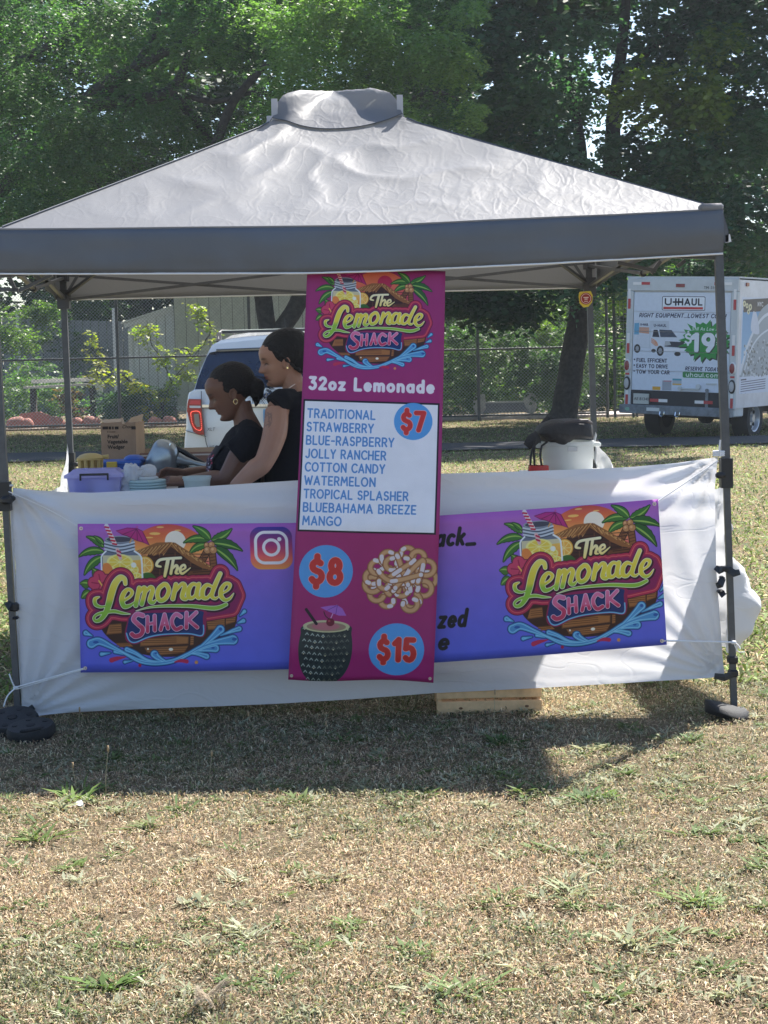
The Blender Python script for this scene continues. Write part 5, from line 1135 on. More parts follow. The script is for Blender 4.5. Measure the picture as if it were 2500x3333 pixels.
# ================================================================ FENCE
M_galv = mat('galvanised', (.34, .36, .37), .5, metal=.5); M_fpost = mat('fence_post_paint', (.09, .1, .11), .55, noise_s=8, noise_a=.2)
def fence(label, x0, x1, Y, H, posts, rails=(.12, 1.72, 3.42), pitch=.085, grp=None):
    t = thing('chain_link_fence', label, 'fence', ((x0 + x1) / 2, Y, 0))
    b = MB(); r = .0038; dx = pitch * 1.0
    n = int((x1 - x0 + H) / dx); 
    for i in range(n):
        for s in (0, 1):
            xa = x0 - H + i * dx if s == 0 else x0 + i * dx; xb = xa + H if s == 0 else xa - H
            za, zb_ = 0.05, H
            # clip to x range
            def cl(xc): return (xc - xa) / (xb - xa)
            t0, t1 = 0.0, 1.0
            for lim in (x0, x1):
                pass
            lo, hi = min(xa, xb), max(xa, xb)
            if hi < x0 or lo > x1: continue
            ts = sorted([cl(x0), cl(x1)]); t0 = max(0, ts[0]); t1 = min(1, ts[1])
            if t1 <= t0: continue
            A = Vector((xa + (xb - xa) * t0, Y + (.004 if s else -.004), za + (zb_ - za) * t0)); B = Vector((xa + (xb - xa) * t1, A.y, za + (zb_ - za) * t1))
            q = Vector((r * (1 if s else -1), 0, r)); w_ = Vector((0, r, 0))
            b.add([A + q, A - q * .5 + w_, A - q * .5 - w_, B + q, B - q * .5 + w_, B - q * .5 - w_], [(0, 1, 4, 3), (1, 2, 5, 4), (2, 0, 3, 5)])
    o = b.build('wire_mesh', M_galv, t, kind='stuff', fixn=False)
    for x in posts:
        p = MB(); p.tube([(x, Y - .05, 0), (x, Y - .05, H + .05)], .038, 10); p.lathe([(.045, 0), (.045, .04), (.01, .07)], (x, Y - .05, H + .05), 10); p.build('post', M_fpost, t, smooth=True)
    for z in rails:
        p = MB(); p.tube([(x0, Y - .02, z), (x1, Y - .02, z)], .024, 8); p.build('rail', M_fpost, t, smooth=True)
    return t
YFN = 44.7
px2x = lambda px, Y=YFN: W(px, 1180, Y).x
fp = [px2x(385) + k * (px2x(815) - px2x(385)) for k in range(-5, 3)]
fence('tall chain link fence running behind the stall from the left to the big leaning trunk', -22, px2x(1975), YFN, 3.45, [x for x in fp if x < 0.5] + [px2x(1556), px2x(1975)])
def gate(label, x0, x1, Y, H, fin):
    t = thing('iron_gate', label, 'gate', ((x0 + x1) / 2, Y, 0), group='tall mesh gates behind the van')
    for x in (x0, x1):
        b = MB(); b.beam((x, Y, 0), (x, Y, H), .06, .06, up=(0, 1, 0)); b.build('gate_post', M_fpost, t)
        if fin: b = MB(); b.lathe([(.03, 0), (.055, .02), (.05, .08), (.065, .13), (.05, .2), (.02, .27), (.004, .33)], (x, Y, H), 10); b.build('finial', M_fpost, t, smooth=True)
    for z in (.2, 1.9, H - .06): b = MB(); b.beam((x0 + .03, Y, z), (x1 - .03, Y, z), .05, .04); b.build('gate_rail', M_fpost, t)
    b = MB(); n = int((x1 - x0) / .085)
    for i in range(n):
        x = x0 + .06 + i * .085; b.beam((x, Y + .01, .2), (x, Y + .01, H - .08), .006, .006, up=(0, 1, 0))
    for i in range(int(H / .085)):
        z = .2 + i * .085; b.beam((x0, Y + .018, z), (x1, Y + .018, z), .006, .006)
    b.build('wire_mesh', M_galv, t, kind='stuff')
    return t
gate('narrow tall mesh gate between the leaning trunk and the van', px2x(2000, 44.3), px2x(2030, 44.3) + .3, 44.3, 3.75, False)
gate('wide mesh gate with rounded finials above the van roof', px2x(2060, 44), px2x(2225, 44), 44.0, 3.72, True)
gate('mesh gate with rounded finials at the right edge', px2x(2245, 44), px2x(2470, 44), 44.0, 3.74, True)
gate('mesh gate beyond the right edge finial', px2x(2500, 44), px2x(2760, 44), 44.0, 3.74, True)
# ================================================================ SHED
M_shed = mat('shed_board', (.44, .48, .45), .8, noise_s=5, noise_a=.1, bump=.3, bump_s=60); M_shed_sunlit = mat('shed_board_sunlit', (.64, .69, .73), .8, noise_s=5, noise_a=.1, bump=.3, bump_s=60)  # lean-to boards get a paler colour to stand for sun on that wall
M_trim = mat('shed_trim', (.62, .66, .68), .7); M_roofing = mat('shed_roof', (.10, .10, .11), .9, noise_s=20, noise_a=.3)
YSH = 49.0
sx0, sx1, sx2 = W(425, 1200, YSH).x, W(572, 1200, YSH).x, W(1180, 1200, YSH + 1).x
zb = W(500, 1322, YSH).z; ztl = W(428, 1058, YSH).z; ztr = W(570, 1003, YSH).z; zmain = W(800, 962, YSH).z
shed = thing('garden_shed', 'grey green boarded garden shed with a lean-to, raised on blocks behind the fence', 'shed', ((sx0 + sx2) / 2, YSH, 0))
nb = 5; wd = (sx1 - sx0) / nb
for i in range(nb):
    xa = sx0 + wd * i + .008; xb = sx0 + wd * (i + 1) - .008; za = ztl + (ztr - ztl) * i / nb - .05; zc = ztl + (ztr - ztl) * (i + 1) / nb - .05
    b = MB(); b.hexa([(xa, YSH, zb), (xb, YSH, zb), (xb, YSH + .03, zb), (xa, YSH + .03, zb), (xa, YSH, za), (xb, YSH, zc), (xb, YSH + .03, zc), (xa, YSH + .03, za)]); b.build('board', M_shed_sunlit, shed)
b = MB(); b.hexa([(sx0, YSH + .03, zb), (sx1, YSH + .03, zb), (sx1, YSH + 2.4, zb), (sx0, YSH + 2.4, zb), (sx0, YSH + .03, ztl - .06), (sx1, YSH + .03, ztr - .06), (sx1, YSH + 2.4, ztr - .06), (sx0, YSH + 2.4, ztl - .06)]); b.build('lean_to_core', mat('shed_core', (.12, .13, .12), .9), shed)
b = MB(); b.beam((sx0 - .12, YSH - .03, ztl - .02), (sx1, YSH - .03, ztr - .02), .06, .11); b.build('fascia', M_trim, shed)
b = MB(); b.hexa([(sx0 - .2, YSH - .08, ztl + .035), (sx1, YSH - .08, ztr + .035), (sx1, YSH + 2.5, ztr + .035), (sx0 - .2, YSH + 2.5, ztl + .035), (sx0 - .2, YSH - .08, ztl + .08), (sx1, YSH - .08, ztr + .08), (sx1, YSH + 2.5, ztr + .08), (sx0 - .2, YSH + 2.5, ztl + .08)]); b.build('lean_to_roof', M_trim, shed)
for x in (sx0 - .03, sx1 - .06): b = MB(); b.box((x, YSH - .035, zb), (x + .11, YSH - .003, (ztl if x < sx1 - .5 else ztr) - .09)); b.build('corner_trim', M_trim, shed)
n = 16; wd = (sx2 - sx1 - .06) / n
for i in range(n):
    xa = sx1 + .06 + wd * i + .008; b = MB(); b.box((xa, YSH - .5, zb), (xa + wd - .016, YSH - .47, zmain)); b.build('board', M_shed, shed)
b = MB(); b.box((sx1 + .05, YSH - .469, zb), (sx2, YSH + 3.5, zmain)); b.build('main_core', mat('shed_core', (.12, .13, .12), .9), shed)
b = MB(); b.box((sx1 - .1, YSH - .56, zmain + .002), (sx2 + .2, YSH - .44, zmain + .17)); b.build('fascia', M_trim, shed)
b = MB(); b.prism([(sx1 - .2, YSH - .6, zmain + .175), (sx1 - .2, YSH + 3.7, zmain + .175), (sx1 - .2, YSH + 1.5, zmain + 1.1)], (sx2 - sx1 + .5, 0, 0)); b.build('roof', M_roofing, shed)
b = MB(); b.box((sx1 + .04, YSH - .53, zb - .12), (sx2, YSH - .45, zb - .002)); b.build('skirt_board', M_trim, shed)
for x in (sx0 + .1, sx1 - .3, sx1 + .3, sx1 + 2.0, sx2 - .4):
    b = MB(); b.bbox((x, YSH - .3, 0), (x + .3, YSH + .1, zb - .13), .02); b.build('block', mat('concrete_block', (.3, .3, .29), .9), shed)
# slatted inner fence at the far left
t = thing('slat_fence', 'grey blue vertical slat fence seen through vines at the far left', 'fence', (W(200, 1200, 60).x, 60, 0))
xa = W(-250, 1200, 60).x; xb = W(430, 1200, 60).x; M_slat = mat('slat_paint', (.17, .2, .22), .8, noise_s=2, noise_a=.2)
n = 26; wd = (xb - xa) / n
for i in range(n):
    x = xa + i * wd; zt2 = W(30, 1022, 60).z - (i / n) * .35
    b = MB(); b.box((x + .012, 60, .1), (x + wd - .012, 60.03, zt2)); b.build('slat', M_slat, t)
for i in range(0, n + 1, 6): x = xa + i * wd; b = MB(); b.box((x - .06, 59.93, 0), (x + .06, 59.995, zt2 + .45)); b.build('post', M_trim, t)
for z in (.5, 2.4): b = MB(); b.box((xa, 60.035, z), (xb, 60.09, z + .1)); b.build('rail', M_slat, t)
# bench and painted boulders in the bed
M_plank = mat('bleached_plank', (.55, .53, .50), .8, noise_s=4, noise_a=.15)
a = W(78, 1262, 47.6); c = W(322, 1250, 47.6)
t = thing('work_bench', 'pale topped garden bench with a hanging cloth end behind the fence at left', 'bench', ((a.x + c.x) / 2, 47.8, 0))
b = MB(); b.beam((a.x, 47.8, a.z), (c.x, 47.8, c.z), .6, .06); b.build('top', M_plank, t)
b = MB(); b.beam((a.x + .1, 48.15, a.z + .15), (c.x - .2, 48.15, c.z + .12), .12, .1); b.build('back_board', M_plank, t)
for x in (a.x + .2, (a.x + c.x) / 2 + .15, c.x - .2): b = MB(); b.beam((x, 47.8, 0), (x, 47.8, a.z - .035), .1, .4, up=(0, 1, 0)); b.build('leg', mat('dark_timber', (.06, .05, .045), .9), t)
e1 = W(305, 1246, 47.4); b = MB(); b.prism([e1, W(335, 1240, 47.4), W(334, 1285, 47.4), W(318, 1280, 47.4)], (0, .03, 0)); b.build('cloth_end', mat('pale_cloth', (.6, .62, .6), .9), t)
M_terra = mat('painted_boulder', (.40, .15, .12), .85, noise_s=7, noise_a=.3, col2=(.26, .15, .12), bump=.4, bump_s=12)
labs = ['leftmost pinkish red boulder in the garden bed by the fence', 'second pinkish red boulder, tucked right of the leftmost one', 'round pinkish red boulder just left of the rear tent leg', 'small pinkish red boulder just right of the rear tent leg', 'large round pinkish red boulder right of the rear leg, left of the cardboard box',
        'dull red boulder peeping above the cardboard box', 'dull red boulder left of the sapling stems near the white car', 'dull red boulder beside the car tail light']
for (cx, cy_, r), lb_ in zip(((52, 1376, 30), (88, 1374, 24), (186, 1376, 28), (248, 1376, 22), (298, 1378, 28), (445, 1362, 20), (505, 1366, 24), (553, 1365, 23)), labs):
    Y = 45.5; q = W(cx, cy_, Y); rr = r / F * Y; g = np.random.default_rng(cx)
    b = MB(); b.sphere((q.x, Y, rr * .8), (rr, rr * .9, rr * .92), 20)
    for v in b.v: nn = 1 + .22 * noise.noise(v * 3.2 + Vector((cx, 0, 0))); v.x = q.x + (v.x - q.x) * nn; v.z *= nn * (.8 + .2 * ((cx * 7) % 3) / 2)
    tag(b.build('boulder', M_terra, smooth='all'), lb_, 'boulder', 'pinkish red boulders edging the garden bed')
q = W(118, 1372, 45.9); b = MB(); b.prism([(q.x - .42, 45.9, q.z + .2), (q.x + .1, 45.9, q.z + .24), (q.x + .55, 45.9, q.z + .05), (q.x + .45, 45.9, .04), (q.x - .4, 45.9, .04)], (0, .12, 0)); tag(b.build('slab', M_terra), 'sloping pinkish red slab lying between the boulders', 'slab')
# low stone-ended kerb bench at right
a = W(1562, 1330, 46.2); c = W(1725, 1328, 46.2)
t = thing('stone_bench', 'low grey beam resting on two pale stones beyond the fence right of the menu banner', 'bench', ((a.x + c.x) / 2, 46.2, .06))
b = MB(); b.box((a.x, 46.0, .14), (c.x, 46.5, .38)); b.build('beam', mat('grey_beam', (.2, .2, .22), .85, noise_s=6), t)
b = MB(); b.box((a.x + .05, 45.95, .385), (c.x - .05, 46.4, .42)); b.build('top_plank', M_plank, t)
for x in (a.x, c.x):
    b = MB(); b.sphere((x, 46.1, .36), (.18, .2, .3), 10)
    for v in b.v: v += Vector((1, .5, 1)) * .05 * noise.noise(v * 6)
    b.build('end_stone', mat('pale_stone', (.5, .48, .45), .9, noise_s=8), t)
# ================================================================ TREES
M_leaf = mat_attr('leaf', .45, .45, .45, (1.25, 1.6, .6)); M_leafd = mat_attr('leaf_deep', .5, .38, .35, (1.1, 1.55, .7))
M_bark = mat('bark', (.055, .048, .044), .95, noise_s=10, noise_a=.4, bump=1.0, bump_s=16)
def tree_thing(name, label, base, grp=None): return thing(name, label, 'tree', base, group=grp)
def limb(pts, rs, parent, name='trunk', n=12):
    b = MB(); P = cr([tuple(p) for p in pts], 5); R_ = np.interp(np.linspace(0, 1, len(P)), np.linspace(0, 1, len(rs)), rs)
    for p in P: p += .0
    b.tube([Vector(p) + Vector((noise.noise(Vector(p) * 2), noise.noise(Vector(p) * 2 + Vector((9, 0, 0))), 0)) * .03 for p in P], list(R_), n); return b.build(name, M_bark, parent, smooth='all')
def sprays(centers, rad, n_spray, leaflets, L, size, tint, seed, droop=.5, asp=.45, mat_=None, spread=None, name='crown', parent=None, cut=None, flat=.5, kind='stuff', bright=.5):
    """sprays of leaflets round clump centres"""
    g = np.random.default_rng(seed); C_ = np.array(centers, float); R_ = np.array(rad, float)
    if R_.ndim == 1: R_ = np.repeat(R_[:, None], 3, 1) * [1, 1, .6]
    w_ = R_[:, 0] ** 2; idx = g.choice(len(C_), n_spray, p=w_ / w_.sum())
    d = unit(g.normal(size=(n_spray, 3))); rr = g.random((n_spray, 1)) ** .45
    P = C_[idx] + d * rr * R_[idx]
    out = d * [1, 1, .4] + g.normal(size=(n_spray, 3)) * .6; out[:, 2] -= droop; out = unit(out)
    t = np.linspace(.08, 1, leaflets)[None, :, None]; Lr = (L * (.6 + .7 * g.random((n_spray, 1, 1))))
    S = P[:, None, :] + out[:, None, :] * t * Lr; S[:, :, 2] -= (t[..., 0] ** 2 * Lr[..., 0] * .35)
    side = unit(np.cross(out, [0, 0, 1.]) + g.normal(size=(n_spray, 3)) * .15); sg = np.where(np.arange(leaflets) % 2, 1, -1)[None, :, None]
    dirs = side[:, None, :] * sg + out[:, None, :] * .55
    S = S.reshape(-1, 3); dirs = dirs.reshape(-1, 3)
    tone = np.repeat(g.random(n_spray), leaflets); ctone = np.repeat(np.random.default_rng(seed + 3).random(len(C_))[idx], leaflets)
    if cut is not None: k = cut(S); S, dirs, tone, ctone = S[k], dirs[k], tone[k], ctone[k]
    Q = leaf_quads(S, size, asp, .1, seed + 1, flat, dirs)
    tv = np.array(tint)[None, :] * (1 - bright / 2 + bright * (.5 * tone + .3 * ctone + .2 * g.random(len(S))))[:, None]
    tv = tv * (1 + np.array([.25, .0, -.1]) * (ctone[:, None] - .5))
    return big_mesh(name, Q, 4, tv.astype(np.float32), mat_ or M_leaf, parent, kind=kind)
def region(n, x0, x1, y0, y1, Y0, Y1, r0_, r1_, seed, keep=None):
    g = np.random.default_rng(seed); c = []; r = []
    while len(c) < n:
        px, py, Y = x0 + (x1 - x0) * g.random(), y0 + (y1 - y0) * g.random(), Y0 + (Y1 - Y0) * g.random()
        if keep and not keep(px, py): continue
        c.append(tuple(W(px, py, Y))); r.append(r0_ + (r1_ - r0_) * g.random())
    return c, r
# fine-leaved tree whose limbs spread over the left half
Yt = 41.0; base = Vector((W(880, 1400, Yt).x, Yt, 0))
lt_ = tree_thing('honey_locust_tree', 'fine leaved tree with dark forked trunk behind the white car', base)
p0 = base; p1 = W(872, 1080, Yt); p1.z = max(p1.z, 1.5)
limb([p0, W(870, 1180, Yt), W(868, 1060, Yt), W(850, 930, Yt), W(800, 700, Yt - .5), W(700, 480, Yt - 1), W(560, 300, Yt - 2)], [.27, .23, .2, .2, .17, .13, .08], lt_)
limb([W(875, 1100, Yt), W(920, 1062, Yt), W(968, 990, Yt), W(1000, 880, Yt), W(1060, 700, Yt), W(1150, 480, Yt), W(1300, 200, Yt)], [.2, .2, .2, .19, .16, .12, .07], lt_, 'limb')
for k, (pp, rr) in enumerate((([(-80, 700), (60, 560), (226, 372), (300, 345), (420, 328), (540, 305), (590, 240), (615, 170)], [.16, .15, .14, .13, .12, .09, .05]), ([(230, 370), (330, 280), (480, 200), (620, 120), (680, 20)], [.12, .1, .08, .05]),
                ([(-60, 520), (120, 420), (240, 365)], [.1, .08, .06]), ([(300, 345), (420, 230), (500, 120), (520, 30)], [.09, .07, .04]), ([(700, 480), (760, 330), (860, 220), (1000, 120)], [.11, .08, .04]), ([(600, 310), (700, 330), (840, 300), (980, 330)], [.07, .05, .03]),
                ([(1150, 480), (1250, 380), (1400, 300), (1500, 330)], [.09, .06, .03]), ([(1060, 560), (1180, 300), (1240, 150), (1400, 60)], [.07, .05, .03]), ([(420, 328), (360, 450), (300, 520), (330, 640)], [.05, .04, .02]), ([(-60, 300), (60, 200), (200, 120), (260, 20)], [.1, .07, .04]))):
    limb([W(x, y, Yt - 3.6 + .12 * k) for x, y in pp], rr, lt_, 'limb', 8)
def nokeep(px, py):
    edge = 1590 + 30 * math.sin(py * .02)
    if px > edge - .25 * max(0, py - 300): return False
    if py > 620 and px > 900: return False
    return True
c1, r1 = region(120, -260, 1620, -220, 800, 34.5, 41, .5, .95, 3, nokeep)
def locust_cut(S):
    d = S - np.array([0, 0, 1.54]); k = F / d[:, 1]
    px = 1250 + d[:, 0] * k; py = 1169 - d[:, 2] * k - (px - 1250) * .0236
    edge = 1600 - .30 * np.maximum(0, py - 330) + 35 * np.sin(py * .035) + 22 * np.sin(py * .09)
    return px < edge
sprays(c1, r1, 11500, 16, .42, .075, (.095, .185, .065), 11, .45, .5, M_leaf, parent=lt_, cut=locust_cut, bright=1.0)
c2, r2 = region(26, 850, 1600, -60, 560, 33.5, 35, .3, .6, 8, nokeep); sprays(c2, r2, 2300, 16, .42, .075, (.14, .24, .075), 12, .45, .5, M_leaf, parent=lt_, name='outer_foliage', cut=locust_cut, bright=.7)  # brighter leaf tint puts the sunlit part of the crown into the colour
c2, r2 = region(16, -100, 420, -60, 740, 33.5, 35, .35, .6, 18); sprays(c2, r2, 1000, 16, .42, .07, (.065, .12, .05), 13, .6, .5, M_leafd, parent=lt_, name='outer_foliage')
g = np.random.default_rng(77)
def over(n, x0, x1, y0, y1, z0, z1, seed):
    g = np.random.default_rng(seed); return [(x0 + (x1 - x0) * g.random(), y0 + (y1 - y0) * g.random() ** .75, z0 + (z1 - z0) * g.random()) for _ in range(n)], [.8 + .7 * g.random() for _ in range(n)]
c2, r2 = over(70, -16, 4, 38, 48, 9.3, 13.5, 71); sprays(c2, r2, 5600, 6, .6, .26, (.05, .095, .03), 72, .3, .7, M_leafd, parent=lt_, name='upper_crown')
c2, r2 = over(60, -15, 2.2, 39, 45, 4.6, 10, 73); sprays(c2, r2, 3800, 10, .5, .13, (.03, .062, .022), 74, .3, .6, M_leafd, parent=lt_, name='inner_foliage', cut=locust_cut)  # darker leaf tint stands for the shade deep inside the crown
# broad-leaved tree at right
Ym = 42.0; base = Vector((W(1830, 1400, Ym).x, Ym, 0))
mp_ = tree_thing('maple_tree', 'broad leaved tree with thick leaning dark trunk left of the van', base)
limb([base + Vector((-.05, 0, 0)), W(1838, 1330, Ym), W(1862, 1180, Ym), W(1892, 1010, Ym), W(1920, 900, Ym), W(1985, 760, Ym), W(1990, 560, Ym), W(2000, 350, Ym), W(2030, 100, Ym), W(2050, -200, Ym)], [.36, .31, .29, .27, .27, .25, .2, .16, .12, .06], mp_)
limb([W(1925, 920, Ym), W(1990, 850, Ym), W(2080, 760, Ym), W(2160, 640, Ym), W(2260, 480, Ym), W(2400, 300, Ym)], [.2, .2, .17, .14, .1, .05], mp_, 'limb')
limb([W(1915, 860, Ym), W(1895, 700, Ym), W(1890, 500, Ym), W(1860, 300, Ym), W(1800, 60, Ym)], [.16, .17, .14, .1, .05], mp_, 'limb')
for pp, rr in (([(1995, 500), (2120, 380), (2250, 330), (2420, 300)], [.09, .06, .03]), ([(1890, 520), (1780, 400), (1700, 330), (1640, 300)], [.08, .05, .02]), ([(2010, 280), (2120, 160), (2220, 90), (2350, 0)], [.08, .05, .02]), ([(1870, 330), (1780, 230), (1700, 120)], [.06, .04, .02]), ([(2160, 640), (2300, 600), (2440, 620)], [.08, .05, .03])):
    limb([W(x, y, Ym - .6) for x, y in pp], rr, mp_, 'limb', 8)
def gaps(S):
    d = S - np.array([0, 0, 1.54]); k = F / d[:, 1]; px = 1250 + d[:, 0] * k; py = 1169 - d[:, 2] * k - (px - 1250) * .0236
    ok = np.ones(len(S), bool); g = np.random.default_rng(2)
    jx = px + g.normal(size=len(S)) * 9; jy = py + g.normal(size=len(S)) * 7
    for cx, cy_, rx, ry in ((1575, 320, 34, 28), (1610, 290, 50, 16), (1845, 200, 30, 16), (1800, 215, 22, 12), (1905, 470, 14, 30), (1935, 500, 26, 34), (2080, 90, 20, 40), (2110, 130, 30, 12), (2180, 60, 34, 16), (2250, 45, 36, 12), (1885, 270, 26, 16),
                            (1960, 280, 20, 30), (2140, 360, 34, 12), (2240, 350, 24, 10), (1790, 140, 24, 10), (2000, 10, 22, 20), (2400, 200, 20, 12), (2330, 10, 40, 14), (1740, 290, 24, 10), (1720, 260, 10, 14), (2450, 60, 20, 14), (1975, 330, 10, 26), (2050, 250, 14, 10), (1700, 300, 18, 10)):
        ok &= ((jx - cx) / rx) ** 2 + ((jy - cy_) / ry) ** 2 > 1
    return ok
def mk(px, py): return px > 1560 - .1 * py and not (px < 1700 and py < 60 and False)
c3, r3 = region(75, 1540, 2800, -240, 930, 38.5, 45, .6, 1.2, 21, mk)
sprays(c3, r3, 11500, 8, .40, .14, (.065, .145, .085), 22, .35, .8, M_leafd, parent=mp_, cut=gaps, flat=.6, bright=.9)
c2, r2 = over(80, 3, 17, 34, 47, 9.5, 13.5, 75); sprays(c2, r2, 5200, 6, .6, .28, (.04, .08, .028), 76, .3, .8, M_leafd, parent=mp_, name='upper_crown')
c4, r4 = region(9, 2080, 2360, 130, 420, 37.6, 38.4, .3, .6, 23); sprays(c4, r4, 620, 8, .4, .13, (.14, .20, .04), 24, .2, .8, M_leaf, parent=mp_, name='lit_foliage', cut=gaps)  # sunlight on these clumps is painted in as a brighter, yellower tint
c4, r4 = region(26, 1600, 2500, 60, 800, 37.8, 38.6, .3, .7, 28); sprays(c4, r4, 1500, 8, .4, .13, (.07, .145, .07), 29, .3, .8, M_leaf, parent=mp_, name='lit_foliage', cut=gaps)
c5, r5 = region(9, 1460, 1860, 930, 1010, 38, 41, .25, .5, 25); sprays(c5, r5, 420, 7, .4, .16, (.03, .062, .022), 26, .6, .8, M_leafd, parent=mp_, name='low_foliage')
# trees and shrubs beyond the fence: each its own
def bushy(name, label, px, Y, zt_, hw, n, size, tint, seed, grp, zb_=.2, mat_=None, trunk=True, lf=8, cat='tree', bright=.9):
    x = W(px, 1200, Y).x; t = thing(name, label, cat, (x, Y, 0), group=grp); g = np.random.default_rng(seed)
    if trunk: limb([(x, Y, 0), (x + .1, Y, zt_ * .4), (x - .05, Y, zt_ * .75)], [.12 + .012 * zt_, .1, .03], t, n=8)
    cs, rs = [], []
    for i in range(int(8 + hw * 5)):
        a = g.random() * 6.283; q = g.random() ** .6; z = zb_ + (zt_ - zb_) * g.random(); wz = math.sqrt(max(.1, 1 - ((z - zt_ * .42) / (zt_ * .62)) ** 2))
        cs.append((x + hw * q * wz * math.cos(a), Y + min(hw, 2.5) * q * wz * math.sin(a), z)); rs.append(min(hw, zt_) * (.28 + .2 * g.random()))
    sprays(cs, rs, n, lf, size * 2.6, size, tint, seed, .3, .65, mat_ or M_leaf, parent=t, bright=bright, name='crown' if cat == 'tree' else 'foliage')
BG = 'trees beyond the fence'
for i, (px, Y, zt_, hw, tint, lb_) in enumerate(((-260, 66, 15.5, 5, (.03, .06, .022), 'dark tree beyond the fence at the left edge'), (120, 70, 16, 5, (.035, .07, .022), 'dark tree beyond the slat fence'), (480, 68, 15.5, 5, (.028, .06, .022), 'dark tree rising behind the lean-to of the shed'),
        (860, 71, 16, 5, (.034, .066, .022), 'dark tree right behind the shed roof'), (1260, 68, 14.5, 4.3, (.03, .064, .022), 'dark tree behind the tent peak'), (1640, 66, 8.3, 3.6, (.04, .085, .025), 'mid green tree beyond the fence right of the menu banner'),
        (2020, 67, 7.6, 3.6, (.035, .075, .025), 'mid green tree behind the mesh gates'), (2420, 62, 8.0, 4.0, (.03, .065, .022), 'dark tree behind the van'), (2800, 64, 9, 4.0, (.03, .065, .022), 'dark tree beyond the right edge of the van'))):
    bushy('background_tree', lb_, px, Y, zt_, hw, 1500 if zt_ < 12 else 2400, .30, tint, 40 + i, BG)
BS = 'bushes behind the fence'
for i, (px, Y, zt_, hw, n, size, tint, lb_) in enumerate((
        (20, 52, 3.1, 1.3, 650, .10, (.11, .18, .035), 'bright green climbing bush at the left edge'), (135, 54, 3.4, .9, 520, .10, (.10, .17, .035), 'tall bright green bush right of the left edge one'),
        (60, 50, 1.6, 1.6, 650, .10, (.10, .17, .06), 'low green bush above the garden bench'), (430, 47.3, 1.1, .8, 420, .09, (.08, .14, .06), 'grey green weedy bush left of the fence post by the cardboard box'), (400, 47.0, .8, .6, 260, .08, (.07, .13, .06), 'low weeds between bench and cardboard box'),
        (505, 47.3, .9, .55, 260, .08, (.09, .15, .06), 'low grey green bush under the lean-to'), (1490, 52, 3.1, 1.3, 800, .11, (.12, .19, .035), 'bright leafy bush right beside the menu banner'), (1600, 54, 3.4, 1.4, 900, .12, (.12, .2, .035), 'tall bright bush behind the middle fence post'),
        (1720, 53, 2.9, 1.3, 850, .12, (.13, .2, .04), 'bright bush left of the leaning trunk'), (1800, 56, 3.5, 1.5, 700, .13, (.1, .17, .03), 'rounded bush behind the leaning trunk'), (1960, 55, 3.9, 1.2, 700, .12, (.12, .2, .035), 'bright bush between the leaning trunk and the gates'),
        (1650, 49.5, 1.9, 1.9, 1000, .10, (.06, .11, .03), 'low dark bush along the right stretch of fence'), (1950, 50, 1.8, 1.2, 600, .11, (.05, .1, .03), 'low dark bush right of the leaning trunk'), (2050, 52, 4.3, 1.0, 500, .12, (.14, .21, .04), 'bright bush left of the van'),
        (2380, 58, 5.2, 2.0, 700, .16, (.09, .15, .035), 'green bush showing above the van roof'), (2180, 57, 4.9, 1.6, 700, .15, (.12, .2, .04), 'bright bush behind the gate above the van'), (250, 62, 4.4, 2.2, 700, .15, (.05, .1, .03), 'dark bush behind the slat fence'))):
    bushy('bush', lb_, px, Y, zt_, hw, n, size, tint, 80 + i, BS, zb_=.1, trunk=False, cat='bush')
# ivy screen on the right fence stretch
t = thing('ivy', 'ivy creeping along the right stretch of chain link fence', 'climbing plant', (W(1700, 1300, 45.3).x, 45.3, 0))
c6, r6 = region(34, 1440, 1960, 1065, 1330, 45.3, 47.5, .3, .5, 33); sprays(c6, r6, 2200, 6, .25, .10, (.075, .125, .035), 34, .4, .8, M_leafd, parent=t, name='foliage', bright=1.0)
# yellow-leaved saplings
def sapling(label, stems, Y, seed, tint):
    b0 = W(*stems[0][0], Y); t = thing('sapling', label, 'sapling', (b0.x, Y, 0), group='yellowish saplings in front of the shed')
    cs, rs = [], []
    for st in stems:
        P = [W(x, y, Y) for x, y in st]
        if st is stems[0]: P = [Vector((P[0].x, Y, 0))] + P
        limb(P, [.02, .014, .006], t, 'stem', 5)
        for q in cr([tuple(p) for p in P], 5)[4:]: cs.append(tuple(q)); rs.append(.16)
    sprays(cs, rs, int(len(cs) * 2.6), 4, .16, .13, tint, seed, .3, .75, M_leaf, parent=t, name='foliage')
z = lambda *p: [(x / 1.659, 850 + y / 1.659) for x, y in p]
sapling('arching sapling with yellow green leaves left of the lean-to', [z((800, 790), (760, 700), (650, 610), (560, 540), (505, 480), (495, 405)), z((560, 540), (520, 600), (570, 660)), z((650, 610), (700, 640), (760, 690))], 46.6, 61, (.30, .30, .04))
sapling('slender sapling with yellow green leaves in front of the shed corner', [z((880, 800), (900, 720), (950, 620), (1040, 520), (1130, 420)), z((930, 650), (870, 520), (820, 450), (790, 350), (740, 395)), z((950, 620), (1010, 600), (1080, 625)), z((1040, 520), (990, 470), (900, 520)), z((1100, 440), (1140, 360), (1070, 280), (1050, 240)), z((880, 800), (850, 720), (830, 740))], 46.8, 62, (.24, .28, .05))
sapling('dry brown leaved sapling behind the rear left tent leg', [z((395, 860), (390, 780), (400, 730), (380, 700)), z((390, 740), (340, 720), (310, 745)), z((395, 800), (430, 790), (430, 830))], 46.4, 63, (.17, .10, .06))

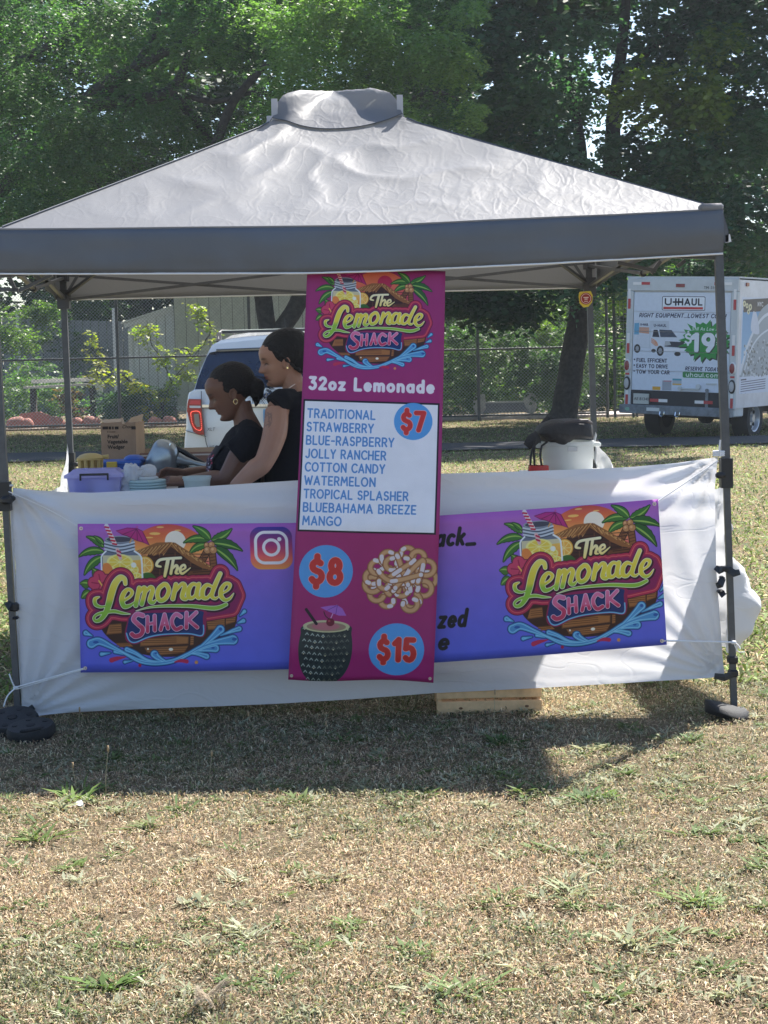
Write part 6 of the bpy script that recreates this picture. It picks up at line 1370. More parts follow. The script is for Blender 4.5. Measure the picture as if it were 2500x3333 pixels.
# ================================================================ HAZE: thin volume added to lift the dark tones of the trees
hm = bpy.data.materials.new('haze_air'); hm.use_nodes = True; nt_ = hm.node_tree; nt_.nodes.remove(nt_.nodes['Principled BSDF']); pv = nt_.nodes.new('ShaderNodeVolumePrincipled')
pv.inputs['Color'].default_value = (.80, .90, 1, 1); pv.inputs['Density'].default_value = .00045; pv.inputs['Anisotropy'].default_value = .35
nt_.links.new(pv.outputs[0], nt_.nodes['Material Output'].inputs['Volume'])
b = MB(); b.box((-125, -35, -1), (125, 165, 21)); hz = b.build('haze', hm); hz['kind'] = 'stuff'; hz['label'] = 'thin pale haze volume added to lift the dark tones of the trees'
# ================================================================ WHITE CAR
M_paintw = mat('white_car_paint', (.66, .68, .70), .22, coat=.6); M_glassd = mat('tinted_glass', (.012, .02, .045), .06, spec=.8, noise_s=3, noise_a=.4)
M_chrome = mat('chrome', (.75, .76, .78), .12, metal=1); M_blk = mat('black_trim', (.015, .016, .018), .5); M_tyre = mat('tyre_rubber', (.018, .018, .019), .85, bump=.3, bump_s=60)
M_redl = mat('red_lens', (.30, .012, .016), .12, coat=.5); M_led = mat('lit_led', (.8, .08, .06), .3, emis=(1, .12, .08), es=.45); M_amb = mat('grey_lens', (.25, .22, .2), .2); M_rev = mat('clear_lens', (.55, .56, .6), .15)
YC = 20.7; KC = YC / F; cc = W(878, 1180, YC)
car = thing('suv', 'white sport utility vehicle seen from behind with its tail light on', 'car', (cc.x, YC, 0), (0, 0, 0), local=True)
def cx(px): return W(px, 1200, YC).x - cc.x
def cz(py, px=700): return W(px, py, YC).z
prof = [(-.86, .28), (-.985, .42), (-1.0, .56), (-.985, .70), (-.966, .83), (-.95, 1.09), (-.925, 1.21), (-.86, 1.25)]
P2 = prof + [(-x, z) for x, z in prof[::-1]]
def ring(s, y, dz=0, k=1): return [(x * s, y, dz + .28 + (z - .28) * k) for x, z in P2]
b = MB(); b.loft([ring(.97, .012, .01, .985), ring(.985, .022), ring(1, .07), ring(1.0, .8), ring(1.0, 3.2), ring(.98, 4.2, -.02, .93), ring(.9, 4.75, -.02, .82), ring(.8, 4.9, 0, .7)]); b.build('body', M_paintw, car, smooth=True)
gp = [(-.86, 1.245), (-.80, 1.45), (-.705, 1.67), (-.665, 1.745), (-.56, 1.80), (-.3, 1.83), (0, 1.845)]
G2 = gp + [(-x, z) for x, z in gp[-2::-1]]
def gring(y, k=1, s=1): return [(x * s, y, 1.245 + (z - 1.245) * k) for x, z in G2]
b = MB(); rings = []
def gz(z0): return 0
# greenhouse with a sloping tail: each point pushed forward with height
def gslope(y, amt, k=1, s=1): return [(x * s, y + amt * (z - 1.245) / .57, 1.245 + (z - 1.245) * k) for x, z in G2]
b.loft([gslope(.04, .30), gslope(.2, .35), gslope(1.6, .2, 1.13), gslope(2.7, -.5, 1.08, .98), gslope(3.6, -1.35, .93, .95)]); b.build('cabin', M_paintw, car, smooth=True)
def on_tail(px, py, off=.012):   # point on rear glass plane
    x = cx(px); z = cz(py, px); return Vector((x, .04 + .30 * (z - 1.245) / .57 - off, z))
gl = [(631, 1270), (640, 1235), (655, 1195), (668, 1162), (678, 1148), (700, 1144), (800, 1140), (878, 1138), (1060, 1134), (1078, 1140), (1100, 1190), (1122, 1262), (1000, 1266), (800, 1270)]
b = MB(); b.prism([on_tail(x, y) for x, y in gl], (0, .02, 0)); b.build('rear_window', M_glassd, car)
b = MB(); b.prism([on_tail(x, y, .05) for x, y in ((676, 1148), (700, 1119), (878, 1100), (1058, 1110), (1085, 1136), (1040, 1128), (878, 1131), (712, 1140))], (0, .06, 0)); b.build('spoiler', M_paintw, car, smooth=True)
b = MB(); b.prism([on_tail(x, y, .055) for x, y in ((700, 1136), (878, 1129), (878, 1133), (700, 1141))], (0, .02, 0)); b.build('spoiler_seam', mat('seam_shade', (.1, .1, .1), .6), car)
def rear(px, py, off=.01): return Vector((cx(px), -off, cz(py, px)))
def tl(pts, name, m, off, th=.02, par=car): b = MB(); b.prism([rear(x, y, off) for x, y in pts], (0, th, 0)); return b.build(name, m, par)
q2 = lambda *p: [(550 + x * .3014, 1000 + y * .3014) for x, y in p]
lamp = tl(q2((205, 990), (340, 992), (344, 1110), (362, 1376), (300, 1376), (246, 1345), (212, 1250), (182, 1120), (190, 1040)), 'tail_light', M_redl, .03, .1)
tl(q2((212, 1062), (332, 1064), (332, 1088), (214, 1086)), 'reverse_lens', M_rev, .036, .01, lamp); tl(q2((225, 1005), (332, 1005), (332, 1050), (216, 1048)), 'upper_lens', mat('bright_red_lens', (.55, .05, .06), .2), .034, .01, lamp)
tl(q2((258, 1152), (308, 1150), (318, 1290), (286, 1292), (262, 1250)), 'inner_lens', M_amb, .036, .01, lamp)
LP = cr(q2((228, 1135), (262, 1122), (300, 1122), (326, 1145), (334, 1230), (334, 1310), (312, 1328), (268, 1310), (238, 1255), (226, 1180)), 4, True)
b = MB()
for x, y in LP: b.sphere(rear(x, y, .04), (.0065, .005, .007), 6)
b.build('led_row', M_led, lamp, kind='stuff'); 
b = MB(); b.tube([rear(x, y, .037) for x, y in LP] + [rear(*LP[0], .037)], .005, 5); b.build('led_glow_bar', mat('glow_bar', (.45, .03, .03), .4, emis=(1, .08, .05), es=.06), lamp)
lamp2 = tl([(2 * 878 - x, y) for x, y in q2((205, 990), (340, 992), (344, 1110), (362, 1376), (300, 1376), (246, 1345), (212, 1250), (182, 1120))], 'tail_light', M_redl, .03, .1)
tl(q2((345, 1052), (700, 1046), (1080, 1042), (1400, 1042), (1400, 1068), (1080, 1070), (345, 1082)), 'chrome_strip', M_chrome, .03, .03)
tl(q2((345, 1083), (1400, 1074), (1400, 1080), (345, 1089)), 'tailgate_groove', mat('seam_shade', (.1, .1, .1), .6), .022, .01)
b = MB()
for a, c in zip(q2((344, 905), (342, 1050), (366, 1380), (380, 1470), (408, 1555)), q2((342, 1050), (366, 1380), (380, 1470), (408, 1555), (600, 1562))): b.beam(rear(*a, .022), rear(*c, .022), .008, .02, up=(0, 1, 0))
b.build('tailgate_gap', mat('seam_shade', (.1, .1, .1), .6), car)
tl(q2((160, 1330), (380, 1395), (380, 1400), (158, 1336)), 'bumper_crease', mat('seam_shade', (.1, .1, .1), .6), .03, .03)
b = MB(); b.lathe([(.0, -.0), (.085, 0), (.085, .012), (.0, .016)], rear(878, 1287, .022), 24, axis='Y', sy=.4)
o = b.build('badge_oval', mat('badge_blue', (.03, .08, .25), .25, coat=.5), car, smooth=True)
letters('Ford', 'badge_letters', car, rear(860, 1292, .045), (1, 0, 0), (0, 0, 1), .07, M_chrome, shear=.3)
letters('XLT', 'trim_letters', car, rear(668, 1402, .03), (1, 0, 0), (0, 0, 1), .05, M_blk, shear=.2); letters('HEALEY', 'dealer_letters', car, rear(673, 1459, .03), (1, 0, 0), (0, 0, 1), .045, M_blk, shear=.3)
b = MB(); a, c = rear(853, 1332, .03), rear(905, 1375, .03); b.bbox((a.x, -.03, c.z), (a.x + .31, -.015, a.z), .004); pl_ = b.build('number_plate', mat('plate_blue', (.12, .3, .55), .4), car)
b = MB(); b.box((a.x + .02, -.034, c.z + .02), (a.x + .29, -.0305, a.z - .03)); b.build('plate_face', mat('plate_white', (.7, .72, .74), .4), pl_)
b = MB(); b.bbox((-.95, -.09, .30), (.95, -.02, .52), .03); b.build('bumper', mat('grey_bumper', (.12, .12, .13), .6), car, smooth=True)
for s in (-1, 1):
    b = MB(); xr = s * .60; b.tube([(xr, .42, 1.80), (xr * 1.0, .5, 1.875), (xr, .9, 1.91), (xr, 2.6, 1.93), (xr, 2.9, 1.84)], .02, 8); b.beam((xr, .42, 1.76), (xr, .52, 1.86), .05, .09); b.build('roof_rail', M_chrome if 0 else M_blk, car, smooth=True)
b = MB(); b.beam((-.6, .75, 1.895), (.6, .75, 1.90), .05, .03); b.build('cross_bar', M_blk, car); b = MB(); b.beam((-.58, .75, 1.914), (.6, .75, 1.919), .04, .008); b.build('bar_trim', M_chrome, car)
b = MB(); b.tube([(cx(922), .8, 1.80), (cx(921), .85, 1.86), (cx(916), .95, cz(1028, 918))], [.014, .005, .002], 6); b.build('antenna', M_blk, car)
def wheel(par, x, y, r, wd, rim, rimm, name='wheel'):
    b = MB(); b.lathe([(r * .62, -wd / 2), (r * .95, -wd / 2), (r, -wd * .32), (r, wd * .32), (r * .95, wd / 2), (r * .62, wd / 2)], (x, y, r), 32, axis='X', cap=False); w_ = b.build(name, M_tyre, par, smooth=True)
    s = 1 if x > 0 else -1; b = MB(); b.lathe([(r * .63, s * wd * .50), (r * .58, s * wd * .46), (r * .54, s * wd * .25), (r * .2, s * wd * .18), (r * .17, s * wd * .42), (.001, s * wd * .42)], (x, y, r), 32, axis='X', cap=False); b.build('rim', rimm, w_, smooth=True)
    b = MB()
    for i in range(8):
        a = 6.283 * i / 8; c, d = math.cos(a), math.sin(a); q = Vector((x + s * wd * .24, y + c * r * .40, r + d * r * .40)); b.lathe([(r * .085, 0), (r * .085, s * .012)], q, 10, axis='X')
    o = b.build('rim_holes', mat('rim_hole', (.01, .01, .012), .7), w_, kind='stuff')
    return w_
for x, y in ((-.83, .95), (.83, .95), (-.83, 3.85), (.83, 3.85)): wheel(car, x, y, .37, .24, 0, M_chrome)
# ================================================================ RENTAL VAN
van = thing('box_truck', 'white rental box truck with printed roll-up rear door parked behind the stall', 'truck', (0, 0, 0), (0, 0, 0), local=True)
hd = R(33.5); VC = W(2205, 1400, 33.0); 
van.matrix_world = Matrix.Translation((VC.x, 33.0, -.02)) @ Matrix.Rotation(-hd, 4, 'Z') @ Matrix.Rotation(R(2.6), 4, 'Y')
M_box = mat('van_white', (.60, .63, .68), .35, noise_s=2.5, noise_a=.12); M_boxf = mat('van_frame', (.50, .54, .56), .45, noise_s=3, noise_a=.08); M_gm = mat('van_grey', (.16, .18, .2), .6, noise_s=10, noise_a=.3)
M_rr = mat('reflective_red', (.42, .03, .04), .35); M_rw = mat('reflective_white', (.72, .72, .72), .35)
HW = 1.07; ZT = 2.87; ZD0, ZD1 = .86, 2.62
b = MB(); b.box((-HW + .02, .05, .70), (HW - .02, 3.4, ZT - .02)); b.build('cargo_box', M_box, van)
b = MB(); b.bbox((-HW, -.02, ZD1 + .02), (HW, .048, ZT), .012); b.build('door_header', M_boxf, van)
for s in (-1, 1): b = MB(); xa, xb = sorted((s * HW, s * (HW - .13))); b.bbox((xa, -.02, .58), (xb, .048, ZD1 + .018), .01); b.build('door_post', M_boxf, van)
b = MB(); b.box((-HW + .135, -.01, ZD0 - .3), (HW - .135, .045, ZD0)); b.build('under_panel', mat('sooty_black', (.02, .022, .026), .7), van)
M_door = print_mat('door_print', door_art(), .4)
nx_ = 5; zz = np.linspace(ZD1, ZD0, nx_ + 1)
for k in range(nx_):     # door sections, each with its strip of the print
    v0, v1 = k / nx_, (k + 1) / nx_
    def ds(u, v, v0=v0, v1=v1): return Vector((-HW + .14 + (2 * HW - .28) * u, .0, ZD1 - (ZD1 - ZD0) * (v)))
    o = surf('door_section', ds, 2, 1, M_door, van, vs=(v0 + .002, v1 - .002)); l = o.data.uv_layers[0]; n = len(o.data.loops); a = np.zeros(n * 2); l.data.foreach_get('uv', a); a = a.reshape(-1, 2); a[:, 1] = 1 - a[:, 1]; l.data.foreach_set('uv', a.ravel())
    b = MB(); z0, z1 = ZD1 - (ZD1 - ZD0) * (v1 - .002), ZD1 - (ZD1 - ZD0) * (v0 + .002); b.box((-HW + .138, .002, z0), (HW - .138, .04, z1)); b.build('section_core', M_box, o)
def strip(x0, z0, x1, z1, first, n=2, y=-.028, vertical=False):
    for i in range(n):
        m = (M_rr, M_rw)[(i + first) % 2]; b = MB()
        if vertical: b.box((x0, y, z0 + (z1 - z0) * i / n), (x1, y + .006, z0 + (z1 - z0) * (i + 1) / n))
        else: b.box((x0 + (x1 - x0) * i / n, y, z0), (x0 + (x1 - x0) * (i + 1) / n, y + .006, z1))
        b.build('reflector', m, van)
strip(-.95, ZT - .12, -.62, ZT - .07, 1); strip(.62, ZT - .12, .95, ZT - .07, 0)
for s in (-1, 1):
    x = s * (HW - .055); 
    for z0, z1 in ((2.32, 2.68), (1.52, 1.88), (.60, .95)): strip(x - .025, z0, x + .025, z1, 0, vertical=True)
    b = MB(); b.lathe([(.062, 0), (.062, .02), (.05, .03)], (x, -.022, 1.30), 20, axis='Y', sy=1.8); o = b.build('tail_light', M_rw, van, smooth=True)
    b = MB(); b.lathe([(.045, .03), (.045, .045), (.03, .05)], (x, -.022, 1.30), 20, axis='Y', sy=2.0); b.build('lens', mat('dark_red_lens', (.2, .01, .02), .2), o, smooth=True)
    b = MB(); b.lathe([(.065, 0), (.065, .02), (.05, .03)], (x, -.022, .98), 20, axis='Y', sy=1.9); o = b.build('lower_light', M_blk, van, smooth=True)
    b = MB(); b.lathe([(.045, .03), (.045, .04), (.03, .045)], (x, -.022, .98), 20, axis='Y', sy=2.0); b.build('lens', mat('milky_lens', (.4, .41, .43), .3), o, smooth=True)
    b = MB(); b.box((x - .04, -.03, 1.13), (x + .04, -.022, 1.165)); b.build('reflector', M_rr, van)
b = MB(); b.bbox((-.11, -.04, ZT - .16), (.06, -.022, ZT - .1), .006); b.build('marker_light', mat('dark_red_lens', (.2, .01, .02), .2), van)
letters('TM', 'fleet_number', van, (.42, -.0235, ZT - .19), (1, 0, 0), (0, 0, 1), .07, M_blk); letters('3147W', 'fleet_number', van, (.55, -.0235, ZT - .19), (1, 0, 0), (0, 0, 1), .07, M_blk)
b = MB(); b.bbox((-HW - .03, -.16, .44), (HW - .02, -.02, .60), .012); bp = b.build('step_bumper', M_gm, van)
b = MB(); b.box((-HW + .2, -.05, .615), (-HW + .5, -.025, .80)); o = b.build('number_plate', mat('plate_pale', (.45, .47, .44), .5), van); letters('AE 81340', 'plate_letters', o, (-HW + .215, -.053, .68), (1, 0, 0), (0, 0, 1), .075, M_blk)
for x0, fi in ((-.55, 0), (.32, 1)): strip(x0, .66, x0 + .34, .715, fi, y=-.03)
b = MB(); b.box((-.55, -.166, .50), (-.3, -.1605, .56)); b.build('sticker', mat('sticker_white', (.6, .63, .62), .5), van)
b = MB(); b.lathe([(.045, 0), (.045, .006)], (-.93, -.161, .52), 16, axis='Y', sy=.7); b.build('round_sticker', mat('sticker_green', (.2, .4, .3), .5), van)
for x in (-.24, .06): b = MB(); b.tube([(x - .04, -.17, .5), (x - .04, -.19, .44), (x, -.2, .41), (x + .04, -.19, .44), (x + .04, -.17, .5)], .011, 6); b.build('tow_loop', M_chrome, van, smooth=True)
b = MB(); b.bbox((.02, -.05, .90), (.40, -.012, .93), .006); b.lathe([(.04, 0), (.04, .03)], (.03, -.02, .92), 12, axis='Y'); b.lathe([(.045, 0), (.045, .03)], (.38, -.02, .96), 12, axis='Y'); b.build('door_latch', M_boxf, van)
b = MB(); b.box((.52, -.03, .60), (.57, -.012, .90)); b.lathe([(.03, 0), (.03, .03)], (.545, -.015, .90), 10, axis='Y'); b.build('pull_strap', M_gm, van)
b = MB(); b.bbox((.52, -.02, 1.0), (.72, -.004, 1.03), .004); b.build('grab_handle', M_boxf, van)
# side graphic
def side_art():
    A = Art(900, 640, 2.2, 0, 0, bgc=(206, 216, 232)); g = np.random.default_rng(4)
    A.poly([(6, 40), (400, 20), (400, 200), (6, 200)], gr((0, (90, 150, 200)), (1, (150, 190, 220))))
    A.poly([(6, 8), (400, -10), (400, 30), (10, 46)], (28, 36, 56)); put_text(A, 'NYC', 96, 26, 12, .1, (210, 214, 220)); 
    for cx_, cy_, r in ((14, 20, 9), (30, 26, 8), (50, 30, 10), (40, 44, 8)): A.circle((cx_, cy_), r, (212, 208, 170)); A.circle((cx_, cy_), r * .4, (90, 90, 80))
    A.blob([(30, 190), (60, 120), (90, 70), (130, 30), (220, 10), (400, 30), (400, 210), (20, 240), (4, 230)], (150, 164, 176), 5)
    A.stroke(cr([(4, 230), (40, 150), (90, 90), (160, 50), (300, 40)], 6), 5, (206, 216, 226)); A.stroke(cr([(20, 240), (70, 150), (160, 100), (300, 90)], 6), 3, (206, 216, 226))
    for i in range(260): A.circle((20 + 340 * g.random(), 130 + 110 * g.random()), 2 + 3 * g.random(), [(196, 206, 214), (110, 124, 130), (90, 100, 104)][i % 3])
    A.blob([(60, 100), (66, 50), (80, 40), (96, 60), (110, 110)], (196, 206, 222), 4); A.circle((80, 36), 8, (60, 54, 60))
    for i in range(5): A.stroke([(10, 256 + i * 7), (160, 250 + i * 7)], 1.2, (70, 80, 110))
    A.stroke([(10, 249), (40, 248)], 2, (40, 50, 80)); put_text(A, 'uhaul.com', 10, 298, 9, .09, (60, 120, 190))
    return A
M_side = print_mat('side_print', side_art(), .4)
def sp_(u, v): return Vector((HW + .002, .16 + 3.1 * u, 2.55 - (2.55 - .85) * v))
surfuv('side_graphic', sp_, 1, 1, M_side, van)
b = MB(); b.box((HW - .018, .05, .60), (HW, 3.4, ZT - .03)); b.build('side_panel', M_box, van)
b = MB(); b.box((HW + .002, .3, ZT - .13), (HW + .02, .42, ZT - .07)); b.build('marker_light', mat('dark_red_lens', (.2, .01, .02), .2), van)
b = MB(); b.box((-HW - .01, .0, ZT + .002), (HW + .01, 3.45, ZT + .03)); b.build('roof_cap', M_boxf, van)
b = MB(); b.prism([(-.95, 3.45, .5), (-.95, 5.6, .5), (-.95, 5.6, 1.2), (-.95, 4.9, 1.35), (-.95, 4.3, 2.1), (-.95, 3.45, 2.15)], (1.9, 0, 0)); b.build('cab', M_box, van)
b = MB(); b.box((-.5, .1, .42), (.5, 4.5, .58)); b.build('chassis', mat('sooty_black', (.02, .022, .026), .7), van)
b = MB(); b.tube([(-.8, 1.0, .40), (.8, 1.0, .40)], .06, 10); b.sphere((.1, 1.0, .40), .16, 12); b.build('axle', mat('sooty_black', (.02, .022, .026), .7), van, smooth=True)
M_rimw = mat('van_rim', (.5, .51, .53), .35, metal=.6)
for x, y in ((-.82, 1.0), (.90, 1.0), (-.8, 4.7), (.8, 4.7)): wheel(van, x, y, .385, .3 if y < 2 else .22, 0, M_rimw)
b = MB(); b.box((HW - .02, .5, .42), (HW + .005, 1.55, .60)) if 0 else b.bbox((HW - .25, .02, .44), (HW - .02, .45, .62), .02); b.build('mud_corner', M_boxf, van)
# ================================================================ TABLES AND WHAT STANDS ON THEM
ZTAB = .93
def table(label, x0, x1, y0, y1, z):
    t = thing('folding_table', label, 'table', ((x0 + x1) / 2, (y0 + y1) / 2, 0)); b = MB(); b.bbox((x0, y0, z - .045), (x1, y1, z), .012); b.build('tabletop', mat('table_white', (.6, .6, .6), .5), t, smooth=True)
    for x in (x0 + .12, x1 - .12):
        for y in (y0 + .08, y1 - .08): b = MB(); b.tube([(x, y, 0), (x, y, z - .046)], .013, 8); b.build('leg', M_pole, t, smooth=True)
    return t
table('white folding table behind the cloth on the left, covered with stall supplies', W(170, 1600, 8.6).x, W(1150, 1600, 8.6).x, 8.26, 9.45, ZTAB)
table('white folding table at the rear right under the white container', W(1700, 1550, 9.6).x, W(2040, 1550, 9.6).x, 9.3, 9.95, W(1850, 1540, 9.6).z)
def pt(px, py, Y): return W(px, py, Y)
# plastic storage box with black handle
M_lav = mat('lavender_plastic', (.58, .56, .82), .3, trans=.5, transcol=(.68, .66, .95), alpha=.7)
YB = 8.36; x0, x1 = pt(213, 1560, YB).x, pt(396, 1560, YB).x; zt_, zl_ = pt(300, 1529, YB).z, pt(300, 1556, YB).z
t = thing('storage_box', 'see-through lavender plastic storage box with black carry handle on the table', 'storage box', ((x0 + x1) / 2, YB + .09, ZTAB))
b = MB(); rg = lambda z, i: [(x0 + i, YB + i, z), (x1 - i, YB + i, z), (x1 - i, YB + .18 - i, z), (x0 + i, YB + .18 - i, z)]
b.loft([rg(ZTAB, .018), rg(zl_, .006), rg(zl_, .0)]); b.build('tub', M_lav, t)
b = MB(); b.loft([rg(zl_ + .001, -.006), rg(zl_ + .014, -.006), rg(zt_ - .008, .022), rg(zt_, .03)]); b.build('lid', M_lav, t)
for xx in (.3, .62): b = MB(); b.bbox((x0 + (x1 - x0) * xx, YB + .03, zt_), (x0 + (x1 - x0) * (xx + .09), YB + .05, zt_ + .006), .002); b.build('lid_rib', M_lav, t)
a, c = pt(263, 1550, YB), pt(352, 1550, YB); b = MB(); y = YB - .012
b.beam((a.x, y, a.z - .02), (a.x, y, a.z + .003), .008, .006, up=(0, 1, 0)); b.beam((c.x, y, a.z - .02), (c.x, y, a.z + .003), .008, .006, up=(0, 1, 0)); b.bbox((a.x - .004, y - .006, a.z + .002), (c.x + .004, y + .006, a.z + .012), .002); b.build('handle', M_plastic, t)
b = MB(); b.bbox((x0 + .03, YB + .03, ZTAB + .01), (x0 + .1, YB + .14, zl_ - .01), .006); b.build('contents', mat('blue_packet', (.06, .08, .5), .4), t)
b = MB(); b.bbox((x0 + .12, YB + .02, ZTAB + .01), (x0 + .21, YB + .12, zl_ - .004), .006); b.build('contents', mat('clear_packet', (.5, .5, .7), .15), t)
# crumpled clear bag over a stack of lids
M_clear = mat('clear_film', (.85, .87, .9), .12, glass=.0, trans=.3); M_clear.node_tree.nodes['Principled BSDF'].inputs['Alpha'].default_value = .38
M_lid = mat('aqua_lid', (.52, .68, .70), .35, trans=.35)
def deli(label, px, pyt, r, Y, n, grp='stacked aqua lids'):
    c = pt(px, pyt, Y); t = thing('lid_stack', label, 'lids', (c.x, Y, ZTAB)); z = ZTAB; 
    dz = (c.z - ZTAB) / n
    for i in range(n):
        b = MB(); b.lathe([(r * .94, 0), (r, dz * .2), (r, dz * .7), (r * .96, dz * .92), (r * .5, dz * .9)], (c.x + .001 * math.sin(i * 2), Y, z + dz * i), 32); b.build('lid', M_lid, t, smooth=True)
    return t
deli('stack of round pale aqua plastic lids beside the storage box', 478, 1560, .088, 8.42, 7)
YB = 8.45; c = pt(463, 1548, YB); t = thing('plastic_bag', 'crumpled clear plastic bag with cup lids lying on the aqua lid stack', 'plastic bag', (c.x, YB, ZTAB + .05))
def crum(seed, cx_, cz_, rx, rz):
    b = MB(); b.sphere((cx_, YB - .02, cz_), (rx, .05, rz), 28)
    for v in b.v:
        d = Vector((v.x - cx_, v.y - YB + .02, v.z - cz_)); nn = .8 + 1.0 * abs(noise.noise(v * 22 + Vector((seed, 0, 0)))) + .8 * abs(noise.noise(v * 50)) + .3 * noise.noise(v * 120); v.x = cx_ + d.x * nn; v.y = YB - .02 + d.y * nn; v.z = cz_ + d.z * nn
    return b
crum(1, c.x - .045, c.z + .002, .04, .042).build('film', M_clear, t, smooth='all'); crum(4, c.x - .055, c.z - .03, .035, .05).build('film', M_clear, t, smooth='all')
b = MB(); b.lathe([(.036, 0), (.04, .03), (.03, .045), (.01, .052)], (c.x + .028, YB, c.z + .0), 24); b.build('dome_lid', M_clear, t, smooth='all')
b = MB(); b.lathe([(.05, 0), (.055, .008), (.05, .016)], (c.x + .02, YB, c.z - .02), 24); b.build('cup_lid', mat('white_plastic', (.7, .73, .74), .35, trans=.3), t, smooth=True)
M_cup = mat('frosted_cup', (.60, .68, .68), .4, trans=.35)
def cup(label, px, py, r, Y, grp=None):
    c = pt(px, py, Y); t = thing('cup', label, 'cup', (c.x, Y, ZTAB), group=grp); h = c.z - ZTAB
    b = MB(); b.lathe([(r * .78, 0), (r * .92, h * .80), (r * .95, h * .82), (r * .95, h * .9), (r * .86, h * .9), (r * .86, h * .5), (.001, h * .48)], (c.x, Y, ZTAB), 32, cap=False); b.build('wall', M_cup, t, smooth=True)
    b = MB(); b.lathe([(r * .93, h * .9), (r, h * .91), (r, h * .995), (r * .94, h), (r * .88, h * .96)], (c.x, Y, ZTAB), 32, cap=False); b.build('rim', M_cup, t, smooth=True)
cup('frosted plastic cup in front of the younger seller, nearest the cloth', 641, 1550, .066, 8.38); cup('second frosted cup standing behind the front cup', 651, 1515, .055, 8.95)
c = pt(568, 1590, 8.4); b = MB(); b.lathe([(.001, 0), (.05, .002), (.055, .012), (.05, .014)], (c.x - .02, 8.32, ZTAB), 20); 
# yellow wedger head
YB = 8.62; c = pt(294, 1480, YB); M_yel = mat('ochre_plastic', (.46, .33, .11), .5)
t = thing('wedge_pusher', 'ochre plastic fruit wedger head with downward prongs behind the storage box', 'kitchen tool', (c.x, YB, ZTAB))
b = MB(); b.lathe([(.062, 0), (.064, .010), (.05, .022), (.028, .030), (.001, .032)], (c.x, YB, c.z - .024), 24); b.build('plate', M_yel, t, smooth=True)
for i in range(10):
    a = 6.283 * i / 10; b = MB(); b.tube([(c.x + .052 * math.cos(a), YB + .052 * math.sin(a), c.z - .024), (c.x + .048 * math.cos(a), YB + .048 * math.sin(a), ZTAB + .02)], [.009, .006], 6); b.build('prong', M_yel, t, smooth=True)
b = MB(); b.tube([(c.x + .05, YB, c.z - .01), (c.x + .085, YB, c.z - .012)], [.006, .012], 8, ell=(0, 1, 0)); b.build('lug', M_yel, t, smooth=True)
b = MB(); b.lathe([(.05, 0), (.05, .02)], (c.x, YB, ZTAB), 16); b.build('base_ring', M_yel, t)
# blue basket with yellow band
YB = 8.8; a, c = pt(308, 1505, YB), pt(455, 1495, YB); M_blu = mat('blue_plastic', (.02, .10, .42), .4)
t = thing('basket', 'blue plastic basket with a yellow front band on the table', 'basket', ((a.x + c.x) / 2, YB, ZTAB)); zt_ = pt(350, 1505, YB).z
b = MB(); b.loft([[(a.x + .02, YB, ZTAB), (c.x - .02, YB, ZTAB), (c.x - .02, YB + .16, ZTAB), (a.x + .02, YB + .16, ZTAB)], [(a.x, YB - .01, zt_), (c.x, YB - .01, zt_ + .008), (c.x, YB + .17, zt_ + .008), (a.x, YB + .17, zt_)]]); b.build('tub', M_blu, t)
b = MB(); b.bbox((a.x - .006, YB - .018, zt_ - .012), (c.x + .006, YB + .176, zt_ + .006), .004); b.build('rim', M_blu, t)
m_ = pt(366, 1508, YB); b = MB(); b.bbox((m_.x - .025, YB - .026, ZTAB + .01), (m_.x + .025, YB - .008, zt_ + .004), .003); b.build('band', mat('yellow_band', (.55, .40, .06), .5), t)
b = MB(); q = pt(432, 1497, YB); b.sphere((q.x, YB + .05, zt_ + .01), (.05, .05, .024), 12); b.build('lump', M_blu, t, smooth=True)
# cardboard carton
M_card = mat('cardboard', (.30, .205, .135), .85, noise_s=5, noise_a=.12, bump=.1, bump_s=50); M_cardl = mat('cardboard_edge', (.45, .34, .24), .85)
YB = 9.15; x0, x1 = pt(330, 1450, YB).x, pt(443, 1450, YB).x; zt_ = pt(386, 1376, YB).z; x2 = pt(462, 1450, YB + .16).x
t = thing('cardboard_box', 'open brown cardboard carton with torn flaps and black lettering on the table', 'carton', ((x0 + x1) / 2, YB, ZTAB))
b = MB(); q = [(x0, YB), (x1, YB), (x2 + .01, YB + .2), (x0 + .02, YB + .2)]
for i in range(4):
    (xa, ya), (xb, yb) = q[i], q[(i + 1) % 4]; d = Vector((xb - xa, yb - ya, 0)).normalized(); nrm = Vector((-d.y, d.x, 0)) * .004
    bb = MB(); pts = []
    n = 9; z_top = [zt_ + (.012 * noise.noise((i * 5 + j * .9, 2, 1)) if i != 0 else .002 * (j % 2)) for j in range(n + 1)]
    for j in range(n):
        A = Vector((xa, ya, 0)).lerp(Vector((xb, yb, 0)), j / n); B = Vector((xa, ya, 0)).lerp(Vector((xb, yb, 0)), (j + 1) / n)
        bb.hexa([A + Vector((0, 0, ZTAB)), B + Vector((0, 0, ZTAB)), B + nrm + Vector((0, 0, ZTAB)), A + nrm + Vector((0, 0, ZTAB)), A + Vector((0, 0, z_top[j])), B + Vector((0, 0, z_top[j + 1])), B + nrm + Vector((0, 0, z_top[j + 1])), A + nrm + Vector((0, 0, z_top[j]))])
    bm_ = bb; bmo = bm_.build('side_wall', M_card, t)
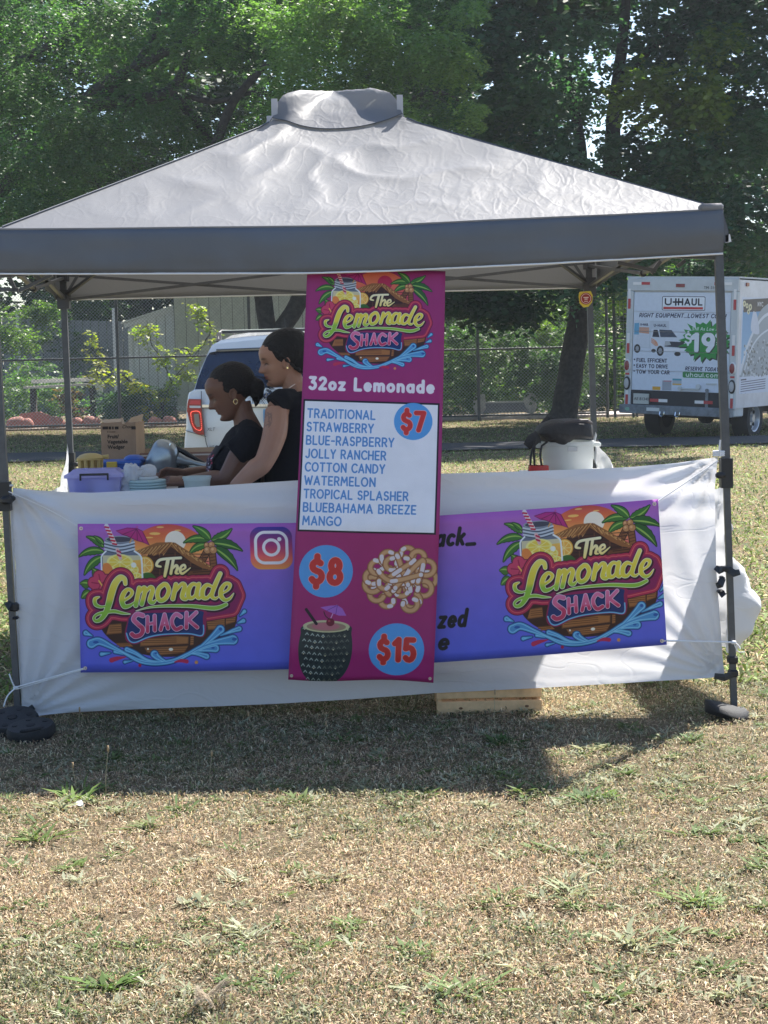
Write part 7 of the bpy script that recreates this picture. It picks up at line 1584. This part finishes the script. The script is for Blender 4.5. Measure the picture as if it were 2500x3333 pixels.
for pl4, nm in (((( x0 + .02, YB + .01, zt_), (x0 + .10, YB + .01, zt_ + .003), (x0 + .09, YB + .1, zt_ + .016), (x0 - .01, YB + .06, zt_ + .012)), 'flap'), (((x1 - .04, YB + .03, zt_ - .002), (x1 + .015, YB + .12, zt_), (x1 + .025, YB + .14, zt_ + .036), (x1 - .03, YB + .06, zt_ + .02)), 'flap'),
              (((x1 - .065, YB - .004, zt_ - .006), (x1 - .052, YB - .004, zt_ - .006), (x1 - .062, YB + .01, zt_ + .022), (x1 - .073, YB + .01, zt_ + .022)), 'torn_strip')):
    b = MB(); b.prism(pl4, (0, .004, .002)); b.build(nm, M_cardl, t)
ink = mat('carton_ink', (.03, .022, .018), .8); kx = YB / F
for s_, px, py, sz in (('Fruit/', 350, 1427, .0255), ('Vegetable', 350, 1444, .0255), ('Wedger', 351, 1461, .0255), ('8 Section', 349, 1408, .011)):
    q = pt(px, py, YB); letters(s_, 'printed_word', t, (q.x, YB - .0015, q.z), (1, 0, 0), (0, 0, 1), sz * 1.0, ink, off=.0006 * (sz > .02), depth=.0004)
for px, w_ in ((334, 18), (354, 8), (365, 5), (374, 12), (428, 14)): q = pt(px, 1393, YB); b = MB(); b.box((q.x, YB - .0022, q.z - .007), (q.x + w_ * kx, YB - .001, q.z + .007)); b.build('printed_mark', ink, t)
q = pt(397, 1394, YB); letters('Choice', 'printed_word', t, (q.x, YB - .0015, q.z), (1, 0, 0), (0, 0, 1), .022, ink, shear=.3, depth=.0004)
# juice press
YB = 8.95; M_al = mat('cast_aluminium', (.30, .34, .37), .3, metal=.6, noise_s=8, noise_a=.12)
q5 = lambda x, y: (150 + x * .3014, 1250 + y * .3014)
t = thing('citrus_press', 'grey metal citrus press with domed hood and long black lever', 'juicer', (pt(*q5(1250, 900), YB).x, YB, ZTAB))
out = [(1065, 860), (1100, 770), (1140, 690), (1180, 625), (1225, 594), (1290, 596), (1345, 618), (1400, 660), (1430, 720), (1442, 790), (1400, 950), (1200, 960), (1070, 950)]
P = cr(out, 4, True); b = MB(); rings = []
for f, s in ((-.075, .55), (-.06, .85), (-.03, .98), (0, 1), (.03, .98), (.06, .85), (.075, .55)):
    cx_, cy_ = 1255, 800; rings.append([pt(*q5(cx_ + (x - cx_) * s, cy_ + (y - cy_) * s), YB) + Vector((0, f, 0)) for x, y in P])
b.loft(rings); b.build('hood', M_al, t, smooth=True)
b = MB(); b.tube([pt(*q5(x, y), YB - .055) for x, y in ((1345, 640), (1310, 760), (1290, 870))], .004, 6); b.build('hood_edge', M_chrome, t, smooth=True)
b = MB(); b.tube([pt(*q5(x, y), YB) for x, y in ((1400, 690), (1500, 740), (1600, 800), (1730, 870))], [.012, .013, .011, .009], 8); b.build('lever', M_plastic, t, smooth=True)
b = MB(); b.tube([pt(*q5(x, y), YB - .03) for x, y in ((1420, 800), (1500, 830), (1600, 850), (1700, 880), (1760, 880))], [.03, .022, .012, .014, .018], 10, ell=(0, 1, 0)); b.build('spout_arm', M_al, t, smooth=True)
b = MB(); c = pt(*q5(1495, 890), YB); b.bbox((c.x - .03, YB - .05, ZTAB), (c.x + .022, YB + .05, c.z + .01), .008); b.build('stand', M_plastic, t, smooth=True)
# cardboard tray behind
YB = 9.2; a, c = pt(455, 1475, YB), pt(700, 1475, YB); t = thing('cardboard_tray', 'shallow brown cardboard tray standing behind the citrus press', 'tray', ((a.x + c.x) / 2, YB, ZTAB))
b = MB(); b.box((a.x, YB, ZTAB), (c.x, YB + .006, pt(600, 1472, YB).z)); b.build('front_wall', mat('tray_brown', (.28, .16, .12), .85), t)
b = MB(); b.box((a.x, YB + .007, ZTAB), (c.x, YB + .2, ZTAB + .006)); b.box((a.x, YB + .2, ZTAB), (c.x, YB + .206, pt(600, 1470, YB).z + .01)); b.build('back_wall', M_cardl, t)
b = MB(); b.box((a.x, YB - .003, pt(600, 1483, YB).z), (c.x, YB - .0005, pt(600, 1478, YB).z)); b.build('pale_edge', mat('pale_edge', (.6, .55, .5), .8), t)
# white food container, bag on top, red lids
YB = 9.6; zt2 = W(1850, 1540, 9.6).z; a, c = pt(1765, 1500, YB), pt(1933, 1500, YB); r = (c.x - a.x) / 2; cxx = (a.x + c.x) / 2; zr = pt(1850, 1436, YB).z; zm = pt(1850, 1493, YB).z
M_wc = mat('white_container', (.68, .71, .70), .4, trans=.35)
t = thing('food_container', 'round white plastic food container on the rear right table, bag on top', 'container', (cxx, YB, zt2))
b = MB(); b.lathe([(r * .93, zt2), (r * .97, zm - .004), (r, zm + .002), (r, zr - .02), (r * 1.03, zr - .018), (r * 1.03, zr), (r * .9, zr), (r * .9, zm), (.001, zm)], (cxx, YB, 0), 40, cap=False); b.build('tub', M_wc, t, smooth=True)
for s in (-1, 1): b = MB(); b.bbox((cxx + s * r * 1.1 - .022, YB - .04, zr - .03), (cxx + s * r * 1.1 + .022, YB + .04, zr - .008), .006); b.build('handle', M_wc, t, smooth=True)
q = pt(1855, 1458, YB); b = MB(); b.box((q.x - .024, YB - r * 1.01 - .004, q.z - .011), (q.x + .024, YB - r * .985, q.z + .011)); b.build('size_mark', mat('grey_mark', (.4, .41, .42), .5), t)
M_bag = mat('black_nylon', (.016, .017, .021), .65, bump=.6, bump_s=25)
t = thing('bag', 'floppy black bag with straps slumped over the white container', 'bag', (cxx, YB, zr))
q6 = lambda x, y, d=0: pt(1550 + x * .3617, 1300 + y * .3617, YB + d)
out = [(560, 330), (530, 300), (545, 240), (600, 205), (680, 180), (780, 172), (900, 168), (990, 180), (1030, 205), (1045, 250), (1050, 310), (1050, 350), (960, 362), (880, 362), (820, 395), (760, 422), (690, 405), (640, 375), (600, 380)]
P = cr(out, 3, True); rings = []
for f, s in ((-.15, .6), (-.13, .82), (-.08, .96), (0, 1), (.08, .93), (.13, .7)): rings.append([q6(800 + (x - 800) * s, 280 + (y - 280) * s) + Vector((0, f, 0)) for x, y in P])
b = MB(); b.loft(rings)
for v in b.v: v += Vector((noise.noise(v * 14), noise.noise(v * 14 + Vector((5, 0, 0))), noise.noise(v * 14 + Vector((0, 7, 0))))) * .009
b.build('body', M_bag, t, smooth='all')
b = MB(); b.bbox(q6(800, 350, -.145), q6(1052, 330, .1), .002) if 0 else b.loft([[q6(800 + 250 * u, y, d) for u, y, d in ((0, 352, -.13), (1, 345, -.12), (1, 322, -.125), (0, 330, -.14))], [q6(800 + 250 * u, y, d) for u, y, d in ((0, 352, .1), (1, 345, .1), (1, 322, .1), (0, 330, .1))]]); b.build('sunlit_panel', mat('sunlit_nylon', (.06, .052, .055), .7), t)  # paler nylon stands for the sunlit right part of the bag
b = MB(); b.tube([q6(800, 215, -.13), q6(870, 205, -.13), q6(1000, 200, -.12), q6(1040, 215, -.1)], [.01, .014, .014, .008], 8); b.build('piping', mat('sunlit_nylon', (.06, .052, .055), .7), t, smooth=True)  # same painted sunlit tone along the upper right edge
b = MB(); b.tube([q6(590, 240), q6(630, 190), q6(655, 160)], [(.012, .018), (.014, .018), (.012, .014)], 8); b.build('strap', M_bag, t, smooth=True)
b = MB(); b.tube([q6(560, 330, -.1), q6(500, 370, -.12), q6(455, 425, -.12)], [(.012, .03), (.014, .034), (.010, .022)], 8, ell=(0, 1, 0)); b.build('strap', M_bag, t, smooth=True)
for xs_ in ([(540, 360), (505, 450), (490, 520), (488, 590)], [(530, 370), (520, 480), (525, 590)], [(640, 380), (590, 420), (575, 500), (588, 590)]):
    b = MB(); b.tube([q6(x, y, -.15) for x, y in xs_], (.004, .007) if 0 else .006, 6); b.build('strap', M_bag, t, smooth=True)
M_redc = mat('clear_red_plastic', (.62, .03, .035), .2, trans=.45, coat=.3)
a, c = q6(448, 600), q6(628, 600); t = thing('lid_tray', 'bright clear red plastic tray under the bag straps beside the white container', 'tray', ((a.x + c.x) / 2, YB - .14, zt2))
b = MB(); b.loft([[(a.x - .01 + .005, YB - .2, zt2), (c.x, YB - .2, zt2), (c.x, YB - .1, zt2), (a.x, YB - .1, zt2)], [(a.x + .004, YB - .2, q6(500, 580).z), (c.x - .004, YB - .2, q6(500, 580).z), (c.x - .004, YB - .1, q6(500, 580).z), (a.x + .004, YB - .1, q6(500, 580).z)]]); b.build('tray_body', M_redc, t)
for f in (.25, .5, .75): b = MB(); x = a.x + (c.x - a.x) * f; b.box((x - .004, YB - .206, zt2), (x + .004, YB - .2005, q6(500, 584).z)); b.build('rib', M_redc, t)
# black wheeled cooler under the left table
M_cart = mat('cart_black', (.012, .014, .02), .6)
a = W(238, 2345, 8.5); t = thing('wheeled_bin', 'low black wheeled bin in the shade under the left table', 'bin', (a.x + .5, 8.8, 0))
b = MB(); b.bbox((a.x + .12, 8.45, .03), (a.x + 1.25, 9.0, .42), .03); b.build('body', M_cart, t, smooth=True)
for x in (a.x, a.x + 1.3): b = MB(); b.lathe([(.045, -.02), (.055, 0), (.045, .02)], (x + .02, 8.5, .055), 20, axis='Y'); w_ = b.build('wheel', M_tyre, t, smooth=True); b = MB(); b.lathe([(.022, 0), (.018, .006)], (x + .02, 8.475, .055), 14, axis='Y'); b.build('hub_cap', mat('pale_hub', (.4, .4, .4), .5), w_)
# ================================================================ PEOPLE
def vox(b, name, parent, mat_, size=.004, smooth_it=6, tintfn=None):
    me = bpy.data.meshes.new('tmp'); me.from_pydata([tuple(v) for v in b.v], [], b.f)
    bm = bmesh.new(); bm.from_mesh(me); bmesh.ops.recalc_face_normals(bm, faces=bm.faces); bm.to_mesh(me); bm.free()
    ob = bpy.data.objects.new('tmp', me); COL.objects.link(ob)
    m = ob.modifiers.new('r', 'REMESH'); m.mode = 'VOXEL'; m.voxel_size = size
    s = ob.modifiers.new('s', 'SMOOTH'); s.iterations = smooth_it; s.factor = .5
    dg = bpy.context.evaluated_depsgraph_get(); dg.update(); ev = bpy.data.meshes.new_from_object(ob.evaluated_get(dg)); bpy.data.objects.remove(ob)
    n = len(ev.vertices); V = np.zeros(n * 3); ev.vertices.foreach_get('co', V); V = V.reshape(-1, 3); lo, hi = V.min(0), V.max(0); o = np.array([(lo[0] + hi[0]) / 2, (lo[1] + hi[1]) / 2, lo[2]])
    if tintfn: a = ev.color_attributes.new('tint', 'FLOAT_COLOR', 'POINT'); c = np.ones((n, 4), dtype=np.float32); c[:, :3] = tintfn(V); a.data.foreach_set('color', c.ravel())
    ev.vertices.foreach_set('co', (V - o).ravel()); ev.name = name; ev.materials.clear(); ev.materials.append(mat_); ev.polygons.foreach_set('use_smooth', [True] * len(ev.polygons)); ev.update()
    x = bpy.data.objects.new(name, ev); COL.objects.link(x); o = Vector(o)
    if parent is not None: x.parent = parent; x.location = o - ORG.get(parent.name, Vector())
    ORG[x.name] = o; return x
HZ = [-.006, 0, .01, .022, .036, .05, .07, .09, .11, .13, .15, .17, .19, .207, .219, .226]
HF = [.045, .062, .076, .078, .076, .076, .078, .081, .083, .089, .093, .092, .084, .066, .038, .006]
HB = [.02, .004, -.012, -.03, -.045, -.055, -.07, -.083, -.093, -.1, -.103, -.1, -.09, -.07, -.045, -.012]
HWD = [.010, .026, .038, .047, .053, .058, .064, .069, .072, .075, .077, .075, .066, .05, .03, .005]
def headmesh(M, sc=1.0, lipk=1.0):
    b = MB(); n = 64; rings = []
    for z in np.arange(-.006, .2261, .0035):
        xf, xb, w_ = np.interp(z, HZ, HF), np.interp(z, HZ, HB), np.interp(z, HZ, HWD); c = xb + (xf - xb) * .48; ring = []
        for j in range(n):
            a = 2 * math.pi * j / n; ca, sa = math.cos(a), math.sin(a)
            ex = abs(ca) ** .86 * (1 if ca > 0 else -1); ey = abs(sa) ** .86 * (1 if sa > 0 else -1)
            x = c + (xf - c) * ex if ca > 0 else c + (c - xb) * ex; y = w_ * ey
            if ca > 0:
                nz = np.interp(z, [.066, .072, .078, .084, .10, .118, .135], [0, .016, .031, .035, .022, .009, .0]); nw = np.interp(z, [.07, .085, .12], [.017, .014, .008])
                x += nz * math.exp(-(y / nw) ** 2)
                x += .011 * lipk * math.exp(-((z - .0595) / .0065) ** 2 - (y / .022) ** 2) + .0095 * lipk * math.exp(-((z - .0455) / .0065) ** 2 - (y / .02) ** 2) - .0025 * math.exp(-((z - .0525) / .0028) ** 2 - (y / .022) ** 2)
                x += .008 * math.exp(-((z - .015) / .012) ** 2 - (y / .02) ** 2) - .007 * math.exp(-((z - .032) / .007) ** 2 - (y / .025) ** 2)
                for s in (-1, 1):
                    x -= .014 * math.exp(-((z - .117) / .010) ** 2 - ((y - s * .030) / .016) ** 2); x += .006 * math.exp(-((z - .115) / .006) ** 2 - ((y - s * .032) / .012) ** 2)
                    x += .004 * math.exp(-((z - .085) / .014) ** 2 - ((y - s * .042) / .016) ** 2) + .003 * math.exp(-((z - .134) / .006) ** 2 - ((y - s * .03) / .02) ** 2)
            ring.append(M @ Vector((x * sc, y * sc, z * sc)))
        rings.append(ring)
    b.loft(rings)
    for s in (-1, 1):     # ears: rim and lobe
        p = [(-.004, .030 * 0 + .073, .080), (.000, .076, .092), (-.002, .079, .108), (-.010, .084, .124), (-.024, .088, .124), (-.030, .087, .108), (-.022, .082, .090), (-.010, .077, .078)]
        b.tube([M @ Vector((x * sc, s * y * sc, z * sc)) for x, y, z in p], .0055 * sc, 6); b.sphere(M @ Vector((-.013 * sc, s * .075 * sc, .103 * sc)), (.014 * sc, .006 * sc, .02 * sc), 10)
    return b
def skin_tint(Minv, base, lip, sc, closed, extra=None):
    base = np.array(base); lip = np.array(lip)
    def f(V):
        A = np.array(Minv); L = (np.c_[V, np.ones(len(V))] @ A.T)[:, :3] / sc; x, y, z = L.T
        c = np.tile(base, (len(V), 1)); c = c * (1 + .10 * (vnoise(x * 30 + 50, z * 30 + 50, 1.0, 4) - .5))[:, None]
        fr = (x > .05) & (z > -.01) & (z < .2)
        m = np.exp(-((z - .052) / .0085) ** 4 - (y / .021) ** 4) * fr; c = c * (1 - m[:, None]) + lip * m[:, None]; m = np.exp(-((z - .0525) / .0022) ** 2 - (y / .022) ** 4) * fr * .8; c = c * (1 - m[:, None])
        for s in (-1, 1):
            m = np.exp(-((z - (.137 + .004 * np.cos((y - s * .03) * 60))) / .0048) ** 2 - ((y - s * .033) / .018) ** 4) * fr * .95; c = c * (1 - m[:, None]) + base * .08 * m[:, None]
            ez = .112 if closed else .116
            m = np.exp(-((z - ez + .003 * ((y - s * .032) / .012) ** 2 * (1 if closed else 1)) / .0042) ** 2 - ((y - s * .032) / .016) ** 4) * fr; c = c * (1 - m[:, None]) + np.array([.008, .006, .006]) * m[:, None]
            m = np.exp(-((z - ez + .0065) / .0025) ** 2 - ((y - s * .030) / .007) ** 4) * fr * (0 if closed else .6); c = c * (1 - m[:, None]) + np.array([.22, .2, .19]) * m[:, None]
        m = np.exp(-((z - .073) / .004) ** 2 - ((np.abs(y) - .008) / .004) ** 2) * (x > .07); c = c * (1 - .6 * m[:, None])
        if extra is not None: c = extra(V, c)
        return np.clip(c, 0, 1)
    return f
M_skin = mat_attr('skin', .48, 0, .45); p = M_skin.node_tree.nodes['Principled BSDF']; p.inputs['Subsurface Weight'].default_value = .15; p.inputs['Subsurface Radius'].default_value = (.012, .005, .003); p.inputs['Subsurface Scale'].default_value = .5
M_tee = mat('black_tee', (.010, .011, .016), .9, spec=.15, bump=.5, bump_s=22); M_hair = mat('black_hair', (.007, .0065, .008), .6, spec=.3, bump=.7, bump_s=90); M_jean = mat('dark_denim', (.02, .025, .045), .85, bump=.2, bump_s=60)
def PC(x, y, Y): return W(550 + x * .3014, 1000 + y * .3014, Y)
def hand(b, wrist, direc, palm_n, ln=.17, curl=.5, spread=.2):
    """palm and five fingers appended as tubes"""
    d = Vector(direc).normalized(); n = Vector(palm_n).normalized(); n = (n - d * n.dot(d)).normalized(); s = d.cross(n)
    w_ = Vector(wrist); pl_ = w_ + d * .08
    b.tube([w_ - d * .01, w_ + d * .035, pl_ + d * .005], [(.021, .025), (.017, .037), (.014, .040)], 12, ell=tuple(n))
    for i, (o, L) in enumerate(((-.030, .062), (-.010, .074), (.010, .078), (.030, .068))):
        p0 = pl_ + s * o - d * .02; a = spread * o * 6; dd = (d + s * a).normalized(); c1 = (dd * math.cos(curl) + n * math.sin(curl)); c2 = (dd * math.cos(2 * curl) + n * math.sin(2 * curl)); c3 = (dd * math.cos(2.7 * curl) + n * math.sin(2.7 * curl))
        p1 = p0 + dd * .028; p2 = p1 + c1 * L * .45; p3 = p2 + c2 * L * .32; p4 = p3 + c3 * L * .22; b.tube([p0, p1, p2, p3, p4], [.0095, .0095, .009, .0082, .0065], 8)
    t0 = w_ + d * .025 - s * .026; t1 = t0 + (d * .5 - s * .8 + n * .35).normalized() * .035; t2 = t1 + (d * .8 - s * .3 + n * .45).normalized() * .03; t3 = t2 + (d * .9 + n * .4).normalized() * .022
    b.tube([t0 + s * .01, t0, t1, t2, t3], [.014, .013, .011, .0095, .007], 8)
def arm(b, a, m, e, w_, r0, r1, r2, r3):
    P = cr([tuple(p) for p in (a, m, e, e.lerp(w_, .35), w_)], 7); t = np.linspace(0, 1, len(P)); b.tube([Vector(p) for p in P], list(np.interp(t, [0, .25, .5, .72, 1], [r0, r1, r2, r2 * 1.04, r3])), 16)
def place_head(anchor_local, target, yaw, pitch, sc):
    Rm = Matrix.Rotation(yaw, 4, 'Z') @ Matrix.Rotation(pitch, 4, 'Y'); a = Rm @ (Vector(anchor_local) * sc); return Matrix.Translation(Vector(target) - a) @ Rm
# --- younger seller, looking down at her hands
sc = 1.035; YA = 8.70
M1 = place_head((-.015, .085, .10), PC(700, 945, YA - .085), math.pi + R(8), R(22), sc)
base = PC(800, 1900, YA); per1 = thing('person', 'younger woman in black tee with low bun looking down at her hands', 'person', (base.x, YA, 0), group=None)
b = headmesh(M1, sc)
nb_ = PC(835, 1270, YA); hj = M1 @ Vector((-.03 * sc, 0, .05 * sc))
b.tube([hj, hj.lerp(nb_, .5) + Vector((.0, 0, 0)), nb_ + Vector((.01, 0, -.03))], [(.052, .052), (.050, .05), (.062, .075)], 18)
def torso(b, rows, grow=0):
    rings = []
    for c, dx, dy in rows: rings.append([c + Vector(((dx + grow) * math.cos(a), (dy + grow) * math.sin(a), 0)) for a in np.linspace(0, 2 * math.pi, 28, endpoint=False)])
    b.loft(rings)
rows1 = [(PC(850, 1262, YA), .04, .07), (PC(845, 1300, YA), .065, .12), (PC(825, 1370, YA), .085, .155), (PC(790, 1480, YA), .100, .16), (PC(735, 1620, YA), .122, .155), (PC(715, 1740, YA), .118, .145), (PC(720, 1880, YA), .11, .14), (PC(730, 2050, YA), .115, .155), (PC(740, 2200, YA), .12, .165)]
torso(b, rows1)
sh, el = PC(885, 1400, YA - .155), PC(610, 1845, YA - .19); wr = PC(200, 1880, YA - .10)
arm(b, sh, sh.lerp(el, .5), el, wr, .052, .050, .041, .026); hand(b, wr, (-1, .0, .05), (0, .5, -1), curl=.55)
sh2, el2 = PC(790, 1420, YA + .165), PC(560, 1790, YA + .19); wr2 = PC(165, 1795, YA + .04)
arm(b, sh2, sh2.lerp(el2, .5), el2, wr2, .052, .048, .039, .024); hand(b, wr2, (-1, -.2, .15), (-.2, -.6, -1), curl=.6)
hip = PC(740, 2180, YA)
for s in (-1, 1): b.tube([hip + Vector((0, s * .085, 0)), Vector((hip.x, YA + s * .1, .46)), Vector((hip.x + .02, YA + s * .1, .07))], [.085, .055, .038], 12)
body = vox(b, 'body', per1, M_skin, .0032, 2, skin_tint(M1.inverted(), (.150, .072, .048), (.16, .06, .05), sc, True))
b = MB(); torso(b, rows1[0:8], .009)
b.tube([PC(850, 1330, YA - .08), sh, sh.lerp(el, .22), PC(700, 1600, YA - .175)], [.06, .064, .066, .070], 16); b.tube([PC(820, 1350, YA + .08), sh2, sh2.lerp(el2, .22), PC(665, 1600, YA + .185)], [.06, .064, .064, .066], 16)
for v in b.v: v += Vector((noise.noise(v * 11), 0, noise.noise(v * 11 + Vector((3, 3, 3))))) * .010
def cutneck(V): return V
vox(b, 'tee_shirt', per1, M_tee, .006, 3)
# print on the chest front
b = MB(); n = 8; prs = []
for (x, y) in ((640, 1330), (560, 1430), (500, 1520), (455, 1620), (437, 1720), (440, 1830)): c = PC(x, y, YA - .075); prs.append(c)
for i in range(5): a0, a1 = prs[i], prs[i + 1]; b.add([a0, a0 + Vector((.012, -.02, 0)), a1 + Vector((.014, -.024, 0)), a1], [(0, 1, 2, 3)])
b = MB()
def chest(u, v):
    k = 3.0 + 3.2 * v; i = int(min(k, 6)); f = min(k - i, 1); c = rows1[i][0].lerp(rows1[min(i + 1, 7)][0], f); dx = rows1[i][1] * (1 - f) + rows1[min(i + 1, 7)][1] * f + .020; dy = rows1[i][2] * (1 - f) + rows1[min(i + 1, 7)][2] * f + .018
    a = math.pi + (.78 - .75 * u); return c + Vector((dx * math.cos(a), dy * math.sin(a), 0))
def tee_art():
    A = Art(120, 200, 1.0, bgc=(26, 26, 36)); g = np.random.default_rng(3)
    for i in range(70): A.circle((60 + 48 * (g.random() - .5) * 2, 30 + 160 * g.random()), 3 + 6 * g.random(), [(150, 148, 170), (90, 70, 96), (190, 186, 200), (160, 60, 80)][g.integers(0, 4)])
    for i in range(8): A.stroke([(20 + 80 * g.random(), 20 + 150 * g.random()), (20 + 80 * g.random(), 20 + 150 * g.random())], 3, (40, 34, 50))
    return A
surfuv('chest_print', chest, 10, 16, print_mat('tee_print', tee_art(), .8), per1)
# hair with bun
b = MB(); b.sphere((-.030, 0, .150), (.112, .083, .097), 30)
for v in b.v:
    if v.x > .03 and v.z < .17: v.x -= (v.x - .03) * .35
b.sphere((-.075, 0, .12), (.05, .062, .06), 16); b.xf(M1 @ Matrix.Scale(sc, 4))
bun = PC(925, 860, YA); b.sphere(bun, (.050, .042, .044), 14); b.sphere(bun + Vector((.012, -.01, -.03)), (.034, .03, .036), 10)
b.tube([PC(905, 900, YA), PC(945, 960, YA), PC(948, 1030, YA), PC(935, 1075, YA)], [.03, .024, .014, .003], 8); b.tube([PC(850, 830, YA), PC(930, 790, YA), PC(965, 850, YA)], [.02, .02, .012], 8)
for v in b.v: v += Vector((noise.noise(v * 40), noise.noise(v * 40 + Vector((3, 0, 0))), noise.noise(v * 40 + Vector((0, 3, 0))))) * .004
hair = vox(b, 'hair', per1, M_hair, .004, 2)
g = np.random.default_rng(6); Vw = []
for i in range(300):
    a = g.random() * 6.28; c = np.array(bun) + .046 * np.array([math.cos(a) + .1, g.normal() * .5, math.sin(a)]); d = np.array([math.cos(a) + .5, g.normal() * .4, math.sin(a) * .7 - .5]) * .03 * (.4 + g.random()); Vw.append([c, c + d * .5 + [0, 0, .002], c + d + [0, 0, -.004], c + d * .5 - [.0008, 0, -.0005]])
o = big_mesh('hair_wisps', np.array(Vw), 4, np.full((300, 3), .012), M_hair, hair, kind='stuff')
M_gold = mat('gold', (.8, .65, .35), .2, metal=1)
e = M1 @ (Vector((-.012, .087, .074)) * sc); b = MB(); b.tube([e + Vector((.009 * math.cos(a), 0, .012 * math.sin(a) - .006)) for a in np.linspace(0, 6.283, 16)], .002, 5); b.build('hoop_earring', M_gold, per1, smooth='all')
# --- taller seller with a head wrap
sc = .985; YR = 8.72
M2 = place_head((-.012, .088, .082), PC(1275, 648, YR - .085), math.pi + R(14), R(10), sc)
base = PC(1350, 1900, YR); per2 = thing('person', 'taller woman in sleeveless black top and black ruffled head wrap, half behind the menu banner', 'person', (base.x, YR, 0))
b = headmesh(M2, sc, 1.2); nb_ = PC(1400, 960, YR); hj = M2 @ Vector((-.03 * sc, 0, .05 * sc)); b.tube([hj, hj.lerp(nb_, .5), nb_ + Vector((0, 0, -.03))], [(.055, .055), (.054, .054), (.07, .08)], 18)
rows2 = [(PC(1400, 905, YR), .045, .075), (PC(1390, 960, YR), .09, .15), (PC(1375, 1050, YR), .12, .175), (PC(1370, 1250, YR), .13, .165), (PC(1350, 1500, YR), .135, .155), (PC(1340, 1700, YR), .125, .15), (PC(1340, 1900, YR), .13, .16), (PC(1340, 2100, YR), .135, .17)]
torso(b, rows2)
sh, mi, el, wr = PC(1165, 1120, YR - .18), PC(1140, 1370, YR - .24), PC(1030, 1660, YR - .30), PC(700, 1950, YR - .33)
b.tube([PC(1260, 1060, YR - .12), sh], [.045, .055], 16); arm(b, sh, mi, el, wr, .055, .057, .046, .028); hand(b, wr, (-1, .1, -.45), (0, .5, -1), curl=.4)
sh2, el2, wr2 = PC(1300, 1120, YR + .18), PC(1200, 1650, YR + .2), PC(900, 1980, YR + .1)
arm(b, sh2, sh2.lerp(el2, .5), el2, wr2, .052, .05, .041, .026); hand(b, wr2, (-1, -.1, -.4), (0, -.5, -1), curl=.4)
hip = PC(1340, 2080, YR)
for s in (-1, 1): b.tube([hip + Vector((0, s * .09, 0)), Vector((hip.x, YR + s * .1, .48)), Vector((hip.x + .02, YR + s * .1, .07))], [.09, .06, .04], 12)
def tattoo(V, c):
    q = np.array(PC(1062, 1200, YR - .22)); x = V[:, 0] - q[0]; z = V[:, 2] - q[2]
    near = (V[:, 1] < YR - .16) & (x > -.03) & (x < .025) & (z > -.045) & (z < .03)
    pat = (vnoise(x * 200 + 60, z * 150 + 60, 1, 8) > .45) & (np.abs(np.hypot(x * 1.0, z * .6) - .016) < .010); m = (near & pat) * .45; return c * (1 - m[:, None]) + np.array([.05, .05, .055]) * m[:, None]
vox(b, 'body', per2, M_skin, .0032, 2, skin_tint(M2.inverted(), (.36, .195, .135), (.36, .12, .11), sc, False, tattoo))
b = MB(); torso(b, rows2[0:8], .010); b.tube([PC(1330, 985, YR - .1), PC(1215, 1010, YR - .165), PC(1150, 1075, YR - .18)], [.05, .060, .062], 16); b.tube([PC(1360, 1000, YR + .1), PC(1300, 1060, YR + .18), PC(1290, 1130, YR + .19)], [.05, .058, .06], 16)
for v in b.v: v += Vector((noise.noise(v * 10), 0, noise.noise(v * 10 + Vector((3, 3, 3))))) * .009
vox(b, 'sleeveless_top', per2, M_tee, .006, 3)
b = MB(); b.sphere((-.045, 0, .162), (.125, .095, .104), 36); b.sphere((-.09, 0, .10), (.070, .075, .068), 20)
for v in b.v: v.z += .0015 * math.sin(v.x * 200)
P = [(.066, .0, .192), (.055, .045, .188), (.02, .078, .160), (-.012, .086, .122), (-.05, .086, .075), (-.09, .06, .045), (-.11, 0, .035)]
for s in (-1, 1): PP = cr([(x, s * y, z) for x, y, z in P], 8); b.tube([Vector(q) for q in PP], [.007 + .003 * math.sin(i * 1.3) for i in range(len(PP))], 7)
b.xf(M2 @ Matrix.Scale(sc, 4)); vox(b, 'head_wrap', per2, mat('black_satin', (.008, .009, .012), .6, spec=.3, bump=.5, bump_s=40), .004, 1)
e = M2 @ (Vector((-.012, .090, .078)) * sc); b = MB(); b.bbox((e.x - .003, e.y - .004, e.z - .004), (e.x + .005, e.y + .002, e.z + .006), .001); b.build('ear_stud', M_gold, per2)
b = MB(); q = PC(1245, 905, YR - .075); b.tube([q + Vector((-.02, 0, .006)), q, q + Vector((.02, .0, .01)), q + Vector((.05, .02, .03))], .0022, 5); b.build('necklace', mat('silver', (.8, .8, .8), .2, metal=1), per2)
for per, hx, YY in ((per1, PC(740, 2180, YA).x, YA), (per2, PC(1340, 2080, YR).x, YR)):
    b = MB(); zz = .86
    torso(b, [(Vector((hx, YY, zz + .06)), .125, .165), (Vector((hx, YY, zz - .06)), .135, .175)])
    for s in (-1, 1): b.tube([(hx, YY + s * .09, zz), (hx, YY + s * .1, .46), (hx + .02, YY + s * .1, .10)], [.10, .07, .06], 14)
    vox(b, 'trousers', per, M_jean, .008, 3)
    for s in (-1, 1): b = MB(); b.tube([(hx + .07, YY + s * .1, .045), (hx + .0, YY + s * .1, .05), (hx - .1, YY + s * .1, .035), (hx - .17, YY + s * .1, .03)], [.035, .045, .038, .022], 12); b.build('shoe', M_plastic, per, smooth='all')
